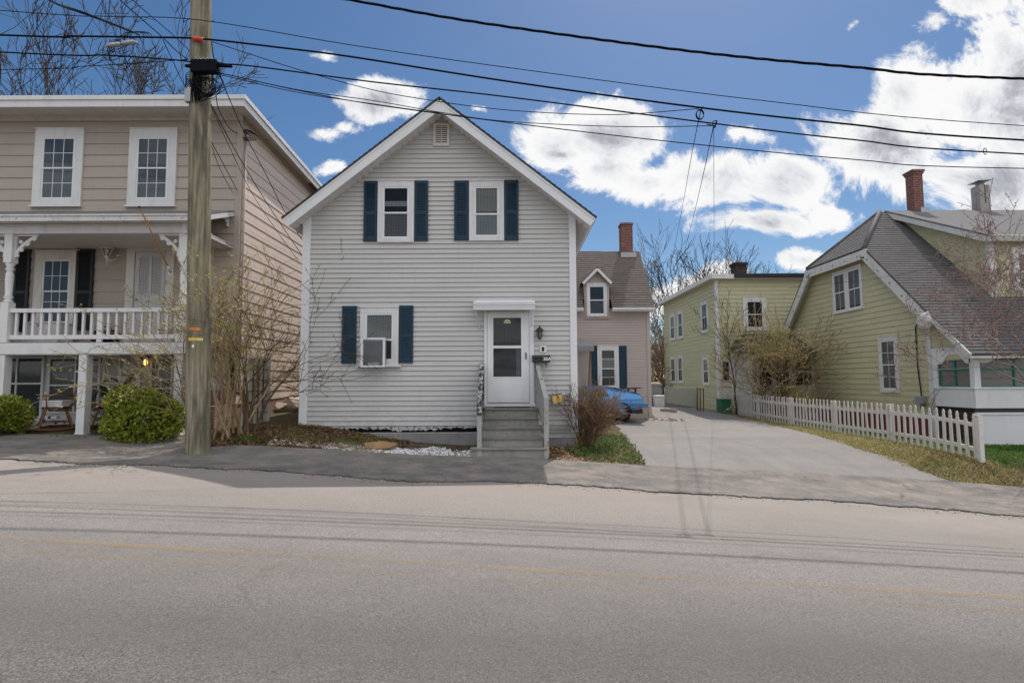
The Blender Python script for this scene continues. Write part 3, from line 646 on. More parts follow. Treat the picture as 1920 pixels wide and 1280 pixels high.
# ================================================================== FRONT STEPS
S = thing('wooden_steps', (0, 11.2, .05), 'weathered grey wooden steps with worn treads up to the storm door', 'steps')
SX0, SX1 = -.66, .62
zl = P(955, 764, 11.7).z
heights = [zl - .18 * k for k in range(5)]; ys = [(11.5, 11.99), (11.27, 11.52), (11.06, 11.29), (10.86, 11.08), (10.66, 10.88)]
widths = [(-.57, .50), (-.58, .53), (-.60, .56), (-.62, .59), (-.80, .66)]
for i, (z, (y0, y1), (x0, x1)) in enumerate(zip(heights, ys, widths)):
    m = MB(); m.box(x0 - .015, x1 + .015, y0 - .025, y1, z - .038, z); build('tread', m, M['step_worn'], S, bevel=.006)
    nz = heights[i + 1] if i + 1 < 5 else zg(0, 10.6) - .12
    m = MB(); m.box(x0, x1, y0 + .01, y0 + .035, nz + (.001 if i < 4 else 0), z - .04); build('riser', m, M['step_grey'], S)
for x in (-.60, .50):
    m = MB()
    for i, (z, (y0, y1)) in enumerate(zip(heights, ys)): m.box(x, x + .04, y0 + .036, y1 if i == 0 else ys[i - 1][0] + .035, -.15, z - .042)
    build('stringer', m, M['step_grey'], S)
m = MB(); x0, x1, _, _ = fx(926, 993, 760, 768, 11.6); m.box(x0, x1, 11.56, 11.86, zl + .001, zl + .018); o = tag(build('door_mat', m, M['rubber']), 'black rubber mat on the top step below the storm door', 'mat')
def rail_side(xf, xb, back_top, front_top, base_front, mt='rail_grey'):
    r = MB(); r.beam((xb, 11.93, back_top), (xf, 10.70, front_top), .09, .04); r.beam((xb, 11.93, back_top - .9), (xf, 10.76, front_top - .62), .04, .07)
    rl = build('top_rail', r, M[mt], S)
    m = MB(); m.box(xf - .045, xf + .045, 10.66, 10.73, base_front, front_top + .02); po_ = build('post', m, M['rail_grey'], S)
    if mt != 'rail_grey': m = MB(); m.box(xb - .055, xb + .055, 11.86, 11.899, heights[0] - .1, back_top - .05); m.box(xf - .047, xf + .047, 10.645, 10.659, front_top - .3, front_top + .01); build('post', m, M[mt], S)['label'] = 'dark post with peeling white paint'
    m = MB(); m.box(xb - .045, xb + .045, 11.90, 11.955, heights[0] - .2, back_top + .03); build('post', m, M['rail_grey'], S)
    n = 11
    for k in range(n):
        t = (k + .5) / n; x = xb + (xf - xb) * t; y = 11.9 + (10.73 - 11.9) * t; zt_ = back_top + (front_top - back_top) * t - .02; zb_ = back_top - .9 + (front_top - .62 - back_top + .9) * t
        m = MB(); m.box(x - .012, x + .012, y - .04, y + .04, zb_ - .02, zt_); build('baluster', m, M[mt], S)
rail_side(.66, .55, P(1006, 684, 11.93).z, P(1026, 747, 10.7).z, zg(.66, 10.7) - .1)
rail_side(-.64, -.66, P(898, 682, 11.93).z, P(899, 749, 10.7).z, zg(-.64, 10.7) - .05, 'rail_peeled')
# ================================================================== LEFT HOUSE (tan, two storeys, porch)
LH = thing('porch_house', (-9.5, 13, .5), 'tan two storey house with flat roof and white turned-post porch', 'house')
YW, XS, XE = 13.0, -6.60, -14.6
F13 = front(YW); FS = rightw(XS)
zc = P(300, 218, YW).z            # top of the front wall under the frieze
zdk = P(200, 641, 11.5).z         # porch deck
wall = MB()
lap(wall, F13, [(XE, zdk - .1), (XS, zdk - .1), (XS, zc), (XE, zc)], .281, .018, .013, rng)
build('wall', wall, M['tan_siding'], LH)
wall = MB(); YBK = 22.0
lap(wall, FS, [(YW, 1.0), (YBK, 1.3), (YBK, zc - .30), (YW, zc + .02)], .281, .016, .012, rng)
build('side_wall', wall, M['tan_side_lit'], LH)
m = MB(); m.box(XE, XS - .02, YW + .02, YBK, zdk, zc - .1); m.box(XE, XS - .02, YW + .32, YBK, -.3, zdk); build('house_core', m, M['room_brown'], LH)
m = MB(); m.box(XS - .9, XS - .005, YW - .01, YBK, 0, 1.35); m.box(XS - 1.2, XS - .01, 12.2, YW - .012, 0, 1.0); build('foundation', m, M['pink_brick'], LH)
m = MB(); m.box(XS - .11, XS + .022, YW - .022, YW, zdk - .1, zc - .001); m.box(XS, XS + .022, YW, YW + .1, 1.2, zc - .02); build('corner_board', m, M['tan_siding'], LH)
# cornice and flat roof (falls slightly to the rear)
zE = P(458, 182, 12.4).z; XC = P(458, 182, 12.4).x; zE2 = zE - .5; YE2 = 22.4
def slab(mb, x0, x1, y0, y1, top0, top1, h):
    mb.hexa([(x0, y0, top0 - h), (x1, y0, top0 - h), (x1, y1, top1 - h), (x0, y1, top1 - h), (x0, y0, top0), (x1, y0, top0), (x1, y1, top1), (x0, y1, top1)])
zy = lambda y: zE + (zE2 - zE) * (y - 12.4) / (YE2 - 12.4)
m = MB(); slab(m, XE, XC, 12.4, YE2, zE, zE2, .05); build('roof', m, M['flat_roof'], LH)
m = MB()
slab(m, XE, XC + .025, 12.36, 12.399, zy(12.36) - .03, zy(12.4) - .03, .21); slab(m, XE, XC + .06, 12.33, 12.359, zy(12.33) + .02, zy(12.36) + .02, .10)
slab(m, XC, XC + .025, 12.40, YE2, zy(12.4) - .03, zy(YE2) - .03, .21); slab(m, XC + .026, XC + .06, 12.36, YE2, zy(12.36) + .02, zy(YE2) + .02, .10)
slab(m, XE, XC + .05, 12.345, YE2, zy(12.345) + .03, zy(YE2) + .03, .025)
build('fascia', m, M['white_trim'], LH)
m = MB(); slab(m, XE, XC, 12.4, YW, zy(12.4) - .22, zc + .02, .02); slab(m, XS, XC, YW, YE2, zc + .02, zc - .28, .02); build('soffit', m, M['cream_trim'], LH)
m = MB(); m.fbox(F13, XE, XS + .03, zc - .12, zc + .03, .013, .05); m.fbox(F13, XE, XS + .04, zc - .04, zc + .025, .051, .09); build('frieze_board', m, M['cream_trim'], LH)
# upper windows
for (x0, x1) in ((66, 157), (243, 332)):
    B = fx(x0, x1, 243, 386, YW)
    window(LH, F13, *B, cas=.20, trim='white_trim', mid=.5, mun=(3, 2), back='glass_back_blue', glass='sky_glass', sill=.03)
# porch window with shutters, porch door
B = fx(66, 148, 471, 618, YW); window(LH, F13, *B, cas=.20, trim='cream_trim', mun=(3, 2), munlow=(3, 3), glass='sky_glass', back='glass_back_blue', mid=.5)
for (x0, x1) in ((28, 56), (143, 176)): shutter(LH, F13, *fx(x0, x1, 467, 618, YW), 'black_shutter')
a0, a1, b0, b1 = fx(237, 326, 457, 652, YW); b0 = zdk
m = MB(); cw = .19
for q in ((a0, a0 + cw, b0, b1), (a1 - cw, a1, b0, b1), (a0 + cw, a1 - cw, b1 - cw, b1)): m.fbox(F13, q[0], q[1], q[2], q[3], 0, .05)
build('door_frame', m, M['cream_trim'], LH)
m = MB(); m.fbox(F13, a0 + cw, a1 - cw, b0, b1 - cw, 0, .014)
d0, d1 = a0 + cw + .02, a1 - cw - .02
zs = b0 + (b1 - cw - b0) * .52
for q in ((d0, d0 + .1, b0, b1 - cw - .02), (d1 - .1, d1, b0, b1 - cw - .02), (d0 + .1, d1 - .1, b1 - cw - .14, b1 - cw - .02), (d0 + .1, d1 - .1, zs - .06, zs + .06), (d0 + .1, d1 - .1, b0, zs - .06), ((d0 + d1) / 2 - .04, (d0 + d1) / 2 + .04, zs + .06, b1 - cw - .14)): m.fbox(F13, q[0], q[1], q[2], q[3], .014, .036)
dr = build('door', m, M['pale_door'], LH)
for q in ((d0 + .1, (d0 + d1) / 2 - .04), ((d0 + d1) / 2 + .04, d1 - .1)):
    m = MB(); m.fbox(F13, q[0], q[1], zs + .06, b1 - cw - .14, .014, .018); build('lace_curtain', m, M['curtain'], dr)
m = MB(); m.lathe([(.0, 0), (.03, .015), (.03, .04), (0, .055)], F13(d0 + .05, zs - .1, .05), 8); build('door_knob', m, M['bronze'], dr)
# porch lamp
p = P(204, 470, 12.8); L = thing('porch_lantern', (p.x, 12.97, p.z), 'ornate white lantern on the tan wall of the upper porch', 'wall lamp')
m = MB(); q = Vector((p.x - .03, 12.78, p.z)); m.lathe([(.06, 0), (.06, .025)], (p.x + .13, 12.97, p.z - .10), 12)
m.tube([(p.x + .13, 12.97, p.z - .09), (p.x + .1, 12.88, p.z - .2), (p.x + .02, 12.8, p.z - .24), (q.x, q.y, p.z - .17)], .016, 6); m.tube([(q.x, q.y, p.z - .15), (q.x + .02, q.y, p.z - .36)], [.022, .006], 6)
m.lathe([(.02, -.20), (.055, -.15), (.06, -.13), (.02, -.125)], q, 8); m.lathe([(.15, .035), (.155, .05), (.11, .10), (.06, .15), (.035, .18), (.02, .2), (.022, .22), (.006, .30)], q, 8, False)
for k in range(6):
    a = k * math.pi / 3; m.tube([q + Vector((.055 * math.cos(a), .055 * math.sin(a), -.13)), q + Vector((.125 * math.cos(a), .125 * math.sin(a), .04))], .010, 4)
build('lantern_frame', m, M['white_trim'], L); m = MB(); m.lathe([(.05, -.125), (.115, .034)], q, 6, False); build('lantern_glass', m, M['porch_glass'], L)
m = MB(); m.lathe([(.01, -.09), (.035, -.03), (.02, .02)], q, 8); build('bulb', m, M['lamp_dim'], L)
# upper porch: deck, beam, posts, balustrade, roof
YP = 11.6; XPR = P(344, 540, YP).x; XPL = P(17, 540, YP).x; PX_ = [XPL - 2.95, XPL, XPR]
m = MB(); m.box(XE, XS, YP - .06, YW - .013, zdk - .05, zdk); dk = build('porch_deck', m, simple('deck_red', (.16, .05, .045), .7), LH)
zb1 = P(200, 663, 11.5).z
m = MB(); m.box(XE, XPR + .12, YP - .10, YP - .05, zb1, zdk - .012); m.box(XE, XPR + .10, YP - .049, YP + .06, zb1 - .02, zdk - .051); m.box(XPR + .101, XPR + .145, YP - .10, YW - .02, zb1, zdk - .012); build('porch_beam', m, M['white_trim'], LH)
zbt = P(200, 420, YP - .1).z; zbb = P(200, 437, YP - .1).z
m = MB(); m.box(XE, XPR + .14, YP - .10, YP + .10, zbb, zbt); m.box(XE, XPR + .16, YP - .125, YP - .101, zbt - .05, zbt); m.box(XPR + .02, XPR + .14, YP + .101, YW - .02, zbb, zbt); build('porch_beam', m, M['white_trim'], LH)
for x in PX_:
    m = MB(); zr0 = zdk + .86
    m.box(x - .085, x + .085, YP - .085, YP + .085, zdk, zr0); m.box(x - .085, x + .085, YP - .085, YP + .085, zbb - .62, zbb)
    m.lathe([(.08, zr0), (.088, zr0 + .03), (.055, zr0 + .07), (.085, zr0 + .11), (.06, zr0 + .17), (.075, zr0 + .5), (.07, zbb - .85), (.05, zbb - .80), (.085, zbb - .76), (.055, zbb - .70), (.088, zbb - .65), (.08, zbb - .62)], (x, YP, 0), 14)
    po = build('porch_post', m, M['white_trim'], LH)
    for s in (-1, 1):   # scroll bracket outline with stepped lobes
        m = MB(); F = Fr((x + s * .085, YP, zbb), (s, 0, 0), (0, 0, 1), (0, -1, 0))
        pts = [(0, 0), (.46, 0), (.50, -.04), (.46, -.09), (.38, -.08), (.34, -.12), (.36, -.17), (.29, -.21), (.22, -.18), (.19, -.24), (.21, -.30), (.13, -.33), (.09, -.30), (.08, -.38), (.10, -.45), (.05, -.50), (0, -.48), (0, -.34), (.05, -.25), (.13, -.13), (.25, -.05), (.0, -.03)]
        top = [(.0, 0), (.5, 0), (.5, -.03), (.0, -.03)]
        for i in range(8):   # curved arm with lobes
            t0, t1 = i / 8, (i + 1) / 8
            c0 = (.03 + .42 * t0 ** 1.25, -.44 + .41 * t0 ** .8); c1 = (.03 + .42 * t1 ** 1.25, -.44 + .41 * t1 ** .8)
            m.fprism(F, [(c0[0] - .022, c0[1] + .022), (c0[0] + .022, c0[1] - .022), (c1[0] + .022, c1[1] - .022), (c1[0] - .022, c1[1] + .022)], -.02 - .0005 * (i % 2), .02 + .0005 * (i % 2))
        for (cx, cz, r) in ((.13, -.33, .045), (.26, -.20, .05), (.40, -.09, .05), (.05, -.46, .035), (.12, -.16, .04)):
            m.fprism(F, [(cx + r * math.cos(k * math.pi / 5), cz + r * math.sin(k * math.pi / 5)) for k in range(10)], -.016, .016)
        m.fprism(F, [(.0, -.0), (.5, -.0), (.48, -.035), (.0, -.035)], -.018, .018); m.fprism(F, [(.0, -.036), (.03, -.036), (.03, -.5), (.0, -.5)], -.017, .017)
        build('scroll_bracket', m, M['white_trim'], po)
# balustrade
zrt = P(200, 578, YP).z
def balustrade(x0, x1):
    m = MB(); m.box(x0, x1, YP - .05, YP + .05, zrt - .085, zrt); m.box(x0, x1, YP - .035, YP + .035, zdk + .07, zdk + .16)
    rl = build('balustrade', m, M['white_trim'], LH); n = int((x1 - x0) / .172)
    for k in range(n):
        x = x0 + (x1 - x0) * (k + .7) / n; m = MB(); wd = .055 if k == n // 2 else .024
        m.box(x - wd, x + wd, YP - .024, YP + .024, zdk + (.0 if wd > .03 else .161), zrt - .086); build('baluster', m, M['white_trim'], rl)
balustrade(XPL + .086, XPR - .086); balustrade(XPL - 2.95, XPL - .086)
m = MB(); m.box(XPR - .03, XPR + .03, YP + .09, YW - .03, zrt - .085, zrt); m.box(XPR - .03, XPR + .03, YP + .09, YW - .03, zdk + .07, zdk + .15)
for k in range(7): y = YP + .2 + k * .17; m.box(XPR - .02, XPR + .02, y - .02, y + .02, zdk + .15, zrt - .085)
build('side_rail', m, M['white_trim'], LH)
# porch roof with gutter
zf = P(200, 403, 11.28).z; zw_ = P(250, 396, YW).z; XRR = P(360, 408, 11.28).x
m = MB(); m.hexa([(XE, 11.28, zf - .03), (XRR, 11.28, zf - .03), (XRR, YW - .014, zw_ - .03), (XE, YW - .014, zw_ - .03), (XE, 11.28, zf), (XRR, 11.28, zf), (XRR, YW - .014, zw_), (XE, YW - .014, zw_)]); build('porch_roof', m, M['flat_roof'], LH)
m = MB(); m.hexa([(XE, YP - .1, zbt + .01), (XRR - .03, YP - .1, zbt + .01), (XRR - .03, YW - .02, zw_ - .12), (XE, YW - .02, zw_ - .12), (XE, 11.30, zf - .14), (XRR - .03, 11.30, zf - .14), (XRR - .03, YW - .02, zw_ - .04), (XE, YW - .02, zw_ - .04)])
m.hexa([(XRR - .028, 11.3, zf - .15), (XRR + .01, 11.3, zf - .15), (XRR + .01, YW - .02, zw_ - .14), (XRR - .028, YW - .02, zw_ - .14), (XRR - .028, 11.3, zf - .035), (XRR + .01, 11.3, zf - .035), (XRR + .01, YW - .02, zw_ - .035), (XRR - .028, YW - .02, zw_ - .035)])
for (cy, cz, r) in ((12.9, zw_ - .24, .09), (12.78, zw_ - .2, .07), (12.93, zw_ - .36, .05)): m.fprism(Fr((XPR + .2, 0, 0), (0, 1, 0), (0, 0, 1), (1, 0, 0)), [(cy + r * math.cos(k * math.pi / 5), cz + r * math.sin(k * math.pi / 5)) for k in range(10)], -.016, .016)
build('porch_cornice', m, M['white_trim'], LH)
m = MB(); m.box(XE, XRR, YP + .11, YW - .02, zbb + .02, zbb + .05); build('porch_ceiling', m, M['cream_trim'], LH)
m = MB(); Fg = Fr((0, 11.24, zf), (1, 0, 0), (0, 0, 1), (0, -1, 0)); m.fbox(Fg, XE, XRR + .02, -.15, -.02, .0, .05); m.fbox(Fg, XE, XRR + .03, -.045, -.012, .051, .075)
for k in range(8): x = XRR - 1.4 - k * 1.3; m.fbox(Fg, x, x + .04, -.15, -.02, .0505, .058)
build('gutter', m, M['old_white'], LH)
# porch end bracket under the eave return
m = MB(); m.box(XPR + .02, XPR + .12, YP - .16, YP - .126, zbb - .02, zbt + .05); build('eave_return', m, M['white_trim'], LH)
# ground-floor: posts, screen wall, sliding doors, shutters, door
for px in (3, 157, 336):
    x = P(px, 740, YP - .02).x; zb = zg(x, YP) - .05
    m = MB(); m.box(x - .085, x + .085, YP - .09, YP + .09, zb, zb1 - .021); m.box(x - .095, x + .095, YP - .1, YP + .1, zb, zb + .1); build('ground_post', m, M['white_trim'], LH)
YL = 13.25; FL = front(YL)
m = MB(); m.fbox(FL, XE, XS - .3, .2, zdk - .06, -.06, 0); build('lower_wall', m, M['white_trim'], LH)
def panel(px0, px1, py0, py1, vb=(), hb=(), label=None, cur=None, nm='sliding_door', glass='sky_glass', back='room'):
    a0, a1, b0, b1 = fx(px0, px1, py0, py1, YL); m = MB(); f = .055
    for q in ((a0, a0 + f, b0, b1), (a1 - f, a1, b0, b1), (a0 + f, a1 - f, b1 - f, b1), (a0 + f, a1 - f, b0, b0 + f)): m.fbox(FL, q[0], q[1], q[2], q[3], 0, .06)
    for t_ in vb: x = a0 + (a1 - a0) * t_; m.fbox(FL, x - .02, x + .02, b0 + f, b1 - f, .0, .055)
    for t_ in hb: z = b0 + (b1 - b0) * t_; m.fbox(FL, a0 + f, a1 - f, z - .022, z + .022, .0, .052)
    d = build(nm, m, M['white_trim'], LH)
    m = MB(); m.fbox(FL, a0 + f, a1 - f, b0 + f, b1 - f, 0, .012); build('interior', m, M[back], d)
    if cur: m = MB(); m.fbox(FL, a0 + f, a1 - f, b0 + f, b1 - f, .0125, .016); build('curtain', m, M[cur], d)
    m = MB(); m.face([FL(a0 + f, b0 + f, .03), FL(a1 - f, b0 + f, .03), FL(a1 - f, b1 - f, .03), FL(a0 + f, b1 - f, .03)]); build('pane', m, M[glass], d)
    return d
panel(-60, 10, 668, 790, (.5,), (.5,)); panel(13, 84, 668, 784, (.28,), (.56,)); panel(92, 190, 669, 775, (.52,), (.5,), cur='sheer')
panel(282, 326, 669, 800, (), (.55,), nm='door', back='room')
for (x0, x1) in ((196, 228), (236, 265)):
    a0, a1, b0, b1 = fx(x0, x1, 667, 722, YL); m = MB(); m.fbox(FL, a0, a0 + .05, b0, b1, 0, .05); m.fbox(FL, a1 - .05, a1, b0, b1, 0, .05); m.fbox(FL, a0 + .05, a1 - .05, b1 - .05, b1, 0, .05); m.fbox(FL, a0 + .05, a1 - .05, b0, b0 + .05, 0, .05)
    n = 14; h = (b1 - b0 - .1) / n
    for k in range(n): z = b0 + .05 + k * h; m.hexa([FL(a0 + .05, z, .035), FL(a1 - .05, z, .035), FL(a1 - .05, z, .04), FL(a0 + .05, z, .04), FL(a0 + .05, z + h * .95, .01), FL(a1 - .05, z + h * .95, .01), FL(a1 - .05, z + h * .95, .015), FL(a0 + .05, z + h * .95, .015)])
    build('louvre_panel', m, M['cream_trim'], LH)
p = P(272, 677, 13.05); L = thing('porch_lamp_lit', (p.x, 13.2, p.z), 'lit black lantern glowing amber under the lower porch', 'wall lamp'); L.name = 'lit_lantern'
m = MB(); m.box(p.x - .075, p.x + .075, 13.0, 13.15, p.z + .07, p.z + .1); m.box(p.x - .055, p.x + .055, 13.02, 13.13, p.z + .1, p.z + .14); m.box(p.x - .06, p.x + .06, 13.015, 13.135, p.z - .13, p.z - .11); m.box(p.x - .03, p.x + .03, 13.15, 13.19, p.z - .05, p.z + .08)
for sx_ in (-1, 1):
    for y in (13.02, 13.12): m.box(p.x + sx_ * .055 - .008, p.x + sx_ * .055 + .008, y, y + .014, p.z - .11, p.z + .07)
build('lantern_frame', m, M['black'], L); m = MB(); m.lathe([(.02, -.10), (.045, -.06), (.045, .0), (.02, .05)], (p.x, 13.075, p.z), 10); build('bulb', m, M['lamp_warm'], L)

# conduit and meter loop on the side wall of the left house
m = MB(); xk = XS + .05
m.tube([(xk, 13.12, P(437, 240, 13.1).z), (xk, 13.12, 1.2)], .022, 6)
for dy in (.35, .45): m.tube([(xk - .01, 13.12 + dy, 4.6), (xk - .01, 13.12 + dy, 1.5)], .009, 5)
build('conduit', m, M['tan_siding'], LH)

# ------------------------------------------------------------------ things on the left porches
p0 = P(319, 508, YP - .11); p1 = P(261, 388, 11.0); o = thing('flag_stick', p0, 'bare brown flagpole leaning out from the white porch post', 'flagpole')
m = MB(); m.tube([p0, p0 + (p1 - p0) * .98], [.016, .014], 8); build('stick', m, M['flag_wood'], o); m = MB(); m.tube([p0 - (p1 - p0) * .03, p0 + (p1 - p0) * .08], .028, 8); m.box(p0.x - .05, p0.x + .06, YP - .105, YP - .087, p0.z - .09, p0.z + .07); build('holder', m, M['galv'], o)
m = MB(); m.lathe([(0, -.03), (.022, -.01), (.022, .01), (0, .03)], p1, 8); build('finial', m, M['black'], o)
def bench_box(name, px0, px1, py0, py1, Y, d, mat, label, cat):
    a0, a1, b0, b1 = fx(px0, px1, py0, py1, Y); b0 = zdk + .002
    o = thing(name, ((a0 + a1) / 2, Y, b0), label, cat); m = MB(); m.box(a0, a1, Y, Y + d, b0, b1 - .04); build('box', m, M[mat], o, bevel=.01); m = MB(); m.box(a0 - .02, a1 + .02, Y - .02, Y + d, b1 - .039, b1); build('lid', m, M[mat], o, bevel=.01); m = MB(); m.box((a0 + a1) / 2 - .06, (a0 + a1) / 2 + .06, Y - .012, Y - .001, b1 - .1, b1 - .06); build('latch', m, M['galv'], o); return o
bench_box('storage_box', 40, 108, 603, 640, 12.35, .45, 'white_trim', 'long white storage box under the porch window', 'box')
p = P(198, 632, 12.1); o = thing('dark_bag', (p.x, 12.1, zdk), 'dark blue bundled bag lying on the upper porch deck', 'bag'); rb = random.Random(3)
m = MB()
for k in range(9): m.blob((p.x + rb.uniform(-.28, .3), 12.1 + rb.uniform(-.12, .12), zdk + .14 + rb.uniform(-.02, .08)), (.2, .16, .14), rb, .2)
build('bag', m, M['cloth_blue'], o); m = MB(); m.tube([(p.x - .15, 12.0, zdk + .25), (p.x - .05, 11.97, zdk + .38), (p.x + .12, 11.97, zdk + .36), (p.x + .2, 12.0, zdk + .24)], .014, 6); build('strap', m, M['black'], o)
p = P(28, 618, 12.2); o = thing('porch_cushion_chair', (p.x, 12.2, zdk), 'low chair with dark patterned cushion at the end of the upper porch', 'chair'); o.name = 'cushion_chair'
m = MB(); m.box(p.x - .55, p.x + .05, 12.0, 12.45, zdk + .3, zdk + .42); build('cushion', m, M['cloth_blue'], o, bevel=.03); m = MB(); m.hexa([(p.x - .02, 12.05, zdk + .42), (p.x + .08, 12.05, zdk + .42), (p.x + .08, 12.45, zdk + .42), (p.x - .02, 12.45, zdk + .42), (p.x + .08, 12.05, zdk + .85), (p.x + .14, 12.05, zdk + .85), (p.x + .14, 12.45, zdk + .85), (p.x + .08, 12.45, zdk + .85)]); build('backrest', m, M['cloth_blue'], o)
for x, y in ((-.5, 12.05), (0, 12.05), (-.5, 12.4), (0, 12.4)): m = MB(); m.tube([(p.x + x, y, zdk), (p.x + x, y, zdk + .3)], .018, 6); build('leg', m, M['black'], o)

def spindle_chair(loc, rz, label, group, rock=True):
    o = thing('wooden_chair', loc, label, 'chair', group, rz); W = M['chair_wood']
    m = MB(); n = 14; pr = [(.25 * math.cos(2 * math.pi * k / n) * (1 if math.sin(2 * math.pi * k / n) < 0 else .92), .23 * math.sin(2 * math.pi * k / n)) for k in range(n)]
    m.fprism(Fr((0, 0, .44), (1, 0, 0), (0, 1, 0), (0, 0, 1)), pr, -.02, .02); build('seat', m, W, o, True, .01)
    for sx_ in (-1, 1):
        for sy_ in (-1, 1):
            b = Vector((sx_ * .24, sy_ * .26, .04)); t_ = Vector((sx_ * .17, sy_ * .15, .43)); m = MB(); m.tube([b + (t_ - b) * k for k in (0, .12, .3, .36, .42, .6, .66, .72, 1)], [.014, .018, .024, .016, .026, .024, .016, .024, .015], 8); build('leg', m, W, o, True)
    for a, b in (((-.23, -.23, .14), (.23, -.23, .14)), ((-.23, -.22, .24), (.23, -.22, .24)), ((-.22, -.2, .17), (-.22, .2, .17)), ((.22, -.2, .17), (.22, .2, .17))): m = MB(); m.tube([a, b], .011, 6); build('stretcher', m, W, o, True)
    bt = []
    for sx_ in (-1, 1):
        m = MB(); pts = [Vector((sx_ * (.2 + .03 * k), .19 + .22 * k, .45 + .62 * k)) for k in (0, .1, .2, .4, .6, .8, .9, 1)]; m.tube(pts, [.016, .02, .014, .02, .018, .018, .022, .014], 8); build('back_post', m, W, o, True)
    Fb_ = Fr((0, .19, .45), (1, 0, 0), Vector((0, .22, .62)).normalized(), Vector((0, -.62, .22)).normalized())
    m = MB(); m.fprism(Fb_, [(-.21, .44), (.21, .44), (.225, .60), (.12, .66), (0, .64), (-.12, .66), (-.225, .60)], -.012, .012); build('crest_rail', m, W, o, True)
    m = MB(); m.fprism(Fb_, [(-.2, .27), (.2, .27), (.2, .33), (-.2, .33)], -.011, .011); build('back_rail', m, W, o, True)
    for k in range(7): x = -.15 + k * .05; m = MB(); m.tube([Fb_(x * .85, 0, 0), Fb_(x, .28, 0)], .009, 6); m.tube([Fb_(x, .33, 0), Fb_(x * 1.02, .45, 0)], .009, 6); build('spindle', m, W, o, True)
    if rock:
        for sx_ in (-1, 1):
            m = MB(); m.tube([(sx_ * .24, -.46 + .1 * k, .028 + .0028 * (k - 4.3) ** 2) for k in range(10)], .016, 6); build('rocker', m, W, o, True)
            m = MB(); m.tube([(sx_ * .25, .25, .68), (sx_ * .28, .0, .70), (sx_ * .27, -.2, .68)], .018, 6); m.tube([(sx_ * .27, -.17, .68), (sx_ * .24, -.15, .45)], .013, 6); build('arm', m, W, o, True)
    o.scale = (1.12, 1.12, 1.12); return o
p = G(118, 806); spindle_chair((p.x - .02, 12.15, zg(p.x, 12.15) + .02), R(-48), 'turned wooden rocking chair with white cushion at the lower porch, nearer the glass doors', 'wooden chairs on the lower porch')
p = P(192, 760, 12.55); spindle_chair((p.x, 12.6, zg(p.x, 12.6) + .04), R(-35), 'brown spindle-back chair behind the middle white post, beside the round bush', 'wooden chairs on the lower porch', False)
p = P(100, 762, 11.95); o = thing('seat_cushions', (p.x, 12.0, p.z), 'stack of white cushions on the rocking chair', 'cushion'); m = MB()
zc_ = zg(p.x, 12.15) + .54
for k in range(3): m.box(p.x - .22, p.x + .22, 11.9, 12.3, zc_ + k * .048, zc_ + k * .048 + .044)
build('cushion', m, M['white_trim'], o, bevel=.015)
p = P(218, 735, 12.9); zq = zg(p.x, 12.7); o = thing('folding_chair', (p.x, 12.7, zq), 'black metal folding chair half behind the round bush', 'chair')
for s in (-1, 1):
    m = MB(); m.tube([(p.x + s * .22 - .25, 12.3, zq), (p.x + s * .22, 12.7, zq + .95)], .013, 6); build('frame', m, M['black'], o); m = MB(); m.tube([(p.x + s * .2, 12.85, zq), (p.x + s * .2 - .2, 12.4, zq + .5)], .013, 6); build('leg', m, M['black'], o)
m = MB(); m.box(p.x - .42, p.x + .02, 12.3, 12.72, zq + .44, zq + .47); build('seat', m, M['black'], o); m = MB(); m.tube([(p.x - .22, 12.7, zq + .93), (p.x - .16, 12.72, zq + 1.08), (p.x, 12.73, zq + 1.14), (p.x + .16, 12.72, zq + 1.08), (p.x + .22, 12.7, zq + .93)], .02, 6); m.box(p.x - .2, p.x + .2, 12.69, 12.715, zq + .72, zq + .95); build('backrest', m, M['black'], o)
p = P(241, 710, 13.0); o = thing('cooler_box', (p.x, 13.0, p.z - .2), 'white cooler box against the louvred panels of the lower porch', 'cooler'); a0, a1, b0, b1 = fx(221, 263, 703, 760, 12.95); m = MB(); m.box(a0, a1, 12.92, 13.17, b0, b1 - .07); build('box', m, M['white_plastic'], o, bevel=.02); m = MB(); m.box(a0 - .015, a1 + .015, 12.905, 13.18, b1 - .069, b1); build('lid', m, M['white_plastic'], o, bevel=.015); m = MB(); m.tube([(a0 + .1, 12.9, b1 - .03), (a0 + .14, 12.88, b1 - .02), (a1 - .14, 12.88, b1 - .02), (a1 - .1, 12.9, b1 - .03)], .01, 6); build('handle', m, M['grey_plastic'], o)
rb = random.Random(8)
for k in range(7):
    x0 = P(18 + rb.uniform(-3, 6), 790, 12.3).x; x1 = P(78 + rb.uniform(-6, 6), 790, 12.3).x; y = 12.05 + .13 * k; z = zg(x0, y) + .06 + (k % 3) * .07
    m = MB(); m.box(x0, x1, y, y + .09, z, z + .05); o = thing('blind_bundle', (x0, y, z - .05), 'rolled white vinyl blinds piled by the glass doors of the lower porch', 'blinds', 'rolled blinds piled on the lower porch'); build('blind_roll', m, M['vinyl_white'], o); m = MB(); m.box(x0 + .1, x0 + .16, y - .003, y + .093, z - .003, z + .053); m.box(x1 - .2, x1 - .14, y - .003, y + .093, z - .003, z + .053); build('blind_cord', m, M['cloth_blue'], o)

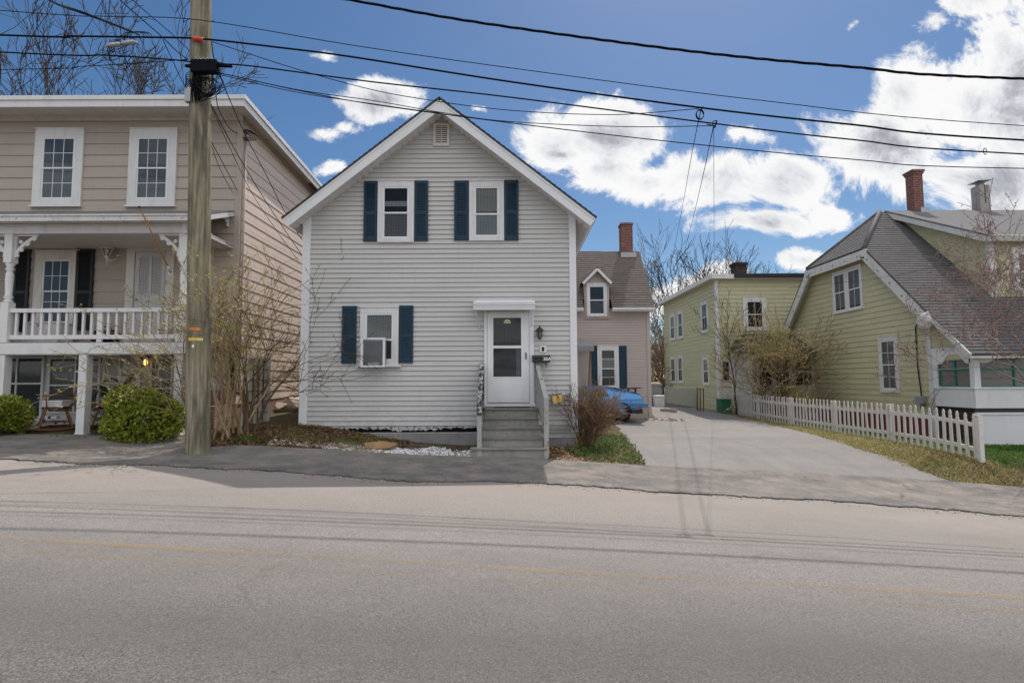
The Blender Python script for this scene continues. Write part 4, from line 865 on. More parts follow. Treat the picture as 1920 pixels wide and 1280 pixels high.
# ================================================================== UTILITY POLE
pb = G(371, 850); ptop = P(377, 0, 10.0); dirp = (ptop - Vector((pb.x, 10.0, pb.z)))
base = Vector((pb.x, 10.0, zg(pb.x, 10.0) - .3)); PO = thing('utility_pole', (base.x, base.y, base.z + .3), 'weathered wooden utility pole with black splice box and coiled cables', 'utility pole')
def pole_at(z): t_ = (z - pb.z) / dirp.z; return Vector((pb.x + dirp.x * t_, 10.0, z))
zs_ = [base.z, pb.z, 2, 4, 6, 8, 10, 13.2]; m = MB(); m.tube([pole_at(z) for z in zs_], [.212, .205, .198, .192, .187, .182, .172, .155], 20); build('shaft', m, M['pole_wood'], PO)
p = P(386, 124, 9.72); m = MB(); m.box(p.x - .27, p.x + .20, 9.68, 9.83, p.z - .115, p.z + .115); m.box(p.x - .10, p.x - .08, 9.67, 9.84, p.z - .12, p.z + .12); m.box(p.x + .07, p.x + .09, 9.67, 9.84, p.z - .12, p.z + .12); m.tube([(p.x + .2, 9.76, p.z + .05), (p.x + .46, 9.77, p.z + .02)], [.05, .03], 8); m.tube([(p.x - .27, 9.76, p.z + .02), (p.x - .42, 9.78, p.z + .04)], [.045, .028], 8); build('splice_box', m, M['cable'], PO, bevel=.012)
m = MB(); m.box(p.x - .25, p.x + .1, 9.77, 9.82, p.z + .14, p.z + .17)
for k in range(5): m.tube([(p.x - .2 + k * .07, 9.78, p.z + .155), (p.x - .2 + k * .07, 9.72, p.z + .16)], .013, 6)
build('bracket', m, M['galv'], PO)
rb = random.Random(21); m = MB()
for k in range(15):
    c = P(rb.uniform(378, 396), rb.uniform(150, 170), 9.74); rx = rb.uniform(.10, .24); rz_ = rb.uniform(.12, .30); ph = rb.uniform(0, 6)
    m.tube([(c.x + rx * math.cos(ph + a * .35) * (1 + .1 * math.sin(3 * a)), 9.74 + .03 * math.sin(a + ph), c.z + rz_ * math.sin(ph + a * .35)) for a in range(19)], .0075, 4)
for k in range(14):
    x = P(rb.uniform(360, 376), 170, 9.76); z0 = P(370, 138, 9.76).z; z1 = P(370, rb.uniform(180, 194), 9.76).z; m.tube([(x.x, 9.77, z0), (x.x + rb.uniform(-.04, .04), 9.74, (z0 + z1) / 2), (x.x + rb.uniform(-.03, .03), 9.78, z1)], .008, 4)
for k in range(6):
    c = P(352, 140 + 4 * k, 9.8); m.tube([(c.x + .07 * math.cos(a * .6), 9.85, c.z + .08 * math.sin(a * .6)) for a in range(10)], .007, 4)
build('cable_coil', m, M['cable'], PO)
p = P(353, 178, 9.82); m = MB(); m.box(p.x - .06, p.x + .05, 9.80, 9.9, p.z - .13, p.z + .14); build('junction_box', m, M['galv'], PO)
p = P(374, 73, 9.77); m = MB(); m.tube([(p.x - .13, 9.78, p.z + .015), (p.x + .06, 9.78, p.z - .01)], .038, 8); build('marker_tape', m, M['red_tape'], PO)
for (px0, px1, py, mat) in ((354, 373, 616.5, 'tag_orange'), (352, 376, 635.5, 'tag_yellow')):
    c = P((px0 + px1) / 2, py, 9.79); w_ = (px1 - px0) / 2 * .0094; m = MB(); k_ = 7; cx = pole_at(c.z).x
    ring = [(math.asin(max(-1, min(1, (c.x - w_ + 2 * w_ * i / k_ - cx) / .202)))) for i in range(k_ + 1)]
    for i in range(k_):
        pts = [(cx + .202 * math.sin(a), 10.0 - .202 * math.cos(a)) for a in (ring[i], ring[i + 1])]
        m.face([(pts[0][0], pts[0][1], c.z - .025), (pts[1][0], pts[1][1], c.z - .025), (pts[1][0], pts[1][1], c.z + .025), (pts[0][0], pts[0][1], c.z + .025)])
    tg = build('pole_tag', m, M[mat], PO); tg['label'] = 'orange pole tag' if mat == 'tag_orange' else 'yellow pole tag below the orange one'
    if mat == 'tag_yellow':
        m = MB(); a0_ = ring[-2]; pts = [(cx + .203 * math.sin(a), 10.0 - .203 * math.cos(a)) for a in (ring[-3], ring[-1])]; m.face([(pts[0][0], pts[0][1], c.z - .025), (pts[1][0], pts[1][1], c.z - .025), (pts[1][0], pts[1][1], c.z + .025), (pts[0][0], pts[0][1], c.z + .025)]); build('white_end', m, M['white_plastic'], tg)
    m = MB(); rb = random.Random(5)
    for i in range(5):      # small dark digits, as strokes
        a = ring[1] + (ring[5] - ring[1]) * i / 5
        for (dz, h_) in ((-.013, .004), (.0, .02), (.011, .004)):
            if rb.random() < .8:
                q = [(cx + .2035 * math.sin(a + d_), 10.0 - .2035 * math.cos(a + d_)) for d_ in (0, .03)]
                m.face([(q[0][0], q[0][1], c.z + dz - h_ / 2), (q[1][0], q[1][1], c.z + dz - h_ / 2), (q[1][0], q[1][1], c.z + dz + h_ / 2), (q[0][0], q[0][1], c.z + dz + h_ / 2)])
    build('tag_digits', m, M['ink'], tg)
p = P(361, 649, 9.79); m = MB(); m.blob((p.x, 9.80, p.z), (.022, .012, .03), rng); build('staple', m, M['white_plastic'], PO)
# ================================================================== OVERHEAD CABLES
def spline(pts, n=6):
    out = []
    for i in range(len(pts) - 1):
        p0 = pts[max(i - 1, 0)]; p1 = pts[i]; p2 = pts[i + 1]; p3 = pts[min(i + 2, len(pts) - 1)]
        for k in range(n):
            t = k / n; out.append(.5 * ((2 * p1) + (p2 - p0) * t + (2 * p0 - 5 * p1 + 4 * p2 - p3) * t * t + (3 * p1 - p0 - 3 * p2 + p3) * t ** 3))
    return out + [pts[-1]]
def wire(label, pts, Y, r, group='cables strung from the utility pole', twist=0, extra=(), n=6, extend=True):
    if not hasattr(Y, '__len__'): Y = [Y] * len(pts)
    w = [P(x, y, yy) for (x, y), yy in zip(pts, Y)]
    if extend and pts[-1][0] >= 1915: w.append(w[-1] + (w[-1] - w[-2]).normalized() * 14 + Vector((0, 0, .6)))
    if extend and pts[0][0] <= 3: w.insert(0, w[0] + (w[0] - w[1]).normalized() * 12 + Vector((0, 0, .3)))
    w += [Vector(e) for e in extra]
    c = spline(w, n); m = MB(); r *= .86
    if twist:
        L = 0; pos = []
        fine = []
        for i in range(len(c) - 1):
            k = max(1, int((c[i + 1] - c[i]).length / .12))
            fine += [c[i] + (c[i + 1] - c[i]) * j / k for j in range(k)]
        for s in range(3):
            pl = []
            for i, q in enumerate(fine): a = 2 * math.pi * (i * .12 / twist + s / 3); pl.append(q + Vector((0, math.cos(a), math.sin(a))) * r * 1.05)
            m.tube(pl, r, 5)
    else: m.tube(c, r, 5)
    o = tag(build('overhead_cable', m, M['cable']), label, 'cable', group); return o
YW_ = 9.78
wire('thick twisted power cable, highest of all across the blue sky', [(395, -52), (520, -22), (655, 0), (900, 43), (1300, 97), (1600, 126), (1920, 148)], YW_, .0155, twist=1.15)
wire('thin wire crossing the pole above the red marker tape', [(0, 20), (200, 31), (375, 38), (660, 85), (960, 128), (1440, 190), (1920, 236)], 9.76, .009)
wire('thick main cable passing the red marker tape on the pole', [(0, 66), (130, 68), (262, 70), (375, 73), (520, 89), (660, 107), (960, 154), (1320, 203), (1600, 234), (1920, 263)], YW_, .021)
wire('cable leaving both ends of the black splice box', [(0, 98), (200, 104), (330, 113), (375, 119), (405, 121), (470, 124), (700, 154), (960, 183), (1380, 237), (1600, 262), (1920, 289)], YW_ - .03, .016)
wire('lowest cable sloping from under the splice box to the right', [(392, 134), (430, 141), (560, 170), (700, 196), (960, 231), (1260, 266), (1600, 299), (1920, 316)], YW_ - .03, .011)
wire('thin wire along the splice box cable, left of the pole', [(0, 131), (150, 125), (250, 119), (350, 112)], 9.8, .008)
wire('slack drop wire ending at the coil hung mid-span', [(396, 78), (560, 131), (700, 169), (812, 189), (924, 204), (1031, 212), (1120, 215), (1185, 214), (1310, 204)], 9.8, .009)
wire('paired drop wire running past the gable peak to the lower hook', [(408, 136), (560, 169), (700, 189), (826, 211), (930, 226), (1060, 234), (1200, 238), (1335, 236)], 9.8, .009)
wire('short black wire from splice box to the gable peak', [(408, 139), (560, 174), (700, 195), (770, 205), (826, 212)], [9.75, 10.2, 10.7, 11.1, 11.58], .009)
Yd = 24.45
wire('thin service wire dropping from the lower hook, vertical, to the green house', [(1338, 235), (1338.5, 330), (1339, 430), (1340, 515)], [9.8, 13.5, 18.5, Yd], .006)
wire('service wire falling from the lower hook into the bare treetops', [(1338, 236), (1318, 330), (1298, 415), (1285, 465)], [9.8, 15, 25, 34], .010)
wire('service wire falling from the upper coil into the bare treetops', [(1314, 206), (1297, 290), (1279, 390), (1264, 470)], [9.8, 15, 25, 34], .010)
wire('upper of three bundled lines coming over the street to the splice cases', [(40, -60), (92, 0), (160, 25), (255, 62)], [6.0, 7.2, 8.4, 9.75], .015)
wire('lower of three bundled lines coming over the street to the splice cases', [(20, -60), (96, 3), (170, 31), (262, 66)], [6.0, 7.2, 8.4, 9.75], .012)
wire('thin line crossing over the main cable down to the splice box', [(170, -60), (225, 0), (300, 66), (330, 95), (352, 112)], [7.0, 7.9, 9.2, 9.6, 9.75], .010)
wire('thinner line falling steeply to the left side of the splice box', [(205, -60), (249, 0), (320, 62), (356, 96)], [7.0, 8, 9.2, 9.78], .008)
wire('line running from the main cable down to the small grey junction box', [(305, 74), (322, 110), (338, 145), (350, 166)], [9.75, 9.76, 9.77, 9.8], .009)
Yl = 13.1
wire('service line sagging from the splice box to the coil on the tan house corner', [(397, 80), (404, 120), (432, 190), (456, 243), (470, 255)], [9.75, 9.9, 11, 12.6, 13.1], .011)
wire('service line from the cable coils to the tan house corner', [(405, 180), (412, 210), (432, 242), (446, 250)], [9.8, 10.4, 12, 13.1], .010)
wire('long service line passing the tan house corner to the grey house side', [(456, 246), (500, 330), (530, 390), (566, 450)], [12.6, 12.9, 13.3, 13.9], .011)
wire('service line from below the coils running behind the grey house', [(396, 196), (440, 280), (500, 380), (566, 478)], [9.9, 11, 12.5, 14], .010)
wire('thinner service line below the coils running behind the grey house', [(396, 200), (430, 275), (480, 375), (560, 490)], [9.9, 11, 12.5, 14], .007)
wire('upper of two lines from the pole to the conduit on the tan house', [(395, 264), (420, 310), (445, 358)], [10.1, 11.5, 13.05], .009)
wire('lower of two lines from the pole to the conduit on the tan house', [(395, 270), (415, 322), (437, 362)], [10.1, 11.5, 13.05], .007)
wire('thin pale wire crossing the green gable toward the right', [(1480, 540), (1600, 527), (1700, 512), (1800, 488), (1920, 455)], [15, 14, 13, 12.2, 11.5], .004)
# high primary line above the frame, on the same pole (throws the soft dark band on the near lane)
m = MB(); m.tube(spline([Vector((-30, 9.9, 14.3)), pole_at(13.0) + Vector((0, -.1, .3)), Vector((6, 9.9, 12.2)), Vector((26, 9.9, 11.9))], 6), .025, 6); tag(build('overhead_cable', m, M['cable']), 'primary power line on the top of the utility pole', 'cable', 'cables strung from the utility pole')
# splice cases on the main cable
for (x0, y0, x1, y1) in ((199, 86, 227, 83), (227, 82, 256, 79)):
    a = P(x0, y0, 9.74); b = P(x1, y1, 9.74); o = thing('splice_case', (a + b) / 2, 'grey cigar-shaped splice case hung on the main cable, ' + ('farther from the pole' if x0 < 220 else 'nearer the pole'), 'splice case', 'splice cases on the main cable')
    m = MB(); m.tube([a, a + (b - a) * .12, a + (b - a) * .88, b], [.02, .045, .045, .02], 10); build('case', m, M['galv'], o)
    m = MB()
    for f_ in (.2, .8): q = a + (b - a) * f_; m.tube([q, q + Vector((0, .02, .13))], .008, 4)
    build('hanger', m, M['cable'], o)
rb = random.Random(4); m = MB()
for k in range(9):
    c = P(rb.uniform(205, 255), rb.uniform(85, 105), 9.76); r1 = rb.uniform(.08, .22); r2 = rb.uniform(.1, .24); ph = rb.uniform(0, 6)
    m.tube([(c.x + r1 * math.cos(ph + a * .4), 9.76 + .02 * math.cos(a), c.z + r2 * math.sin(ph + a * .4)) for a in range(13)], .006, 4)
for k in range(4): c = P(250 + k * 5, 68, 9.76); m.tube([(c.x + .2 * math.cos(a * .35), 9.75, c.z + .08 * math.sin(a * .35)) for a in range(12)], .007, 4)
o = tag(build('cable_loops', m, M['cable']), 'tangle of thin cable loops around the grey splice cases', 'cable loops')
m = MB(); c = P(1313, 214, 9.78)
for k in range(3): m.tube([(c.x + .07 * math.cos(a * .5), 9.78 + .02 * k, c.z + .09 * math.sin(a * .5)) for a in range(13)], .007, 4)
m.tube([P(1318, 200, 9.78), P(1315, 207, 9.78)], .01, 4); tag(build('cable_hook', m, M['cable']), 'small wire coil and hook on the main cable, upper one', 'hook', 'hooks on the overhead cables')
m = MB(); c = P(1340, 233, 9.76); m.tube([(c.x + .04 * math.cos(a * .55), 9.76, c.z + .07 * math.sin(a * .55)) for a in range(10)], .008, 4); m.tube([P(1344, 226, 9.76), P(1340, 240, 9.76)], .014, 4); m.tube([P(1325, 233, 9.76), P(1340, 236, 9.76)], .01, 4); tag(build('cable_hook', m, M['cable']), 'small hook on the splice box cable, lower one', 'hook', 'hooks on the overhead cables')
m = MB(); c = P(1847, 284, 9.76); m.tube([(c.x + .03 * math.cos(a * .55), 9.76, c.z + .06 * math.sin(a * .55)) for a in range(11)], .008, 4); tag(build('cable_hook', m, M['cable']), 'little ring hanging on the cable at the far right', 'hook', 'hooks on the overhead cables')
m = MB(); c = P(466, 254, 13.1)
for k in range(5): m.tube([(c.x + (.2 + .02 * k) * math.cos(a * .4) - .05, 13.0 + .03 * k, c.z + .1 * math.sin(a * .4) - .01 * k) for a in range(16)], .008, 4)
tag(build('cable_coil', m, M['cable']), 'coil of service wire on the upper corner of the tan house', 'cable coil')

# ================================================================== BACK HOUSE (mauve-beige with dormer)
BH = thing('rear_house', (2.2, 20.5, .1), 'beige clapboard house behind with dormer, blue shutters and brick chimney', 'house')
YB0 = 20.5; FB = front(YB0); BX0, BX1 = -3.0, P(1219, 700, YB0).x
ze = P(1180, 578, YB0).z; zbot = P(1200, 757, YB0).z
m = MB(); lap(m, FB, [(BX0, zbot), (BX1, zbot), (BX1, ze), (BX0, ze)], .098, .016, .012, rng); FBr = rightw(BX1)
Yr = 22.45; zrg = P(1205, 471, Yr).z; sl = (zrg - ze) / (Yr - YB0 + .3)
lap(m, FBr, [(YB0, zbot), (YB0 + 4.0, zbot), (YB0 + 4.0, ze), (Yr, zrg - .1), (YB0, ze)], .098, .016, .012, rng); m.box(BX0, BX1 - .02, YB0 + .02, YB0 + 4.0, -.3, ze)
build('wall', m, M['back_siding'], BH)
m = MB(); m.box(BX1 - .10, BX1 + .03, YB0 - .03, YB0, zbot - .3, ze); m.box(BX1, BX1 + .03, YB0, YB0 + .12, zbot - .3, ze); build('corner_board', m, M['back_siding'], BH)
m = MB(); m.fbox(FB, 2.0, BX1 - .11, zbot - .12, zbot - .002, 0, .03); build('water_table', m, M['blue_board'], BH)
m = MB(); m.fbox(FB, BX0, BX1 - .1, -.4, zbot - .122, 0, .012); m.fbox(FB, BX1 - .099, BX1 + .04, -.4, zbot - .301, 0, .05); build('foundation', m, M['tan_conc'], BH)
ang = math.atan2(zrg - ze, Yr - YB0 + .3); Lr = math.hypot(zrg - ze, Yr - YB0 + .3)
FR = Fr((0, YB0 - .3, ze), (1, 0, 0), (0, math.cos(ang), math.sin(ang)), (0, -math.sin(ang), math.cos(ang)))
d0, d1 = P(1093, 560, YB0).x, P(1144, 560, YB0).x; bq = .30 / math.cos(ang)
for q0, q1, bb in ((BX0, d0 - .02, 0), (d0 - .02, d1 + .02, bq + .005), (d1 + .02, BX1 + .16, 0)): roofplane(BH, 'roof', FR, [(q0, bb), (q1, bb), (q1, Lr), (q0, Lr)], 'brown_shingle', .135)
FR2 = Fr((0, 2 * Yr - YB0 + .3, ze), (1, 0, 0), (0, -math.cos(ang), math.sin(ang)), (0, math.sin(ang), math.cos(ang)))
roofplane(BH, 'roof', FR2, [(BX0, 0), (BX1 + .16, 0), (BX1 + .16, Lr), (BX0, Lr)], 'brown_shingle', .135)
m = MB()
for q0, q1 in ((BX0, d0 - .02), (d1 + .02, BX1 + .16)): m.box(q0, q1, YB0 - .32, YB0 - .28, ze - .14, ze - .03); m.box(q0, q1, YB0 - .279, YB0, ze - .14, ze - .10); m.box(q0, q1, YB0 - .36, YB0 - .321, ze - .09, ze - .01)
build('eave_trim', m, M['white_trim'], BH)
# dormer
d0, d1 = P(1093, 560, YB0).x, P(1144, 560, YB0).x; dm = P(1118, 505, YB0).x; dzp = P(1118, 504, YB0 - .1).z; dze = P(1118, 530, YB0).z
m = MB(); FD = front(YB0 - .05); lap(m, FD, [(d0 + .05, P(1118, 598, YB0).z), (d1 - .05, P(1118, 598, YB0).z), (d1 - .05, dze), (dm, dzp - .06), (d0 + .05, dze)], .098, .014, .012, rng); m.fprism(FD, [(d0 + .06, P(1118, 597, YB0).z), (d1 - .06, P(1118, 597, YB0).z), (d1 - .06, dze), (dm, dzp - .08), (d0 + .06, dze)], -1.8, -.01)
dw = build('dormer', m, M['back_siding'], BH)
m = MB()
for s, xx in ((-1, d0 - .02), (1, d1 + .02)):
    a = Vector((xx, 0, dze - .02)); b = Vector((dm, 0, dzp + .03)); n_ = Vector((-(b.z - a.z), 0, b.x - a.x)).normalized()
    if n_.z < 0: n_ = -n_
    h = n_ * .05
    m.hexa([(a.x, YB0 - .22, a.z), (b.x, YB0 - .22, b.z), (b.x, YB0 + 1.9, b.z), (a.x, YB0 + 1.9, a.z), (a.x + h.x, YB0 - .22, a.z + h.z), (b.x, YB0 - .22, b.z + .06), (b.x, YB0 + 1.9, b.z + .06), (a.x + h.x, YB0 + 1.9, a.z + h.z)])
build('dormer_roof', m, M['brown_shingle'], dw)
m = MB()
for xx in (d0 - .02, d1 + .02): m.beam((xx, YB0 - .24, dze - .07), (dm, YB0 - .24 - (.002 if xx > dm else 0), dzp - .03), .03, .10)
build('dormer_rake', m, M['white_trim'], dw)
B = fx(1100, 1138, 531, 593, YB0 - .08); window(BH, FD, *B, cas=.09, mid=.5, back='room', glass='sky_glass', cur=[(0, 1, 0, .45, 'curtain_dark')], base=.02, label='dormer window reflecting blue sky')
B = fx(1120, 1160, 648, 727, YB0); B = (B[0], B[1], B[2] - .05, B[3]); window(BH, FB, *B, cas=.13, mid=.48, mun=(1, 2), back='room_brown', cur=[(0, 1, .5, .78, 'curtain')])
for (x0, x1) in ((1109, 1119.5), (1161, 1175)): shutter(BH, FB, *fx(x0, x1, 648, 728, YB0), 'blue_shutter')
cx0, cx1 = P(1163, 450, Yr).x, P(1184, 450, Yr).x; zt_ = P(1173, 421, Yr).z
def chimney(par, x0, x1, y0, y1, z0, z1, mat, corbel=2):
    m = MB(); m.box(x0, x1, y0, y1, z0, z1 - .08 * corbel)
    for k in range(corbel): e = .03 * (k + 1); m.box(x0 - e, x1 + e, y0 - e, y1 + e, z1 - .08 * (corbel - k) + .001, z1 - .08 * (corbel - k - 1))
    m.box(x0 + .12, x1 - .12, y0 + .12, y1 - .12, z1 + .001, z1 + .05)
    return build('chimney', m, M[mat], par)
chimney(BH, cx0, cx1, Yr - .25, Yr + .25, zrg - .5, zt_, 'red_brick', 1)
m = MB(); m.box(cx0 - .05, cx1 + .12, Yr - .32, Yr - .251, zrg - .32, zrg - .12); build('flashing', m, M['galv'], BH)
# striped door awning on the rear house
a = P(1082, 650, 19.9); b = P(1111, 650, 19.9); za = P(1100, 636, 20.3).z; zb_ = P(1100, 650, 19.6).z; zc2 = P(1100, 658, 19.6).z
m = MB(); m.hexa([(a.x, 19.6, zb_), (b.x, 19.6, zb_), (b.x - .3, 20.48, za), (a.x, 20.48, za), (a.x, 19.6, zb_ + .03), (b.x, 19.6, zb_ + .03), (b.x - .3, 20.48, za + .03), (a.x, 20.48, za + .03)])
m.box(a.x, b.x, 19.58, 19.599, zc2, zc2 + .03); m.box(b.x - .02, b.x, 19.6, 20.4, zc2, zb_ - .002)
n = 14
for k in range(n): x = a.x + (b.x - a.x) * k / n; m.box(x, x + .045, 19.575, 19.598, zc2 + .031, zb_)
aw2 = build('awning', m, M['grey_plastic'], BH)
m = MB(); m.box(a.x, b.x, 19.600, 19.606, zc2 + .031, zb_ - .001); build('awning_back', m, M['white_trim'], aw2)
m = MB(); m.tube([(b.x - .12, 19.65, zc2), (b.x - .25, 19.7, zg(b.x, 19.7))], .025, 6); build('awning_post', m, M['rust'], aw2)

# ================================================================== GREEN HOUSE (right): main gable with jerkinhead, dormer, porch, rear wing
GH = thing('green_house', (16, 18, -.2), 'pale green house with clipped gable roof, two chimneys and rear flat-roofed wing', 'house')
GX = 12.36; RX = 12.02; FG = leftw(GX); YC0, YC1 = 16.1, 24.45
RY, RZ = 20.3, 7.83; S1 = .950; S2 = 1.05
zs1 = lambda y: RZ - S1 * (RY - y); zs2 = lambda y: RZ - S2 * (y - RY)
hz = 6.0; hy1 = RY - (RZ - hz) / S1; hy2 = RY + (RZ - hz) / S2
zb0 = P(1700, 777, 17.0).z
m = MB(); lap(m, FG, [(YC0, zb0), (YC1, zb0), (YC1, zs2(YC1) - .1), (hy2, hz - .12), (hy1, hz - .12), (YC0, zs1(YC0) - .1)], .186, .014, .010, rng)
m.fprism(FG, [(YC0, -.4), (YC1, -.4), (YC1, zs2(YC1) - .15), (hy2, hz - .2), (hy1, hz - .2), (YC0, zs1(YC0) - .15)], -11, -.02)
m2 = leftw(GX); lap(m, FG, [(14.75, 2.05), (YC0 - .06, 2.05), (YC0 - .06, zs1(YC0) - .1), (14.75, zs1(14.75) - .08)], .186, .014, .010, rng)
build('wall', m, M['green_siding'], GH)
m = MB(); m.fbox(FG, YC0, YC1, -.5, zb0 - .002, 0, .02); build('foundation', m, M['red_block'], GH)
m = MB(); m.fbox(FG, YC0 - .05, YC0 + .10, -.3, zs1(YC0) - .15, .0, .04); build('corner_board', m, M['old_white'], GH)
# roofs
XF = 24.0; hx = 13.95
L1 = (RY - 14.35) * math.sqrt(1 + S1 * S1); c1, s1 = 1 / math.sqrt(1 + S1 * S1), S1 / math.sqrt(1 + S1 * S1)
F1 = Fr((0, 14.35, zs1(14.35)), (1, 0, 0), (0, c1, s1), (0, -s1, c1)); bh = (hy1 - 14.35) / c1
roofplane(GH, 'roof', F1, [(RX, 0), (XF, 0), (XF, L1), (hx, L1), (RX, bh)], 'grey_shingle', .14)
c2, s2 = 1 / math.sqrt(1 + S2 * S2), S2 / math.sqrt(1 + S2 * S2); ye2 = 24.15; L2 = (ye2 - RY) / c2
F2 = Fr((0, ye2, zs2(ye2)), (1, 0, 0), (0, -c2, s2), (0, s2, c2)); roofplane(GH, 'roof', F2, [(RX, 0), (XF, 0), (XF, L2), (hx, L2), (RX, (ye2 - hy2) / c2)], 'grey_shingle', .14)
sv = Vector((hx - RX, 0, RZ - hz)); sl_ = sv.length; sv.normalize(); nv = Vector((-sv.z, 0, sv.x))
F3 = Fr((RX, 0, hz), (0, 1, 0), sv, nv); roofplane(GH, 'hip_roof', F3, [(hy1 - .02, 0), (hy2 + .02, 0), (RY, sl_)], 'grey_shingle', .14)
m = MB(); m.tube([Vector((RX, hy1, hz + .02)), Vector((hx, RY, RZ + .03))], .07, 6); m.tube([Vector((RX, hy2, hz + .02)), Vector((hx, RY, RZ + .03))], .06, 6); build('hip_cap', m, M['grey_shingle'], GH)
# rake boards with bolt heads
def rake(p, q, drop=.30, th=.06):
    m = MB(); p = Vector(p); q = Vector(q); d = q - p
    up = Vector((0, 0, 1)); a = Vector((-th, 0, 0))
    perp = Vector((0, -d.z, d.y)).normalized()
    if perp.z > 0: perp = -perp
    off = perp * .055; pp = perp * drop
    m.hexa([p + off + pp, q + off + pp, q + off + pp - a, p + off + pp - a, p + off, q + off, q + off - a, p + off - a])
    rk = build('rake_board', m, M['old_white'], GH); n = max(2, int(d.length / .62)); m = MB()
    for k in range(n): c = p + d * ((k + .5) / n) + off + pp * .55; m.tube([c + Vector((-.012, 0, 0)), c + Vector((.001, 0, 0))], .035, 8)
    build('bolt', m, M['galv'], rk)
m = MB(); FQ = Fr((RX, 0, 0), (0, 1, 0), (0, 0, 1), (-1, 0, 0))
for yy_ in (hy1, hy2): m.fprism(FQ, [(yy_ - .16, hz - .30), (yy_ + .16, hz - .30), (yy_ + .12, hz - .07), (yy_, hz - .035), (yy_ - .12, hz - .07)], -.05, .003)
build('rake_board', m, M['old_white'], GH)
rake((RX, hy1, hz), (RX, hy2, hz)); rake((RX, hy2 + .02, hz - .03), (RX, ye2, zs2(ye2))); rake((RX, hy1 - .02, hz - .02), (RX, 15.75, zs1(15.75)))
m = MB(); m.beam((RX + .02, 15.74, zs1(15.74) - .12), (RX + .02, 14.36, zs1(14.36) - .06), .05, .14); build('rake_board', m, M['old_white'], GH)
m = MB(); m.hexa([(RX + .07, hy1, hz - .16), (GX, hy1, hz - .16), (GX, hy2, hz - .16), (RX + .07, hy2, hz - .16), (RX + .07, hy1, hz - .1), (GX, hy1, hz - .1), (GX, hy2, hz - .1), (RX + .07, hy2, hz - .1)])
for F, b1_, y_ in ((F1, bh, 0), (F2, (ye2 - hy2) / c2, 0)): m.fbox(F, RX + .07, GX, .2, b1_, -.12, -.06)
build('soffit', m, M['old_white'], GH)
m = MB(); c = Vector((RX - .03, 15.78, zs1(15.78) - .33)); m.blob(c, (.12, .3, .3), random.Random(2), .08); build('eave_knob', m, M['old_white'], GH)
# windows on the gable wall
a_ = PX(1562, 513, GX); b_ = PX(1617, 505, GX); c_ = PX(1563, 590, GX)
W2 = (b_.y, a_.y, c_.z, a_.z); ym = (W2[0] + W2[1]) / 2
for (y0, y1) in ((W2[0], ym + .02), (ym + .021, W2[1])): window(GH, FG, y0, y1, W2[2], W2[3], cas=.10, mun=(2, 1), mid=.5, back='room_brown', cur=[(0, 1, .08, .96, 'sheer')], trim='white_trim')
a_ = PX(1648, 632, GX); b_ = PX(1684, 629, GX); c_ = PX(1654, 735, GX); window(GH, FG, b_.y, a_.y, c_.z, a_.z, cas=.13, mun=(2, 2), munlow=(2, 2), back='room_brown', cur=[(0, 1, .02, .98, 'sheer')], trim='old_white')
# meter box and conduit
a_ = PX(1737, 750, GX); m = MB(); m.fbox(FG, a_.y - .05, a_.y + .25, a_.z - .10, a_.z + .12, .02, .16); m.tube([FG(a_.y + .1, a_.z - .1, .08), FG(a_.y + .1, a_.z - .25, .08)], .04, 8); build('meter_box', m, M['grey_plastic'], GH)
m = MB(); m.tube([FG(a_.y + .12, a_.z + .1, .05), FG(a_.y + .22, a_.z + 1.0, .04), FG(a_.y + .22, 3.1, .04), FG(16.2, 3.3, .2)], .018, 6); build('service_cable', m, M['cable'], GH)
# dormer
DX = 14.42; FDm = leftw(DX); DY = 16.25; dzt = P(1870, 446, DY).z; dsl = (RZ + .02 - dzt) / (RY - DY + .3); zd = lambda y: dzt + dsl * (y - DY + .3) - .06
m = MB(); lap(m, FDm, [(DY, zs1(DY) - .05), (RY - .15, zs1(RY - .15)), (RY - .15, zd(RY - .15)), (DY, zd(DY))], .186, .014, .010, rng)
FDf = front(DY); lap(m, FDf, [(DX, zs1(DY) - .1), (23.5, zs1(DY) - .1), (23.5, zd(DY)), (DX, zd(DY))], .186, .014, .01, rng)
dm_ = build('dormer', m, M['green_siding'], GH)
m = MB(); m.box(DX - .03, DX + .12, DY - .03, DY, zs1(DY) - .08, zd(DY)); m.box(DX - .03, DX, DY, DY + .1, zs1(DY) - .0, zd(DY)); build('dormer_corner', m, M['old_white'], dm_)
Ld = math.hypot(RY - DY + .3, RZ + .03 - dzt); ad = math.atan2(RZ + .03 - dzt, RY - DY + .3)
FDr = Fr((0, DY - .3, dzt), (1, 0, 0), (0, math.cos(ad), math.sin(ad)), (0, -math.sin(ad), math.cos(ad)))
m = MB(); m.fbox(FDr, DX - .28, XF, 0, Ld + .02, -.02, .03); build('dormer_roof', m, M['flat_roof'], dm_)
m = MB(); m.fbox(FDr, DX - .27, DX - .22, .0, Ld - .1, -.20, -.021); m.fbox(FDr, DX - .219, DX, .05, Ld - .1, -.12, -.08); m.fbox(FDr, DX - .26, XF, -.06, -.002, -.16, .02); m.fbox(FDr, DX - .2, XF, .0, .3, -.14, -.10); build('dormer_trim', m, M['old_white'], dm_)
B = fx(1898, 1960, 466, 550, DY); window(GH, FDf, *B, cas=.14, mun=(2, 1), back='room_brown', cur=[(0, 1, .3, .96, 'sheer')])
cx0, cx1 = P(1701, 370, RY).x, P(1732, 370, RY).x; cx0 = P(1714, 370, RY - .2).x; cx1 = P(1732, 370, RY - .2).x; chimney(GH, cx0, cx1, RY - .2, RY + .2, RZ - .5, P(1716, 322, RY).z, 'red_brick', 2)
m = MB(); m.box(cx0 + .1, cx1 + .08, RY - .38, RY - .201, RZ - .25, RZ + .06); build('flashing', m, M['galv'], GH)
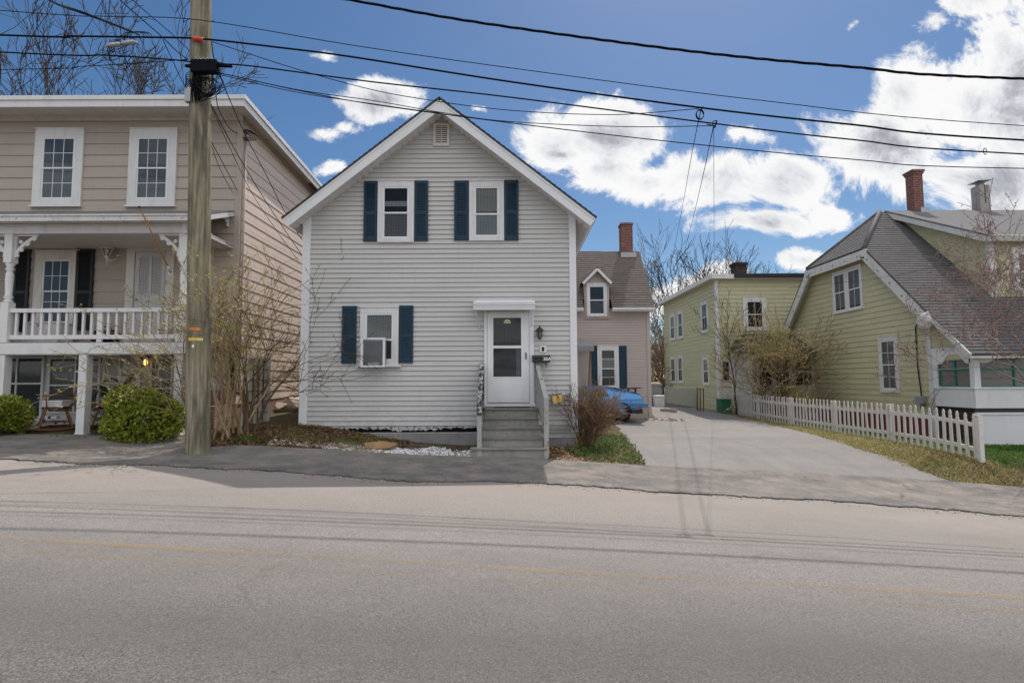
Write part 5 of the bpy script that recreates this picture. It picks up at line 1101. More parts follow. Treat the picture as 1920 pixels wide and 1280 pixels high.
cx0, cx1 = P(1838, 370, RY - .2).x, P(1857, 370, RY - .2).x; zt2 = P(1840, 350, RY).z
m = MB(); m.box(cx0, cx1, RY - .2, RY + .2, RZ - .5, zt2); m.box(cx0 + .1, cx1 - .1, RY - .1, RY + .1, zt2 + .001, zt2 + .1); ch2 = build('chimney', m, M['conc'], GH); ch2['label'] = 'pale concrete chimney with flat metal cap'
m = MB(); m.hexa([(cx0 - .06, RY - .26, zt2 + .15), (cx1 + .06, RY - .26, zt2 + .18), (cx1 + .06, RY + .26, zt2 + .18), (cx0 - .06, RY + .26, zt2 + .15), (cx0 - .06, RY - .26, zt2 + .165), (cx1 + .06, RY - .26, zt2 + .195), (cx1 + .06, RY + .26, zt2 + .195), (cx0 - .06, RY + .26, zt2 + .165)])
for x in (cx0 + .12, cx1 - .12): m.tube([(x, RY, zt2 + .1), (x, RY, zt2 + .15)], .02, 5)
build('chimney_cap', m, M['galv'], ch2)
m = MB(); m.fbox(front(RY - .202), cx0 + .17, cx0 + .21, zt2 - .7, zt2, 0, .004); m.fbox(front(RY - .202), cx0 + .26, cx0 + .28, zt2 - .3, zt2, 0, .004); build('rust_stain', m, M['rust'], ch2)
# enclosed porch
PY = 14.62; FP = front(PY); FPs = leftw(GX - .02); zw0 = P(1850, 729, PY).z; zw1 = P(1850, 662, PY).z; zk = P(1850, 765, PY).z; zk2 = P(1850, 773, PY).z
m = MB(); m.fbox(FP, GX - .02, 23.5, zk, zw0, -.08, 0); m.fbox(FPs, PY + .081, YC0 - .08, zk, zw0, -.08, 0.0); m.fbox(FP, GX - .06, 23.5, zw0 + .001, zw0 + .05, -.1, .03); m.fbox(FPs, PY + .031, YC0 - .07, zw0 + .001, zw0 + .05, -.1, .03)
for k in range(24): x = GX + .35 + k * .46; m.fbox(FP, x, x + .012, zk, zw0, .0, .004)
build('knee_wall', m, M['vinyl_white'], GH)
m = MB(); m.fbox(FP, GX - .02, 23.5, zk2, zk - .001, -.1, -.05); m.fbox(FPs, PY + .051, YC0 - .08, zk2, zk - .001, -.1, -.05); build('gap_screen', m, M['black'], GH)
m = MB(); m.fbox(FP, GX - .02, 23.5, -.9, zk2 - .001, -.06, .0); m.fbox(FP, GX - .04, 23.5, zk2 - .06, zk2 - .001, .001, .03); build('porch_skirt', m, M['vinyl_white'], GH)
m = MB(); m.fbox(FPs, PY + .061, YC0 - .08, -.5, zk2 - .001, -.06, .0); build('side_skirt', m, M['dark_brick'], GH)
spans = [(12.46, 12.55)]
def arch(F, a0, a1, lab):
    m = MB(); zt0 = zw1 + .02; n = 16; pts = []
    for k in range(n + 1):
        t_ = k / n; a = a0 + (a1 - a0) * t_; e = min(1, max(0, (abs(t_ - .5) * 2 - .25) / .55)); e = e * e * (3 - 2 * e); pts.append((a, zt0 - .02 - .26 * e))
    for k in range(n): m.fprism(F, [pts[k], pts[k + 1], (pts[k + 1][0], zt0 + .12), (pts[k][0], zt0 + .12)], -.08, .0)
    ar = build('arch_board', m, M['vinyl_white'], GH)
    m = MB(); m.face([F(a0, zw0 + .05, -.06), F(a1, zw0 + .05, -.06), F(a1, zt0 + .1, -.06), F(a0, zt0 + .1, -.06)]); build('pane', m, M['porch_glass'], GH)
    m = MB(); c = (a0 + a1) / 2; zm = (zw0 + .05 + zt0) / 2 + .02
    m.fbox(F, c - .025, c + .025, zw0 + .08, zt0 + .05, -.059, -.025); m.fbox(F, a0 + .03, a1 - .03, zm - .02, zm + .02, -.0585, -.02); m.fbox(F, a0, a1, zw0 + .051, zw0 + .08, -.059, -.02); m.fbox(F, a0, a0 + .03, zw0 + .081, zt0 - .2, -.059, -.02); m.fbox(F, a1 - .03, a1, zw0 + .081, zt0 - .2, -.059, -.02); build('window_frame', m, M['teal'], GH)
arch(FPs, PY + .1, YC0 - .24, 0)
for k in range(5): arch(FP, GX + .14 + k * 2.1, GX + .14 + k * 2.1 + 1.92, 0)
for k in range(6):
    x = GX - .02 + k * 2.1; m = MB(); m.fbox(FP, x, x + .16, zw0 + .05, zw1 + .14, -.14, .012); build('porch_post', m, M['vinyl_white'], GH)
m = MB(); m.fbox(FPs, YC0 - .235, YC0 - .06, zw0 + .05, zw1 + .14, -.1, .012); m.fbox(FPs, PY, YC0 - .06, zw1 + .141, zw1 + .20, -.1, .02); build('porch_trim', m, M['vinyl_white'], GH)
m = MB(); m.box(GX + .35, 23.5, PY + .35, PY + 1.4, zk, zw1 + .1); build('porch_interior', m, M['room_brown'], GH)
m = MB(); m.box(RX, XF, 14.33, 14.40, zs1(14.35) - .11, zs1(14.35) - .045); m.box(RX + .03, XF, 14.401, PY, zs1(14.35) - .10, zs1(14.35) - .06); build('eave_trim', m, M['cream_trim'], GH)
# rear wing
AXL = P(1345, 650, 24.5).x; AY = 24.5; FA = front(AY); FAl = leftw(AXL); azt = P(1345, 524, AY).z; azb = P(1345, 770, AY).z; AYE = 33.0; AXR = GX + 1.5
m = MB(); lap(m, FA, [(AXL, azb), (AXR, azb), (AXR, azt), (AXL, azt)], .186, .014, .01, rng); lap(m, FAl, [(AY, azb), (AYE, azb), (AYE, azt), (AY, azt)], .186, .014, .01, rng); m.box(AXL + .02, AXR, AY + .02, AYE, -.3, azt)
build('wing_wall', m, M['green_siding'], GH)
m = MB(); m.box(AXL - .02, AXR, AY - .01, AYE, -.4, azb - .001); build('foundation', m, M['tan_conc'], GH)
m = MB(); m.box(AXL - .02, AXL + .10, AY - .03, AY, azb, azt - .001); m.box(AXL - .03, AXL, AY, AY + .1, azb, azt - .001); build('corner_board', m, M['white_trim'], GH)
m = MB(); m.box(AXL - .30, AXL - .24, AY - .2, AYE + .2, azt, azt + .2); m.box(AXL - .239, AXL + .75, AY - .25, AY - .2, azt, azt + .2); m.box(AXL - .239, AXR, AY - .199, AYE + .2, azt + .0, azt + .05); build('fascia', m, M['white_trim'], GH)
m = MB(); m.box(AXL + .751, AXR, AY - .26, AY - .2, azt + .03, azt + .22); m.box(AXL - .24, AXR, AY - .199, AYE, azt + .15, azt + .2); build('wing_roof', m, M['black'], GH)
B = fx(1393, 1437, 557, 620, AY); window(GH, FA, *B, cas=.17, mun=(2, 1), mid=.5, back='room', trim='white_trim')
for (x0, x1, y0, y1) in ((1257, 1266, 589, 638), (1271, 1281, 583, 635), (1315, 1328, 565, 624), (1258, 1267, 668, 718), (1271.5, 1281, 666, 718), (1318, 1330, 668, 722)):
    a_ = PX(x1, y0, AXL); b_ = PX(x0, y0, AXL); c_ = PX((x0 + x1) / 2, y1, AXL); window(GH, FAl, a_.y, b_.y, c_.z, (a_.z + b_.z) / 2, cas=.12, mun=(2, 1), mid=.5, back='room', cur=[(0, 1, .5, .95, 'sheer')])
a0, a1, b0, b1 = fx(1352, 1386, 672, 748, AY); m = MB(); m.fbox(FA, a0, a1, b0, b1, 0, .05)
for q in ((.1, .42), (.58, .9)): m.fbox(FA, a0 + (a1 - a0) * q[0], a0 + (a1 - a0) * q[1], b0 + .12, b0 + .7, .0505, .06)
dr = build('door', m, M['old_white'], GH); m = MB()
for q in ((.1, .42), (.58, .9)): m.fbox(FA, a0 + (a1 - a0) * q[0], a0 + (a1 - a0) * q[1], b0 + .85, b1 - .15, .0505, .056)
build('door_glass', m, M['room'], dr)
chimney(GH, P(1373, 510, 28).x, P(1394, 510, 28).x, 27.6, 28.2, azt - .2, P(1383, 495, 28).z, 'dark_brick', 2)
# glazed side entry between wing and gable
EX0 = P(1408, 700, 22.35).x; EY = 22.35; FE = front(EY); ez1 = P(1480, 660, EY).z; ez0 = -.2
m = MB(); m.fbox(FE, EX0, GX - .02, ez0, P(1480, 722, EY).z, -.06, 0); m.fbox(FE, EX0, GX - .02, ez1 - .22, ez1, -.06, 0)
bays = [(1424, 1446), (1455, 1480), (1492, 1522)]
xs = [EX0] + sum([[P(a, 700, EY).x, P(b, 700, EY).x] for a, b in bays], []) + [GX - .02]
for k in range(0, len(xs), 2): m.fbox(FE, xs[k], xs[k + 1], P(1480, 722, EY).z + .001, ez1 - .221, -.06, .0)
m.box(EX0, EX0 + .06, EY + .061, AY - .02, ez0, ez1)
en = build('side_entry', m, M['old_white'], GH)
for k in range(3):
    a0, a1 = xs[1 + 2 * k], xs[2 + 2 * k]; z0, z1 = P(1480, 722, EY).z, ez1 - .22
    m = MB(); m.fbox(FE, a0, a1, z0, z1, -.055, -.04); build('entry_window', m, M['room'], en); m = MB(); m.fbox(FE, a0, a1, (z0 + z1) / 2 - .025, (z0 + z1) / 2 + .025, -.039, -.01); m.fbox(FE, (a0 + a1) / 2 - .015, (a0 + a1) / 2 + .015, z0, z1, -.0385, -.015); build('window_bar', m, M['white_trim'], en)
zt3 = P(1460, 627, 23.8).z
m = MB(); x0, x1 = EX0 - .2, GX - .015; v_ = [(x0, EY - .25, ez1 + .0), (x1, EY - .25, ez1), (x1, AY - .27, ez1), (x0, AY - .27, ez1), (x0 + .5, EY + .9, zt3), (x1 - .45, EY + .9, zt3), (x1 - .45, AY - .27, zt3), (x0 + .5, AY - .27, zt3)]; m.hexa([Vector(q) for q in v_]); m.box(x0, x1, EY - .27, EY - .251, ez1 - .06, ez1 + .02); build('entry_roof', m, M['green_roof'], GH)
# ================================================================== PICKET FENCE
fa = P(1840, 866, 11.3); fb = P(1373, 776, 23.9); FXn, FXf = fa.x, fb.x
M['fence_white'] = paint('fence_white', (.62, .59, .55), .65, .06, 4, .3, peel=.25, peelcol=(.3, .27, .22))
fz = lambda y: zg(FXn + (FXf - FXn) * (y - 11.3) / 12.6, y)
fxx = lambda y: FXn + (FXf - FXn) * (y - 11.3) / 12.6
FE_ = thing('picket_fence', (fxx(17), 17, fz(17)), 'white picket fence with pointed pickets beside the driveway', 'fence')
NP = 62; dy = 12.5 / NP; m = MB(); rb = random.Random(6)
yy = [11.42 + dy * k for k in range(NP)]
for z_ in (.22, .72):
    m = MB()
    for k in range(0, NP - 1): y0, y1 = yy[k] - .02, yy[k + 1] - .02; m.beam((fxx(y0) + .025, y0, fz(y0) + z_), (fxx(y1) + .025, y1, fz(y1) + z_), .03, .08)
    build('rail', m, M['fence_white'], FE_)
for k in range(NP):
    y = yy[k]; x = fxx(y); z = fz(y) + .03; w_ = .040; h = .93 + rb.uniform(-.012, .012); m = MB(); Fp = Fr((x, y, z), (0, 1, rb.uniform(-.03, .03)), (rb.uniform(-.02, .02), rb.uniform(-.012, .012), 1), (-1, 0, 0))
    m.fprism(Fp, [(-w_, -.02), (w_, -.02), (w_, h - .14), (w_ * .55, h - .115), (w_ * .95, h - .075), (w_ * .5, h - .02), (0, h), (-w_ * .5, h - .02), (-w_ * .95, h - .075), (-w_ * .55, h - .115), (-w_, h - .14)], -.009, .009)
    build('picket', m, M['fence_white'], FE_)
for y in (11.3, 14.0, 16.4, 19.0, 21.5, 23.9):
    m = MB(); x = fxx(y) + (.0 if y == 11.3 else .06); m.box(x - .045, x + .045, y - .045, y + .04, fz(y) - .1, fz(y) + .93); m.box(x - .05, x + .05, y - .05, y + .045, fz(y) + .931, fz(y) + .95); build('post', m, M['fence_white'], FE_)

# ================================================================== BACK OF THE DRIVE: gate, stakes, bins
ya = 25.2; a = P(1247, 757, ya); b = P(1307, 770, 24.7); zt_ = P(1290, 728, 24.9).z
o = thing('chain_link_gate', ((a.x + b.x) / 2, ya, zg(a.x, ya)), 'low chain-link gate with bent top rail across the back of the driveway', 'gate')
zA, zB = zg(a.x, ya), zg(b.x, 24.7)
m = MB(); m.tube([(a.x, ya, zt_ + .05), (b.x - .1, 24.75, zt_), (b.x, 24.7, zt_ - .1), (b.x, 24.7, zB)], .022, 6); m.tube([(a.x, ya, zA), (a.x, ya, zt_ + .05)], .022, 6); build('gate_frame', m, M['galv'], o)
m = MB(); n = 26; u = Vector((b.x - a.x, 24.7 - ya, 0)); A0 = Vector((a.x, ya, zA + .08)); H_ = zt_ - zA - .1
for k in range(-12, n):
    for s in (0, 1):
        t0, t1 = k / n, (k + 12) / n
        q0, q1 = (t0, t1) if s == 0 else (t1, t0)
        p0 = [q0, 0]; p1 = [q1, 1]
        def cl(p, q):
            (x0, y0), (x1, y1) = p, q
            if x0 < 0: y0 = y0 + (y1 - y0) * (0 - x0) / (x1 - x0); x0 = 0
            if x0 > 1: y0 = y0 + (y1 - y0) * (1 - x0) / (x1 - x0); x0 = 1
            return [x0, y0]
        r0, r1 = cl(p0, p1), cl(p1, p0)
        if abs(r0[1] - r1[1]) < .02: continue
        m.tube([A0 + u * r0[0] + Vector((0, 0, H_ * r0[1])), A0 + u * r1[0] + Vector((0, 0, H_ * r1[1]))], .006, 3, False)
build('chain_mesh', m, M['galv'], o)
for k, px in enumerate((1308, 1313, 1319)):
    p = P(px, 768, 24.3); m = MB(); z = zg(p.x, 24.3) - .05; t_ = P(px, 726 + k, 24.3).z; m.beam((p.x, 24.3, z), (p.x + .02, 24.3, t_), .045, .035); m.beam((p.x - .02, 24.28, t_ - .06), (p.x + .05, 24.28, t_ - .05), .05, .03)
    tag(build('rusty_stake', m, M['rust']), ['rusty stake closest to the chain-link gate', 'rusty stake between two others by the gate', 'rusty stake farthest from the gate, by the green wall'][k], 'stake', 'rusty stakes beside the gate')
p = P(1235, 757, 27); o = thing('storage_bin', (p.x, 27, zg(p.x, 27)), 'white lidded storage bin behind the driveway gate', 'bin'); x0, x1 = P(1227.5, 750, 27).x, P(1246, 750, 27).x; z0 = zg(p.x, 27)
m = MB(); m.hexa([(x0 + .04, 26.8, z0), (x1 - .04, 26.8, z0), (x1 - .04, 27.3, z0), (x0 + .04, 27.3, z0), (x0, 26.75, z0 + .5), (x1, 26.75, z0 + .5), (x1, 27.35, z0 + .5), (x0, 27.35, z0 + .5)]); build('bin_body', m, M['white_plastic'], o, bevel=.02); m = MB(); m.box(x0 - .03, x1 + .03, 26.72, 27.38, z0 + .5, z0 + .56); build('lid', m, M['white_plastic'], o, bevel=.02)
o = thing('wheelie_bin', (p.x, 27.9, z0), 'tall grey bin with pale lid behind the white storage bin', 'bin'); m = MB(); m.hexa([(x0 + .02, 27.6, z0), (x1 - .02, 27.6, z0), (x1 - .02, 28.1, z0), (x0 + .02, 28.1, z0), (x0 - .03, 27.55, z0 + 1.05), (x1 + .02, 27.55, z0 + 1.05), (x1 + .02, 28.15, z0 + 1.05), (x0 - .03, 28.15, z0 + 1.05)]); build('bin_body', m, M['grey_plastic'], o, bevel=.02); m = MB(); m.hexa([(x0 - .05, 27.5, z0 + 1.051), (x1 + .04, 27.5, z0 + 1.051), (x1 + .04, 28.2, z0 + 1.051), (x0 - .05, 28.2, z0 + 1.051), (x0, 27.55, z0 + 1.16), (x1, 27.55, z0 + 1.16), (x1, 28.15, z0 + 1.2), (x0, 28.15, z0 + 1.2)]); build('lid', m, M['tan_conc'], o, bevel=.02)
p = P(1252, 766, 23.6); m = MB(); z = zg(p.x, 23.6)
m.beam((P(1240, 766, 23.8).x, 23.8, z + .07), (P(1268, 764, 23.3).x, 23.3, z + .08), .2, .14); tag(build('timber', m, M['tan_conc']), 'pale timber lying at the back end of the driveway', 'timber')
p = P(1362, 763, 23.7); o = thing('green_bin', (p.x, 23.9, zg(p.x, 23.9)), 'dark green storage bin at the far end of the picket fence', 'bin'); x0, x1, z0, z1 = fx(1353, 1371, 748, 776, 23.6); m = MB(); m.box(x0, x1, 23.6, 24.2, z0 - .05, z1 - .05); build('bin_body', m, M['green_box'], o, bevel=.015); m = MB(); m.box(x0 - .02, x1 + .02, 23.58, 24.22, z1 - .049, z1); build('lid', m, M['green_box'], o, bevel=.01)

# ================================================================== BLUE COUPE (tail end shows beside the rear house)
cz = zg(3.5, 19.0); CAR = thing('parked_car', (2.35, 19.15, cz), 'bright blue low coupe parked behind the grey house, its tail toward the drive', 'car')
prof = [(-2.05, .34, .62), (-1.9, .28, .74), (-1.3, .26, .86), (-.7, .24, .93), (-.15, .24, 1.16), (.3, .24, 1.24), (.8, .24, 1.22), (1.3, .26, 1.10), (1.65, .30, 1.03), (1.93, .36, 1.0), (2.03, .42, .86), (2.04, .5, .7)]
def carsec(x, zb, zt, tail):
    hw = .88 * (1 - .10 * max(0, (abs(x) - 1.2)) ** 2); sh_ = min(zt, .84); tw = .60 if zt > .95 and -.8 < x < 1.5 else hw * .86
    pts = [(0, zb), (hw * .8, zb), (hw * .97, zb + .1), (hw, .56), (hw * .985, sh_ - .06), (hw * .93, sh_), (tw + (.02 if zt > sh_ else 0), zt - .04 if zt > sh_ + .05 else zt), (tw * .8, zt), (0, zt + .012)]
    return [(x, -y, z) for y, z in pts] + [(x, y, z) for y, z in reversed(pts[1:-1])]
m = MB(); rings = [carsec(*q, 0) for q in prof]; n = len(rings[0]); vs = [p for r in rings for p in r]
fs = [(i * n + k, i * n + (k + 1) % n, (i + 1) * n + (k + 1) % n, (i + 1) * n + k) for i in range(len(rings) - 1) for k in range(n)] + [tuple(range(n)), tuple((len(rings) - 1) * n + k for k in reversed(range(n)))]
m.idx(vs, fs, True); bd = build('body', m, M['car_blue'], CAR, True)
sd = bd.modifiers.new('sub', 'SUBSURF'); sd.levels = 1; sd.render_levels = 2
m = MB(); m.hexa([(.85, -.54, 1.222), (.85, .54, 1.222), (.85, .54, 1.225), (.85, -.54, 1.225), (1.62, -.5, 1.06), (1.62, .5, 1.06), (1.62, .5, 1.064), (1.62, -.5, 1.064)]); build('rear_window', m, M['car_glass'], CAR, True)
for s in (-1, 1):
    m = MB(); m.hexa([(-.5, s * .80, .9), (.9, s * .80, .9), (.9, s * .81, .9), (-.5, s * .81, .9), (-.1, s * .655, 1.16), (.7, s * .655, 1.16), (.7, s * .665, 1.16), (-.1, s * .665, 1.16)]); build('side_window', m, M['car_glass'], CAR, True)
    for x in (-1.3, 1.28):
        m = MB(); m.tube([(x, s * .64, .31), (x, s * .86, .31)], .315, 20); wh = build('wheel', m, M['rubber'], CAR, True)
        m = MB(); m.tube([(x, s * .861, .31), (x, s * .872, .31)], .2, 12)
        for k in range(5): a = k * 1.2566; m.beam((x, s * .874, .31), (x + .19 * math.cos(a), s * .874, .31 + .19 * math.sin(a)), .03, .008, (0, 1, 0))
        build('rim', m, M['alloy'], wh, True)
        m = MB(); m.tube([(x + .345 * math.cos(a * .2618), s * .865, .31 + .345 * math.sin(a * .2618)) for a in range(0, 13)], .03, 5); build('wheel_arch', m, M['black'], CAR, True)
    m = MB(); m.box(1.955, 2.02, s * .5 - .22, s * .5 + .22, .80, .89); build('tail_light', m, M['red_lens'], CAR, True, .02)
    m = MB(); m.box(1.72, 1.93, s * .80 - .03, s * .80 + .03, .475, .535); build('side_reflector', m, M['red_lens'], CAR, True)
m = MB(); m.hexa([(1.72, -.68, 1.10), (1.98, -.7, 1.13), (1.98, .7, 1.13), (1.72, .68, 1.10), (1.72, -.68, 1.12), (2.02, -.72, 1.16), (2.02, .72, 1.16), (1.72, .68, 1.12)])
for s in (-1, 1): m.box(1.80, 1.86, s * .55 - .015, s * .55 + .015, 1.0, 1.11)
build('spoiler', m, M['black'], CAR, True)
m = MB(); m.box(1.55, 2.03, -.72, .72, .30, .44); m.box(2.02, 2.05, -.5, .5, .44, .5); build('rear_bumper', m, M['black'], CAR, True, .03)
for s_ in (-1, 1):
    m = MB(); m.box(-1.0, 1.0, s_ * .885 - .012, s_ * .885 + .012, .25, .36); m.box(-.62, -.60, s_ * .872 - .006, s_ * .872 + .006, .4, .82); m.box(.62, .635, s_ * .872 - .006, s_ * .872 + .006, .4, .82); m.box(1.62, 1.95, s_ * .80 - .02, s_ * .80 + .02, .585, .60); build('sill_trim', m, M['black'], CAR, True)
m = MB(); m.box(1.70, 1.985, -.70, .70, 1.043, 1.048); m.box(2.03, 2.046, -.74, .74, .755, .785); build('boot_trim', m, M['car_glass'], CAR, True)
m = MB(); m.box(2.035, 2.05, -.26, .26, .60, .72); build('number_plate', m, M['white_plastic'], CAR, True)
for s in (-1, 1): m = MB(); m.tube([(1.9, s * .4, .30), (2.08, s * .4, .30)], .04, 8); build('exhaust_pipe', m, M['galv'], CAR, True)

# ================================================================== VEGETATION
def rvec(rb): 
    while True:
        v = Vector((rb.uniform(-1, 1), rb.uniform(-1, 1), rb.uniform(-1, 1)))
        if .05 < v.length < 1: return v.normalized()
def grow(mb, tw, tips, p, d, L, r, depth, rb, S):
    seg = max(3, int(L / S['seg'])); pts = [p.copy()]; rad = [r]; d = d.copy(); nodes = []
    for k in range(seg):
        d = (d + rvec(rb) * S['gnarl'] + Vector((0, 0, S['up']))).normalized(); p = p + d * (L / seg); pts.append(p.copy())
        t_ = (k + 1) / seg; rad.append(max(S['rmin'], r * (1 - t_ * S['taper']))); nodes.append((p.copy(), d.copy(), rad[-1], t_))
    (mb if depth >= S['thick'] else tw).tube(pts, rad, 7 if r > .05 else (5 if r > .02 else 3), False)
    if depth <= 0: tips.append((p, d)); return
    nch = S['n'][min(depth, len(S['n']) - 1)]
    for k in range(nch):
        q = nodes[min(len(nodes) - 1, int(len(nodes) * (S['from'] + (1 - S['from']) * (k + rb.random()) / nch)))]
        ax = q[1].cross(rvec(rb)).normalized(); ang = R(rb.uniform(*S['ang'])); nd = (Matrix.Rotation(ang, 3, ax) @ q[1]).normalized()
        grow(mb, tw, tips, q[0], nd, L * rb.uniform(*S['len']), max(S['rmin'], q[2] * rb.uniform(.5, .72)), depth - 1, rb, S)
    if depth >= 1: tips.append((p, d))
def buds(tips, n, size, rb, spread=.05):
    m = MB()
    for p, d in tips:
        for k in range(n):
            c = p - d * rb.uniform(0, spread * 3) + rvec(rb) * spread * rb.random(); u = rvec(rb) * size * rb.uniform(.6, 1.2); v = rvec(rb).cross(u).normalized() * size * .55
            m.face([c - u * .2, c + v, c + u, c - v])
    return m
BASE = dict(seg=.25, gnarl=.16, up=.03, taper=.75, rmin=.006, thick=2, n=(0, 3, 4, 5, 5), ang=(25, 60), len=(.45, .75))
BASE['from'] = .25
HI = {'from': .5}
def tree(name, loc, h, r, depth, seed, label, cat, bark='bark_grey', twig='bark_grey', group=None, trunks=1, lean=(0, 0), bud=None, **kw):
    rb = random.Random(seed); S = dict(BASE); S['from'] = kw.pop('first', .25); S.update(kw); o = thing(name, loc, label, cat, group); a, b, tips = MB(), MB(), []
    for k in range(trunks):
        d = Vector((lean[0], lean[1], 1)) if trunks == 1 else Vector((rb.uniform(-1, 1) * S.get('fan', .5) + lean[0], rb.uniform(-1, 1) * S.get('fan', .5) + lean[1], 1))
        off = Vector((0, 0, 0)) if trunks == 1 else Vector((rb.uniform(-1, 1), rb.uniform(-1, 1), 0)) * S.get('foot', .2)
        grow(a, b, tips, Vector(loc) + off, d.normalized(), h * rb.uniform(.8, 1.1), r * rb.uniform(.7, 1.1), depth, rb, S)
    if a.v: build('trunk', a, M[bark], o)
    if b.v: build('crown', b, M[twig], o)
    if bud: build('buds', buds(tips, bud[1], bud[2], rb, bud[3]), M[bud[0]], o)
    return o
def far(px, Y, dz=0): p = P(px, 700, Y); return Vector((p.x, Y, zg(p.x, Y) - .2 + dz))
# behind the left house
tree('bare_tree', far(42, 24.5), 12.5, .30, 4, 3, 'big bare tree rising behind the tan house roof at the far left', 'tree', rmin=.012, n=(0, 4, 5, 5, 5), seg=.45, ang=(16, 42), gnarl=.13, up=.07, first=.52, len=(.36, .55), group='bare trees behind the houses')
tree('bare_tree', far(142, 24.5), 10.6, .24, 4, 8, 'bare forked tree behind the tan house roof, midway to the pole', 'tree', rmin=.012, n=(0, 4, 5, 5, 5), seg=.45, ang=(16, 42), gnarl=.13, up=.07, first=.52, len=(.36, .55), group='bare trees behind the houses')
tree('bare_tree', far(196, 24), 10.2, .22, 4, 15, 'bare crooked tree behind the tan house roof, nearest the pole', 'tree', rmin=.014, n=(0, 4, 5, 5, 5), seg=.45, ang=(16, 42), gnarl=.13, up=.07, first=.52, len=(.36, .55), lean=(.08, 0), group='bare trees behind the houses')
tree('bare_tree', far(-60, 25), 12.5, .3, 4, 27, 'bare tree at the far left edge behind the tan house', 'tree', rmin=.012, n=(0, 3, 4, 4, 5), seg=.6, group='bare trees behind the houses')
# thin birches behind the rear house
tree('thin_tree', far(1112, 34), 9.0, .12, 3, 31, 'slender bare tree behind the grey roof eave', 'tree', 'bark_pale', 'bark_pale', rmin=.010, n=(0, 3, 6, 12), seg=.5, ang=(15, 35), len=(.22, .4), up=.06, group='slender trees behind the rear house')
tree('thin_tree', far(1150, 34), 8.4, .12, 3, 33, 'slender bare tree just left of the brick chimney', 'tree', 'bark_pale', 'bark_pale', rmin=.010, n=(0, 3, 6, 12), seg=.5, ang=(15, 35), len=(.22, .4), up=.06, group='slender trees behind the rear house')
tree('thin_tree', far(690, 36), 11.2, .12, 3, 35, 'thin bare treetop showing over the left roof slope of the grey house', 'tree', 'bark_pale', 'bark_pale', rmin=.010, n=(0, 3, 6, 12), seg=.5, ang=(15, 35), len=(.2, .3), up=.06)
# grove behind the wing
gt = [(1232, 40, 8.0, 41, 'bare tree in the gap between the rear house and the green wing', .05), (1262, 39, 9.2, 42, 'bare tree left of the hanging service wires', -.05), (1300, 41, 9.8, 43, 'tall bare tree behind the left end of the green wing', .03), (1338, 40, 9.8, 44, 'tallest bare tree, behind the corner of the green wing', .12),
      (1392, 44, 8.8, 45, 'bare tree behind the short dark chimney of the wing', .1), (1432, 48, 8.8, 46, 'far bare tree above the dark roof edge of the wing', 0), (1470, 47, 8.5, 47, 'bare tree just left of the clipped gable roof', .05), (1500, 52, 8.3, 48, 'farthest small bare tree by the clipped gable', 0)]
for px, Y, h, sd_, lb, ln in gt: tree('bare_tree', far(px, Y), h * .62, .15, 4, sd_, lb, 'tree', rmin=.015, n=(0, 3, 5, 6, 6), seg=.5, ang=(16, 42), gnarl=.15, up=.05, lean=(ln, 0), group='bare trees behind the houses')
# scrub in the gap
rb = random.Random(77)
for k in range(6):
    tree('bare_scrub', far(1224 + 5 * k, 34 + 1.2 * k), 2.4 + .5 * (k % 3), .05, 3, 60 + k, 'tangled brown scrub filling the gap behind the driveway', 'scrub', 'bark_brown', 'twig_brown', trunks=5, rmin=.012, n=(0, 3, 4, 5), seg=.3, ang=(25, 65), gnarl=.3, up=.03, group='brown scrub behind the driveway', foot=.6)
# forsythia-like shrub beside the pole
p = Vector((-5.72, 11.15, zg(-5.72, 11.15) - .05))
tree('budding_shrub', p, 2.35, .028, 3, 91, 'tall leggy shrub with yellow-green buds next to the utility pole', 'shrub', 'twig_tan', 'twig_tan', trunks=14, rmin=.005, n=(0, 2, 3, 5), seg=.2, ang=(18, 50), gnarl=.14, up=.03, thick=3, foot=.28, fan=.42, len=(.35, .6), lean=(.0, -.1), bud=('bud_yellow', 4, .034, .07))
p = Vector((-5.5, 11.4, zg(-5.5, 11.4) - .05))
tree('bare_shrub', p, 1.9, .045, 3, 95, 'bare reddish shrub with arching branches toward the grey house corner', 'shrub', 'bark_brown', 'bark_brown', trunks=5, rmin=.005, n=(0, 3, 4, 5), seg=.2, ang=(22, 60), gnarl=.18, up=.01, thick=2, foot=.12, fan=.22, lean=(.16, .06), bud=('litter', 2, .026, .04))
p = Vector((-6.05, 10.9, zg(-6.05, 10.9)))
tree('budding_shrub', p, 1.9, .02, 3, 97, 'low spray of pale yellow buds in front of the white porch rail', 'shrub', 'bark_brown', 'twig_tan', trunks=7, rmin=.004, n=(0, 2, 3, 4), seg=.2, ang=(20, 50), gnarl=.15, up=.0, thick=3, foot=.15, fan=.35, lean=(-.32, -.05), bud=('bud_yellow', 3, .034, .07))
# brown twiggy shrub right of the grey house
p = Vector((1.62, 12.1, zg(1.62, 12.1) - .03))
tree('twiggy_shrub', p, .92, .016, 2, 101, 'dense brown twiggy shrub at the right corner of the grey house', 'shrub', 'twig_brown', 'twig_brown', trunks=85, rmin=.0045, n=(0, 4, 5), seg=.12, ang=(14, 42), gnarl=.12, up=.02, thick=2, foot=.14, fan=.56, len=(.3, .6), lean=(.16, -.05))
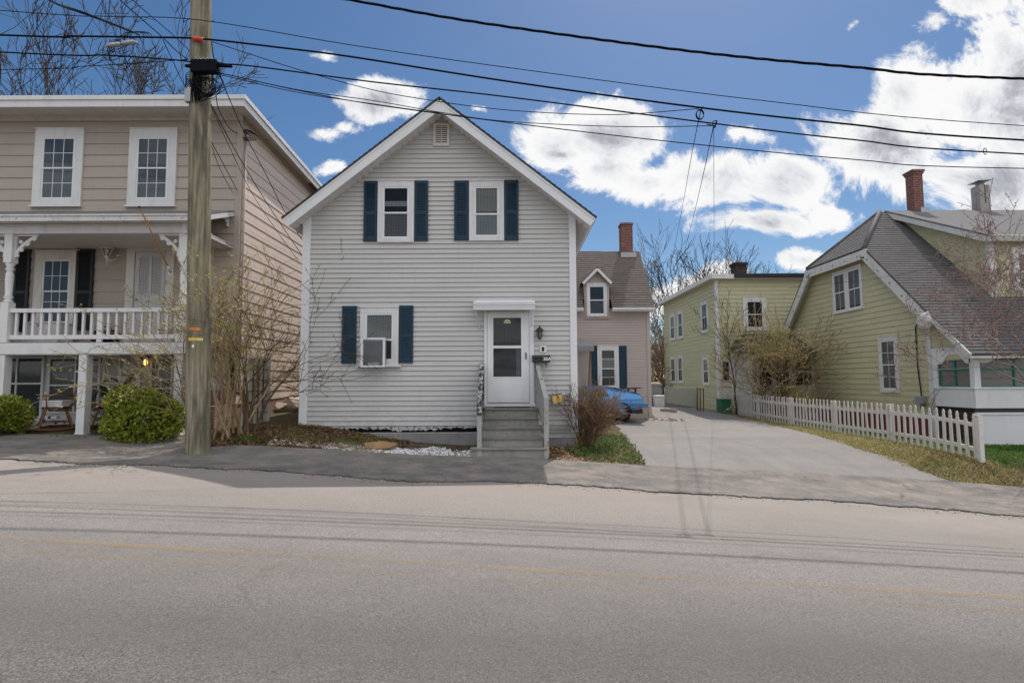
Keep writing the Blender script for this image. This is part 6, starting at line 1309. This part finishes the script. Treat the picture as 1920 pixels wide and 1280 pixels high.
# shrub in front of the side entry, behind the fence
p = P(1408, 740, 22.0); p = Vector((p.x + .55, 21.7, zg(p.x + .55, 21.7)))
tree('budding_shrub', p, 2.35, .04, 3, 111, 'wide shrub with yellow-green buds behind the far end of the picket fence', 'shrub', 'bark_brown', 'twig_tan', trunks=17, rmin=.008, n=(0, 3, 4, 5), seg=.25, ang=(20, 55), gnarl=.15, up=.02, thick=2, foot=.4, fan=.5, lean=(-.06, 0), bud=('bud_yellow', 2, .045, .12))
p = P(1500, 745, 20.8); p = Vector((p.x, 20.8, zg(p.x, 20.8)))
tree('budding_shrub', p, .8, .02, 3, 113, 'smaller yellow-budded shrub by the white glazed side entry', 'shrub', 'bark_brown', 'twig_tan', trunks=12, rmin=.007, n=(0, 3, 4, 5), seg=.2, ang=(20, 55), gnarl=.15, up=.02, thick=2, foot=.5, fan=.7, bud=('bud_yellow', 2, .045, .1))
p = P(1372, 740, 22.6); p = Vector((p.x + .45, 23.3, zg(p.x + .4, 23.3)))
tree('young_tree', p, 3.6, .06, 3, 117, 'slim leafless young tree in front of the green wing corner', 'tree', 'bark_grey', 'bark_grey', rmin=.007, n=(0, 3, 5, 10), seg=.3, ang=(22, 45), gnarl=.1, up=.04, len=(.35, .6))
# red-budded tree at the right edge
tree('red_bud_tree', Vector((13.35, 12.7, zg(13.35, 12.7) - .1)), 3.3, .08, 4, 123, 'bare tree with red buds reaching in front of the green house roof', 'tree', 'bark_pale', 'bark_pale', trunks=4, fan=.35, rmin=.006, n=(0, 3, 4, 5, 5), first=.62, seg=.25, ang=(28, 62), gnarl=.18, up=.015, thick=2, len=(.48, .66), lean=(-.22, -.02), bud=('bud_red', 3, .03, .06))

def leafball(name, loc, rx, ry, rz, n, seed, label, cat, group, mat='evergreen', size=.07):
    o = thing(name, loc, label, cat, group); rb = random.Random(seed); m = MB(); c0 = Vector(loc)
    lobes = [(rvec(rb), rb.uniform(.2, .5)) for _ in range(16)]
    for k in range(n):
        d = rvec(rb)
        if d.z < -.75: continue
        rr = .74 + sum(.34 * max(0, d.dot(l) - (1 - w)) / w for l, w in lobes); s = rb.uniform(.35, 1) ** .45 * rr
        c = c0 + Vector((d.x * rx * s, d.y * ry * s, rz * .92 + d.z * rz * s))
        g = (d * .7 + Vector((0, 0, .55)) + rvec(rb) * .6).normalized(); sd_ = g.cross(rvec(rb)).normalized(); L = size * rb.uniform(.7, 1.6); w = L * .28
        m.face([c, c + g * L * .4 + sd_ * w, c + g * L, c + g * L * .4 - sd_ * w]); s2 = g.cross(sd_)
        m.face([c, c + (g + s2 * .5) * L * .4 + s2 * w, c + (g + s2 * .6) * L * .9, c + (g + s2 * .5) * L * .4 - s2 * w])
    build('crown', m, M[mat], o); m = MB()
    for k in range(7): m.tube([c0 + Vector((rb.uniform(-.08, .08), rb.uniform(-.08, .08), -.05)), c0 + Vector((rb.uniform(-.5, .5) * rx, rb.uniform(-.5, .5) * ry, rz * 1.1))], [.02, .008], 5)
    build('trunk', m, M['bark_brown'], o)
p = P(252, 815, 11.25); leafball('evergreen_bush', (p.x, 11.3, zg(p.x, 11.3) - .02), .56, .48, .52, 7500, 5, 'round bright green evergreen bush between the two white porch posts', 'bush', 'evergreen bushes before the porch')
p = P(5, 800, 11.25); leafball('evergreen_bush', (p.x - .12, 11.3, zg(p.x, 11.3)), .36, .40, .46, 5000, 9, 'darker evergreen bush cut by the edge, left of the rocking chair', 'bush', 'evergreen bushes before the porch')

# ================================================================== GATE PANEL AND BITS BETWEEN THE HOUSES
a0 = P(462, 808, 12.3); b0 = P(500, 800, 12.85); zt_ = P(480, 672, 12.5).z
o = thing('lattice_panel', ((a0.x + b0.x) / 2, 12.6, zg(-6, 12.6)), 'weathered pale green gate panel with wire grid between the two houses', 'gate')
u = Vector((b0.x - a0.x, .55, 0)); Lp = u.length; u.normalize(); nn = Vector((u.y, -u.x, 0)); Fq = Fr((a0.x, 12.3, 0), u, (0, 0, 1), nn); zb_ = zg(-6, 12.5) + .02
m = MB(); m.fbox(Fq, 0, Lp, zb_, zt_, -.02, 0); build('panel', m, paint('old_panel', (.50, .50, .42), .8, .15, 4, .6, (.16, .16, .09), peel=.2, peelcol=(.3, .27, .2)), o)
m = MB(); m.fbox(Fq, -.1, 0, zb_ - .1, zt_ + .03, -.06, .03); m.fbox(Fq, Lp, Lp + .06, zb_ - .1, zt_, -.05, .02); m.fbox(Fq, 0, Lp, zt_ + .001, zt_ + .05, -.03, .02); build('gate_frame', m, M['old_white'], o)
m = MB()
for k in range(1, 4): m.fbox(Fq, Lp * k / 4 - .012, Lp * k / 4 + .012, zb_, zt_, .001, .016)
for k in range(1, 6): m.fbox(Fq, .0, Lp, zb_ + (zt_ - zb_) * k / 6 - .008, zb_ + (zt_ - zb_) * k / 6 + .008, .0165, .022)
build('wire_grid', m, M['rust'], o)
rb = random.Random(55)
for k, (px, py, Y, s) in enumerate(((512, 762, 15.5, .3), (545, 752, 15.8, .38), (525, 748, 16.4, .3), (556, 735, 16.6, .35))):
    p = P(px, py, Y); m = MB(); m.blob((p.x, Y, zg(p.x, Y) + s * .3), (s * 1.5, s, s * .8), rb, .18); tag(build('rock', m, M['tan_conc']), ['flat rock nearest the gate panel on the path between the houses', 'larger rock beside the grey house corner on the side path', 'rock behind the flat one on the side path', 'rock deepest in the side path by the tan wall'][k], 'rock', 'rocks on the side path')
m = MB()
for k in range(46):
    x = rb.uniform(-6.4, -5.0); y = rb.uniform(15.6, 17.2); z = zg(x, y) + rb.uniform(.1, .55); d = rvec(rb); d.z *= .4; m.tube([(x, y, z), Vector((x, y, z)) + d * .5, Vector((x, y, z)) + d * .9 + rvec(rb) * .1], [.016, .012, .006], 4)
tag(build('brush_pile', m, M['bark_brown']), 'heap of dead sticks against the tan wall between the houses', 'brush pile')
p = P(720, 838, 11.3); m = MB(); fq = [(P(x, y, 11).x) for x, y in ((690, 0), (742, 0))]
x0, x1 = P(686, 838, 11.1).x, P(742, 838, 11.1).x; zz = zg((x0 + x1) / 2, 11.2)
m.blob(((x0 + x1) / 2, 11.12, zz + .02), ((x1 - x0) * .62, .36, .13), random.Random(9), .16); tag(build('flat_stone', m, M['orange_stone']), 'rusty brown flat stone slab among the white pebbles', 'stone')

# ================================================================== GROUND, ROAD, PAVEMENT, DRIVE
bpts = [(345, 846), (400, 839), (430, 836), (500, 838), (560, 842), (650, 846), (740, 851), (880, 857), (1030, 863), (1120, 868), (1210, 874), (1500, 888), (1700, 898), (1790, 904), (1860, 910), (1920, 916)]
bl = [G(*q) for q in bpts]; bx = [q.x for q in bl]; by = [q.y for q in bl]
rbk = np.random.RandomState(3)
def fbm1(x, s): return sum(np.sin(x * f * 2.1 + s * 7 + i * 2.3) * a for i, (f, a) in enumerate(((.6, .05), (1.7, .03), (4.1, .02), (9.3, .014), (21, .008), (47, .006))))
def yback(x):
    if x < -6.45: return 11.52
    if x < bx[0]: t_ = (x + 6.45) / (bx[0] + 6.45); t_ = t_ * t_ * (3 - 2 * t_); return 11.52 + (by[0] - 11.52) * t_
    if x > bx[-1]: return by[-1] + (x - bx[-1]) * .05
    return float(np.interp(x, bx, by))
cpts = [(0, 861), (280, 872), (430, 882), (600, 889), (725, 900), (950, 905), (1030, 908), (1100, 914), (1240, 922), (1480, 935), (1700, 952), (1920, 967)]
cl_ = [G(*q) for q in cpts]; ccx = [q.x for q in cl_]; ccy = [q.y for q in cl_]
def yfront(x): return float(np.interp(x, ccx, ccy)) + float(fbm1(np.array(x), 1)) * 1.15 + .022 * math.sin(x * 31 + 2 * math.sin(x * 7)) * (math.sin(x * 2.3) > .1)
def sheet(name, xs, y0f, y1f, ny, dz, mat, lip=0, skirt=.0):
    V = []; F = []; xs = list(xs)
    rows = []
    for x in xs:
        a, b = y0f(x), y1f(x); ys_ = [a + (b - a) * k / ny for k in range(ny + 1)]; rows.append([(x, y) for y in ys_])
    flat = np.array([q for r in rows for q in r]); z = zgs(flat[:, 0], flat[:, 1]) + dz
    mb = MB(); mb.idx([(q[0], q[1], zz) for q, zz in zip(flat, z)], [(i * (ny + 1) + k, (i + 1) * (ny + 1) + k, (i + 1) * (ny + 1) + k + 1, i * (ny + 1) + k + 1) for i in range(len(xs) - 1) for k in range(ny)], True)
    if lip or skirt:
        for i in range(len(xs) - 1):
            j0, j1 = i * (ny + 1), (i + 1) * (ny + 1); A, B = mb.v[j0], mb.v[j1]; mb.face([(A[0], A[1], A[2] - lip), (B[0], B[1], B[2] - lip), B, A])
            j0 += ny; j1 += ny; A, B = mb.v[j0], mb.v[j1]; mb.face([(A[0], A[1], A[2] - skirt), (B[0], B[1], B[2] - skirt), B, A])
    o = build(name, mb, mat); o['kind'] = 'structure'; return o
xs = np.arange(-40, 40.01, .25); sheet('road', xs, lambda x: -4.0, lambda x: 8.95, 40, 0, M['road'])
xs = np.arange(-16, 16.01, .04); sheet('pavement', xs, yfront, yback, 14, .022, M['pave'], .06, .08)
xs = np.arange(-16, 16.01, .04); sheet('road_crack', xs, lambda x: yfront(x) - .012 - .02 * (math.sin(x * 13) * .5 + .5) * (math.sin(x * 3.1) * .5 + .5), lambda x: yfront(x) + .004, 1, .004, M['crack'])
def ymark(pts):
    g = [G(*q) for q in pts]; return [q.x for q in g], [q.y for q in g]
for pts, wd, pm_ in (([(0, 1009), (350, 1030), (700, 1049), (950, 1066), (1260, 1084), (1560, 1100), (1920, 1121)], .042, 'road_paint'), ([(0, 1032), (350, 1052), (700, 1072), (950, 1089), (1260, 1108), (1560, 1124), (1920, 1146)], .05, 'road_paint_faint')):
    gx, gy = ymark(pts); f_ = lambda x, gx=gx, gy=gy: float(np.interp(x, gx, gy)); xs = np.arange(-6, 6.01, .1)
    sheet('road_marking', xs, lambda x: f_(x) - wd, lambda x: f_(x) + wd, 1, .004, M[pm_])
# drive
lft = [G(*q) for q in ((1212, 875), (1198, 855), (1178, 828), (1160, 803), (1150, 794))]; rgt = [G(*q) for q in ((1800, 906), (1700, 872), (1600, 838), (1500, 808), (1420, 790), (1374, 779))]
ly = [q.y for q in lft] + [19.9, 20.2, 28]; lx = [q.x for q in lft] + [2.6, 5.5, 5.6]; ry_ = [q.y for q in rgt] + [24.6, 28]; rx_ = [q.x for q in rgt] + [9.0, 9.0]
mb = MB(); ysd = np.arange(10.2, 27.01, .2); nx = 24; fl = []
for y in ysd:
    x0 = float(np.interp(y, ly, lx)) + .04 * math.sin(y * 5) + .02 * math.sin(y * 17); x1 = float(np.interp(y, ry_, rx_)) + .06 * math.sin(y * 3.3) + .03 * math.sin(y * 11); x1 = max(x1, x0 + .4)
    fl += [(x0 + (x1 - x0) * k / nx, y) for k in range(nx + 1)]
fl = np.array(fl); z = zgs(fl[:, 0], fl[:, 1]) + .012
mb.idx([(a[0], a[1], b) for a, b in zip(fl, z)], [(i * (nx + 1) + k, i * (nx + 1) + k + 1, (i + 1) * (nx + 1) + k + 1, (i + 1) * (nx + 1) + k) for i in range(len(ysd) - 1) for k in range(nx)], True)
o = build('driveway', mb, M['drive']); o['kind'] = 'structure'
def on_drive(x, y, mg=0): return 10.2 < y < 27 and np.interp(y, ly, lx) + mg < x < np.interp(y, ry_, rx_) - mg
def paved(x, y):
    if y < 8.7: return True
    if -16 < x < 16 and y < yback(x) - .12 and y > 8: return True
    return bool(on_drive(x, y, .15))
gx_ = list(np.arange(-17, 19.01, .2)); gy_ = list(np.arange(8.2, 34.01, .2))
gx_ = [-400, -200, -90, -45, -28, -20] + gx_ + [22, 30, 50, 100, 220, 400]; gy_ = [-300, -120, -50, -20, -4.2, 3] + gy_ + [38, 46, 60, 90, 160, 320, 600]
V = []; flat = np.array([(x, y) for y in gy_ for x in gx_]); z = zgs(flat[:, 0], flat[:, 1])
for (x, y), zz in zip(flat, z): V.append((x, y, zz - (.09 if paved(x, y) else 0) + .012 * math.sin(x * 5.1 + y * 3) * math.sin(y * 4.3 - x)))
nx = len(gx_); mb = MB(); mb.idx(V, [(j * nx + i, j * nx + i + 1, (j + 1) * nx + i + 1, (j + 1) * nx + i) for j in range(len(gy_) - 1) for i in range(nx - 1)], True)
o = build('ground', mb, M['soil']); o['kind'] = 'structure'

def scatter(name, n, region, fn, mat, seed, label=None):
    rb = random.Random(seed); m = MB(); k = 0; tries = 0
    while k < n and tries < n * 30:
        tries += 1; x = rb.uniform(region[0], region[1]); y = rb.uniform(region[2], region[3])
        if fn(x, y, m, rb): k += 1
    o = build(name, m, M[mat]); o['kind'] = 'stuff'; return o
def pt(x, y): return Vector((x, y, zg(x, y)))
_zc = {}
def zq(x, y):
    k = (round(x * 5), round(y * 5))
    if k not in _zc: _zc[k] = zg(k[0] / 5, k[1] / 5)
    # bilinear on cached 0.2 m lattice
    i, j = math.floor(x * 5), math.floor(y * 5); u, v = x * 5 - i, y * 5 - j
    def g(a, b):
        if (a, b) not in _zc: _zc[(a, b)] = zg(a / 5, b / 5)
        return _zc[(a, b)]
    return (g(i, j) * (1 - u) + g(i + 1, j) * u) * (1 - v) + (g(i, j + 1) * (1 - u) + g(i + 1, j + 1) * u) * v
def stone(cond, smin, smax, lift=.3):
    def f(x, y, m, rb):
        if not cond(x, y, rb): return False
        s = rb.uniform(smin, smax); m.blob((x, y, zq(x, y) + s * lift), (s, s * rb.uniform(.6, 1), s * rb.uniform(.5, .8)), rb, .3); return True
    return f
def blade(cond, h0, h1, w=.006, lean=.5):
    def f(x, y, m, rb):
        if not cond(x, y, rb): return False
        c = Vector((x, y, zq(x, y) - .005)); a = rb.uniform(0, 6.283); d = Vector((math.cos(a), math.sin(a), 0)); s = Vector((-d.y, d.x, 0)) * w * rb.uniform(.7, 1.4); h = rb.uniform(h0, h1); l = rb.uniform(.1, lean) * h * 1.6
        m.face([c - s, c + s, c + d * l * .4 + Vector((0, 0, h * .6)) + s * .7, c + d * l * .4 + Vector((0, 0, h * .6)) - s * .7]); m.face([c + d * l * .4 + Vector((0, 0, h * .6)) - s * .7, c + d * l * .4 + Vector((0, 0, h * .6)) + s * .7, c + d * l + Vector((0, 0, h * .85))]); return True
    return f
def leafq(cond, s0, s1, up=.35, lift=.02):
    def f(x, y, m, rb):
        if not cond(x, y, rb): return False
        c = Vector((x, y, zq(x, y) + rb.uniform(.004, lift))); s = rb.uniform(s0, s1); u = Vector((rb.uniform(-1, 1), rb.uniform(-1, 1), rb.uniform(-up, up))).normalized(); v = Vector((-u.y, u.x, rb.uniform(-up, up))).normalized()
        m.face([c - u * s, c + v * s * .55, c + u * s, c - v * s * .55]); return True
    return f
mid = lambda x: yback(x)
scatter('gravel', 2300, (-2.75, -.72, 10.6, 11.6), stone(lambda x, y, rb: yback(x) - .03 < y < 11.0 + .55 * rb.random() + .2 * math.sin(x * 7) and not (x < -2.05 and y > 11.25), .012, .03), 'pebble', 1)
scatter('gravel', 1500, (-4.7, -2.5, 10.5, 11.3), stone(lambda x, y, rb: yback(x) - .06 < y < yback(x) + .55 * rb.random() ** 1.4, .010, .030), 'pebble_brown', 2)
scatter('gravel', 500, (-9.5, 4, 8.4, 11.4), stone(lambda x, y, rb: (yfront(x) < y < yback(x) and rb.random() < (.04 + .96 * max(0, 1 - (yback(x) - y) / .3) ** 2)), .005, .014), 'pebble_brown', 12)
scatter('dead_leaves', 3200, (-6.3, -2.2, 10.4, 12.3), leafq(lambda x, y, rb: y > yback(x) - .08 - .3 * (rb.random() ** 4) and y < 11.95 and (x < -3.6 or y > 11.3), .018, .045, .5, .05), 'litter', 3)
scatter('dead_leaves', 900, (-9.5, -6, 11.0, 12.2), leafq(lambda x, y, rb: y > 11.35 - .35 * rb.random() ** 3 and rb.random() < .35 + .65 * (x > -7.4), .015, .04, .5, .04), 'litter', 4)
scatter('grass', 2600, (-5.7, -2.4, 10.6, 11.95), blade(lambda x, y, rb: y > yback(x) + .22 and (math.sin(x * 4.1 + 1) + math.sin(y * 6 + x * 2)) > .1, .02, .07), 'drygrass', 5)
scatter('grass', 420, (-5.6, -4.9, 10.7, 11.05), blade(lambda x, y, rb: y > yback(x) + .1 and (x + 5.2) ** 2 / .1 + (y - 10.85) ** 2 / .02 < 1, .03, .09), 'lawn', 6)
scatter('bark_chips', 1500, (.64, 2.3, 10.55, 12.0), leafq(lambda x, y, rb: y > yback(x) - .04 - .1 * rb.random() ** 3 and (y < 11.3 and x < 1.75 + .3 * rb.random()) or (x < 1.3 and y < 12 and y > 10.7), .014, .038, .4, .04), 'chips', 7)
inbed = lambda x, y: y > yback(x) + .03 and x < float(np.interp(y, ly, lx)) + .02 and x > 1.15 + .5 * max(0, 11.2 - y)
scatter('ground_cover', 5200, (1.1, 3.2, 10.6, 14.5), leafq(lambda x, y, rb: inbed(x, y) and (rb.random() < (.25 + .75 * (math.sin(x * 5 + y * 2) * math.sin(y * 4 - x) > -.15))), .014, .034, 1.0, .11), 'vinca', 8)
scatter('grass', 2500, (1.3, 3.2, 10.6, 16.0), blade(lambda x, y, rb: inbed(x, y), .02, .07), 'drygrass', 9)
dr_x = lambda y: float(np.interp(y, ry_, rx_))
scatter('grass', 17000, (5.0, 11.6, 10.2, 24.3), blade(lambda x, y, rb: y > yback(x) - .03 and x > dr_x(y) - .05 - .12 * rb.random() ** 3 and x < fxx(y) + .25 and rb.random() < min(1, 12 / y), .025, .085, .007, .9), 'drygrass', 10)
scatter('grass', 15000, (9.7, 14.5, 10.7, 14.55), blade(lambda x, y, rb: x > fxx(y) + .08 and y > 11.0 + .08 * (x - 9.7) + .1 * math.sin(3 * x), .03, .09, .007, .6), 'lawn', 11)
scatter('grass', 4500, (9.75, 12.2, 14.0, 22.5), blade(lambda x, y, rb: x > fxx(y) + .05, .03, .09, .009, .6), 'lawn', 13)
scatter('grass', 2500, (10.4, 13.5, 10.3, 11.5), blade(lambda x, y, rb: y > yback(x) - .02 and y < 11.3, .02, .07, .007, .9), 'drygrass', 14)
scatter('dead_leaves', 900, (9.0, 13.5, 10.3, 12.2), leafq(lambda x, y, rb: y > yback(x) - .03, .012, .03, .5, .04), 'litter', 15)
scatter('gravel', 1500, (-9, 9, 7.9, 8.9), stone(lambda x, y, rb: yfront(x) - .32 * rb.random() ** 2.5 < y < yfront(x) + .02 and math.sin(x * 1.9) + math.sin(x * 4.3) > -.6, .004, .011), 'pebble_brown', 17)
scatter('gravel', 160, (4.8, 6.4, 19.4, 20.6), stone(lambda x, y, rb: (x - 5.5) ** 2 + ((y - 20.1) * 2) ** 2 < .7, .03, .07), 'pebble_brown', 16)
scatter('grass', 700, (-6.3, 3.5, 9.6, 12.0), blade(lambda x, y, rb: (abs(y - yback(x)) < .05 and math.sin(x * 3.7) > .2) or ((x - pb.x) ** 2 + (y - 10) ** 2 < .07), .02, .07), 'drygrass', 18)

# ================================================================== SKY, SUN, CAMERA
SUN_AZ, SUN_EL = R(23.5), R(57.3)
W = bpy.data.worlds.new('World'); sc.world = W; W.use_nodes = True; nt = W.node_tree; nt.nodes.clear()
t = NT.__new__(NT); t.t = nt
out = t.n('ShaderNodeOutputWorld')
sky = t.n('ShaderNodeTexSky'); sky.sky_type = 'NISHITA'; sky.sun_disc = False; sky.sun_elevation = SUN_EL; sky.sun_rotation = SUN_AZ; sky.altitude = 200; sky.air_density = 1.0; sky.dust_density = .6; sky.ozone_density = 2.0
bg1 = t.n('ShaderNodeBackground'); bg1.inputs[1].default_value = .098
hs = t.n('ShaderNodeHueSaturation'); hs.inputs['Saturation'].default_value = 1.24; t.link(sky.outputs[0], hs.inputs['Color']); t.link(hs.outputs[0], bg1.inputs[0])
tc = t.n('ShaderNodeTexCoord'); sp = t.n('ShaderNodeSeparateXYZ'); t.link(tc.outputs['Generated'], sp.inputs[0])
yc = t.math('MAXIMUM', sp.outputs[1], .06); u = t.math('DIVIDE', sp.outputs[0], yc); v = t.math('DIVIDE', sp.outputs[2], yc)
cb = t.n('ShaderNodeCombineXYZ'); t.link(u, cb.inputs[0]); t.link(v, cb.inputs[1])
n1 = t.n('ShaderNodeTexNoise'); n1.inputs['Scale'].default_value = 3.2; n1.inputs['Detail'].default_value = 5; t.link(cb.outputs[0], n1.inputs['Vector'])
wv = t.n('ShaderNodeVectorMath'); wv.operation = 'MULTIPLY_ADD'; t.link(n1.outputs['Color'], wv.inputs[0]); wv.inputs[1].default_value = (.16, .11, 0); wv.inputs[2].default_value = (-.08, -.055, 0)
wa = t.n('ShaderNodeVectorMath'); wa.operation = 'ADD'; t.link(cb.outputs[0], wa.inputs[0]); t.link(wv.outputs[0], wa.inputs[1])
blobs = [(1105, 255, 115, 75, 1), (1130, 320, 80, 45, .8), (1060, 285, 70, 40, .8), (1300, 345, 130, 55, .85), (1210, 345, 60, 40, .8), (1400, 255, 80, 25, .5), (1430, 422, 115, 26, .75), (1500, 330, 120, 60, .7), (1660, 285, 150, 90, .9), (1800, 200, 145, 120, .9), (1900, 200, 150, 170, 1.1), (1860, 345, 160, 80, .85), (1560, 400, 60, 30, .6),
         (1840, 15, 85, 40, .8), (1740, 45, 40, 25, .45), (1590, 42, 15, 12, .3), (705, 185, 85, 42, .75), (640, 185, 40, 20, .4), (578, 262, 40, 22, .5), (625, 245, 25, 12, .3), (617, 96, 26, 12, .35), (608, 327, 36, 18, .6), (897, 192, 20, 10, .35), (1280, 560, 130, 50, .7), (1500, 490, 70, 25, .6), (1350, 530, 80, 30, .6), (2150, 250, 200, 200, 1)]
fld = None
for (px, py, rx, ry, w_) in blobs:
    d = ray(px, py); uu, vv = d.x / d.y, d.z / d.y
    s = t.n('ShaderNodeVectorMath'); s.operation = 'SUBTRACT'; t.link(wa.outputs[0], s.inputs[0]); s.inputs[1].default_value = (uu, vv, 0)
    k_ = t.n('ShaderNodeVectorMath'); k_.operation = 'MULTIPLY'; t.link(s.outputs[0], k_.inputs[0]); k_.inputs[1].default_value = (FPX / (rx * 1.25), FPX / (ry * 1.25), 0)
    l = t.n('ShaderNodeVectorMath'); l.operation = 'LENGTH'; t.link(k_.outputs[0], l.inputs[0])
    f = t.math('MULTIPLY', t.math('SUBTRACT', 1.0, l.outputs['Value']), w_ * .9)
    fld = f if fld is None else t.math('SMOOTH_MAX', fld, f)
    if fld is not f: fld.node.inputs[2].default_value = .12
# unseen cumulus added behind the viewer and overhead, extra bright to fill the shade
zz_ = t.math('ADD', t.math('MAXIMUM', sp.outputs[2], 0.0), .18); cu = t.n('ShaderNodeCombineXYZ'); t.link(t.math('DIVIDE', sp.outputs[0], zz_), cu.inputs[0]); t.link(t.math('DIVIDE', sp.outputs[1], zz_), cu.inputs[1])
nb = t.n('ShaderNodeTexNoise'); nb.inputs['Scale'].default_value = .9; nb.inputs['Detail'].default_value = 7; nb.inputs['Roughness'].default_value = .55; t.link(cu.outputs[0], nb.inputs['Vector'])
rest = t.math('MULTIPLY', t.math('SUBTRACT', nb.outputs['Fac'], .44), 3.0)
back = t.math('SUBTRACT', .35, sp.outputs[1]); back = t.math('MAXIMUM', t.math('MULTIPLY', back, 6.0, True), t.math('MULTIPLY', t.math('SUBTRACT', sp.outputs[2], .62), 8.0, True))
nf = t.n('ShaderNodeTexNoise'); nf.inputs['Scale'].default_value = 6.5; nf.inputs['Detail'].default_value = 14; nf.inputs['Roughness'].default_value = .70; nf.inputs['Distortion'].default_value = .45; t.link(cb.outputs[0], nf.inputs['Vector'])
front_f = t.math('ADD', fld, t.math('MULTIPLY', t.math('SUBTRACT', nf.outputs['Fac'], .53), 1.75))
mxf = t.n('ShaderNodeMix'); mxf.data_type = 'FLOAT'; t.link(back, mxf.inputs[0]); t.link(front_f, mxf.inputs[2]); t.link(rest, mxf.inputs[3])
dens = mxf.outputs[0]
mr = t.n('ShaderNodeMapRange'); mr.interpolation_type = 'SMOOTHSTEP'; mr.inputs['From Min'].default_value = .0; mr.inputs['From Max'].default_value = .25; t.link(dens, mr.inputs[0])
# cloud body: bright rims, grey cores lower down
up = t.n('ShaderNodeVectorMath'); up.operation = 'ADD'; t.link(cb.outputs[0], up.inputs[0]); up.inputs[1].default_value = (.02, .045, 0)
ng = t.n('ShaderNodeTexNoise'); ng.inputs['Scale'].default_value = 4.5; ng.inputs['Detail'].default_value = 9; ng.inputs['Roughness'].default_value = .6; t.link(up.outputs[0], ng.inputs['Vector'])
core = t.n('ShaderNodeMapRange'); core.interpolation_type = 'SMOOTHSTEP'; core.inputs['From Min'].default_value = .25; core.inputs['From Max'].default_value = .95; t.link(t.math('ADD', dens, t.math('MULTIPLY', t.math('SUBTRACT', ng.outputs['Fac'], .5), 1.7)), core.inputs[0])
ccol = t.ramp(core.outputs[0], [(.0, (1.0, 1.0, 1.0)), (.45, (.80, .81, .85)), (1.0, (.40, .41, .46))])
bg2 = t.n('ShaderNodeBackground'); t.link(t.math('ADD', t.math('MULTIPLY', back, .74), 1.04), bg2.inputs[1]); t.link(t.mix(back, ccol, (.98, .985, 1.0)), bg2.inputs[0])
ms = t.n('ShaderNodeMixShader'); t.link(mr.outputs[0], ms.inputs[0]); t.link(bg1.outputs[0], ms.inputs[1]); t.link(bg2.outputs[0], ms.inputs[2]); t.link(ms.outputs[0], out.inputs[0])
sl_ = bpy.data.lights.new('sun', 'SUN'); sl_.energy = 4.6; sl_.angle = R(.55); sl_.color = (1, .93, .84); so = bpy.data.objects.new('sun', sl_); COL.objects.link(so)
sd_ = Vector((math.sin(SUN_AZ) * math.cos(SUN_EL), math.cos(SUN_AZ) * math.cos(SUN_EL), math.sin(SUN_EL))); so.rotation_euler = sd_.to_track_quat('Z', 'Y').to_euler(); so.location = (10, 30, 40)
cam = bpy.data.cameras.new('camera'); cam.lens = 19.2; cam.sensor_width = 36; cam.clip_start = .05; cam.clip_end = 3000; co = bpy.data.objects.new('camera', cam); COL.objects.link(co)
co.matrix_world = Matrix.Translation(CAM) @ Matrix.Rotation(math.pi / 2 + PITCH, 4, 'X') @ Matrix.Rotation(ROLL, 4, 'Z'); sc.camera = co
sc.view_settings.view_transform = 'Standard'; sc.view_settings.look = 'None'; sc.view_settings.exposure = -.12; sc.view_settings.gamma = 1
sc.cycles.max_bounces = 8; sc.cycles.transparent_max_bounces = 12
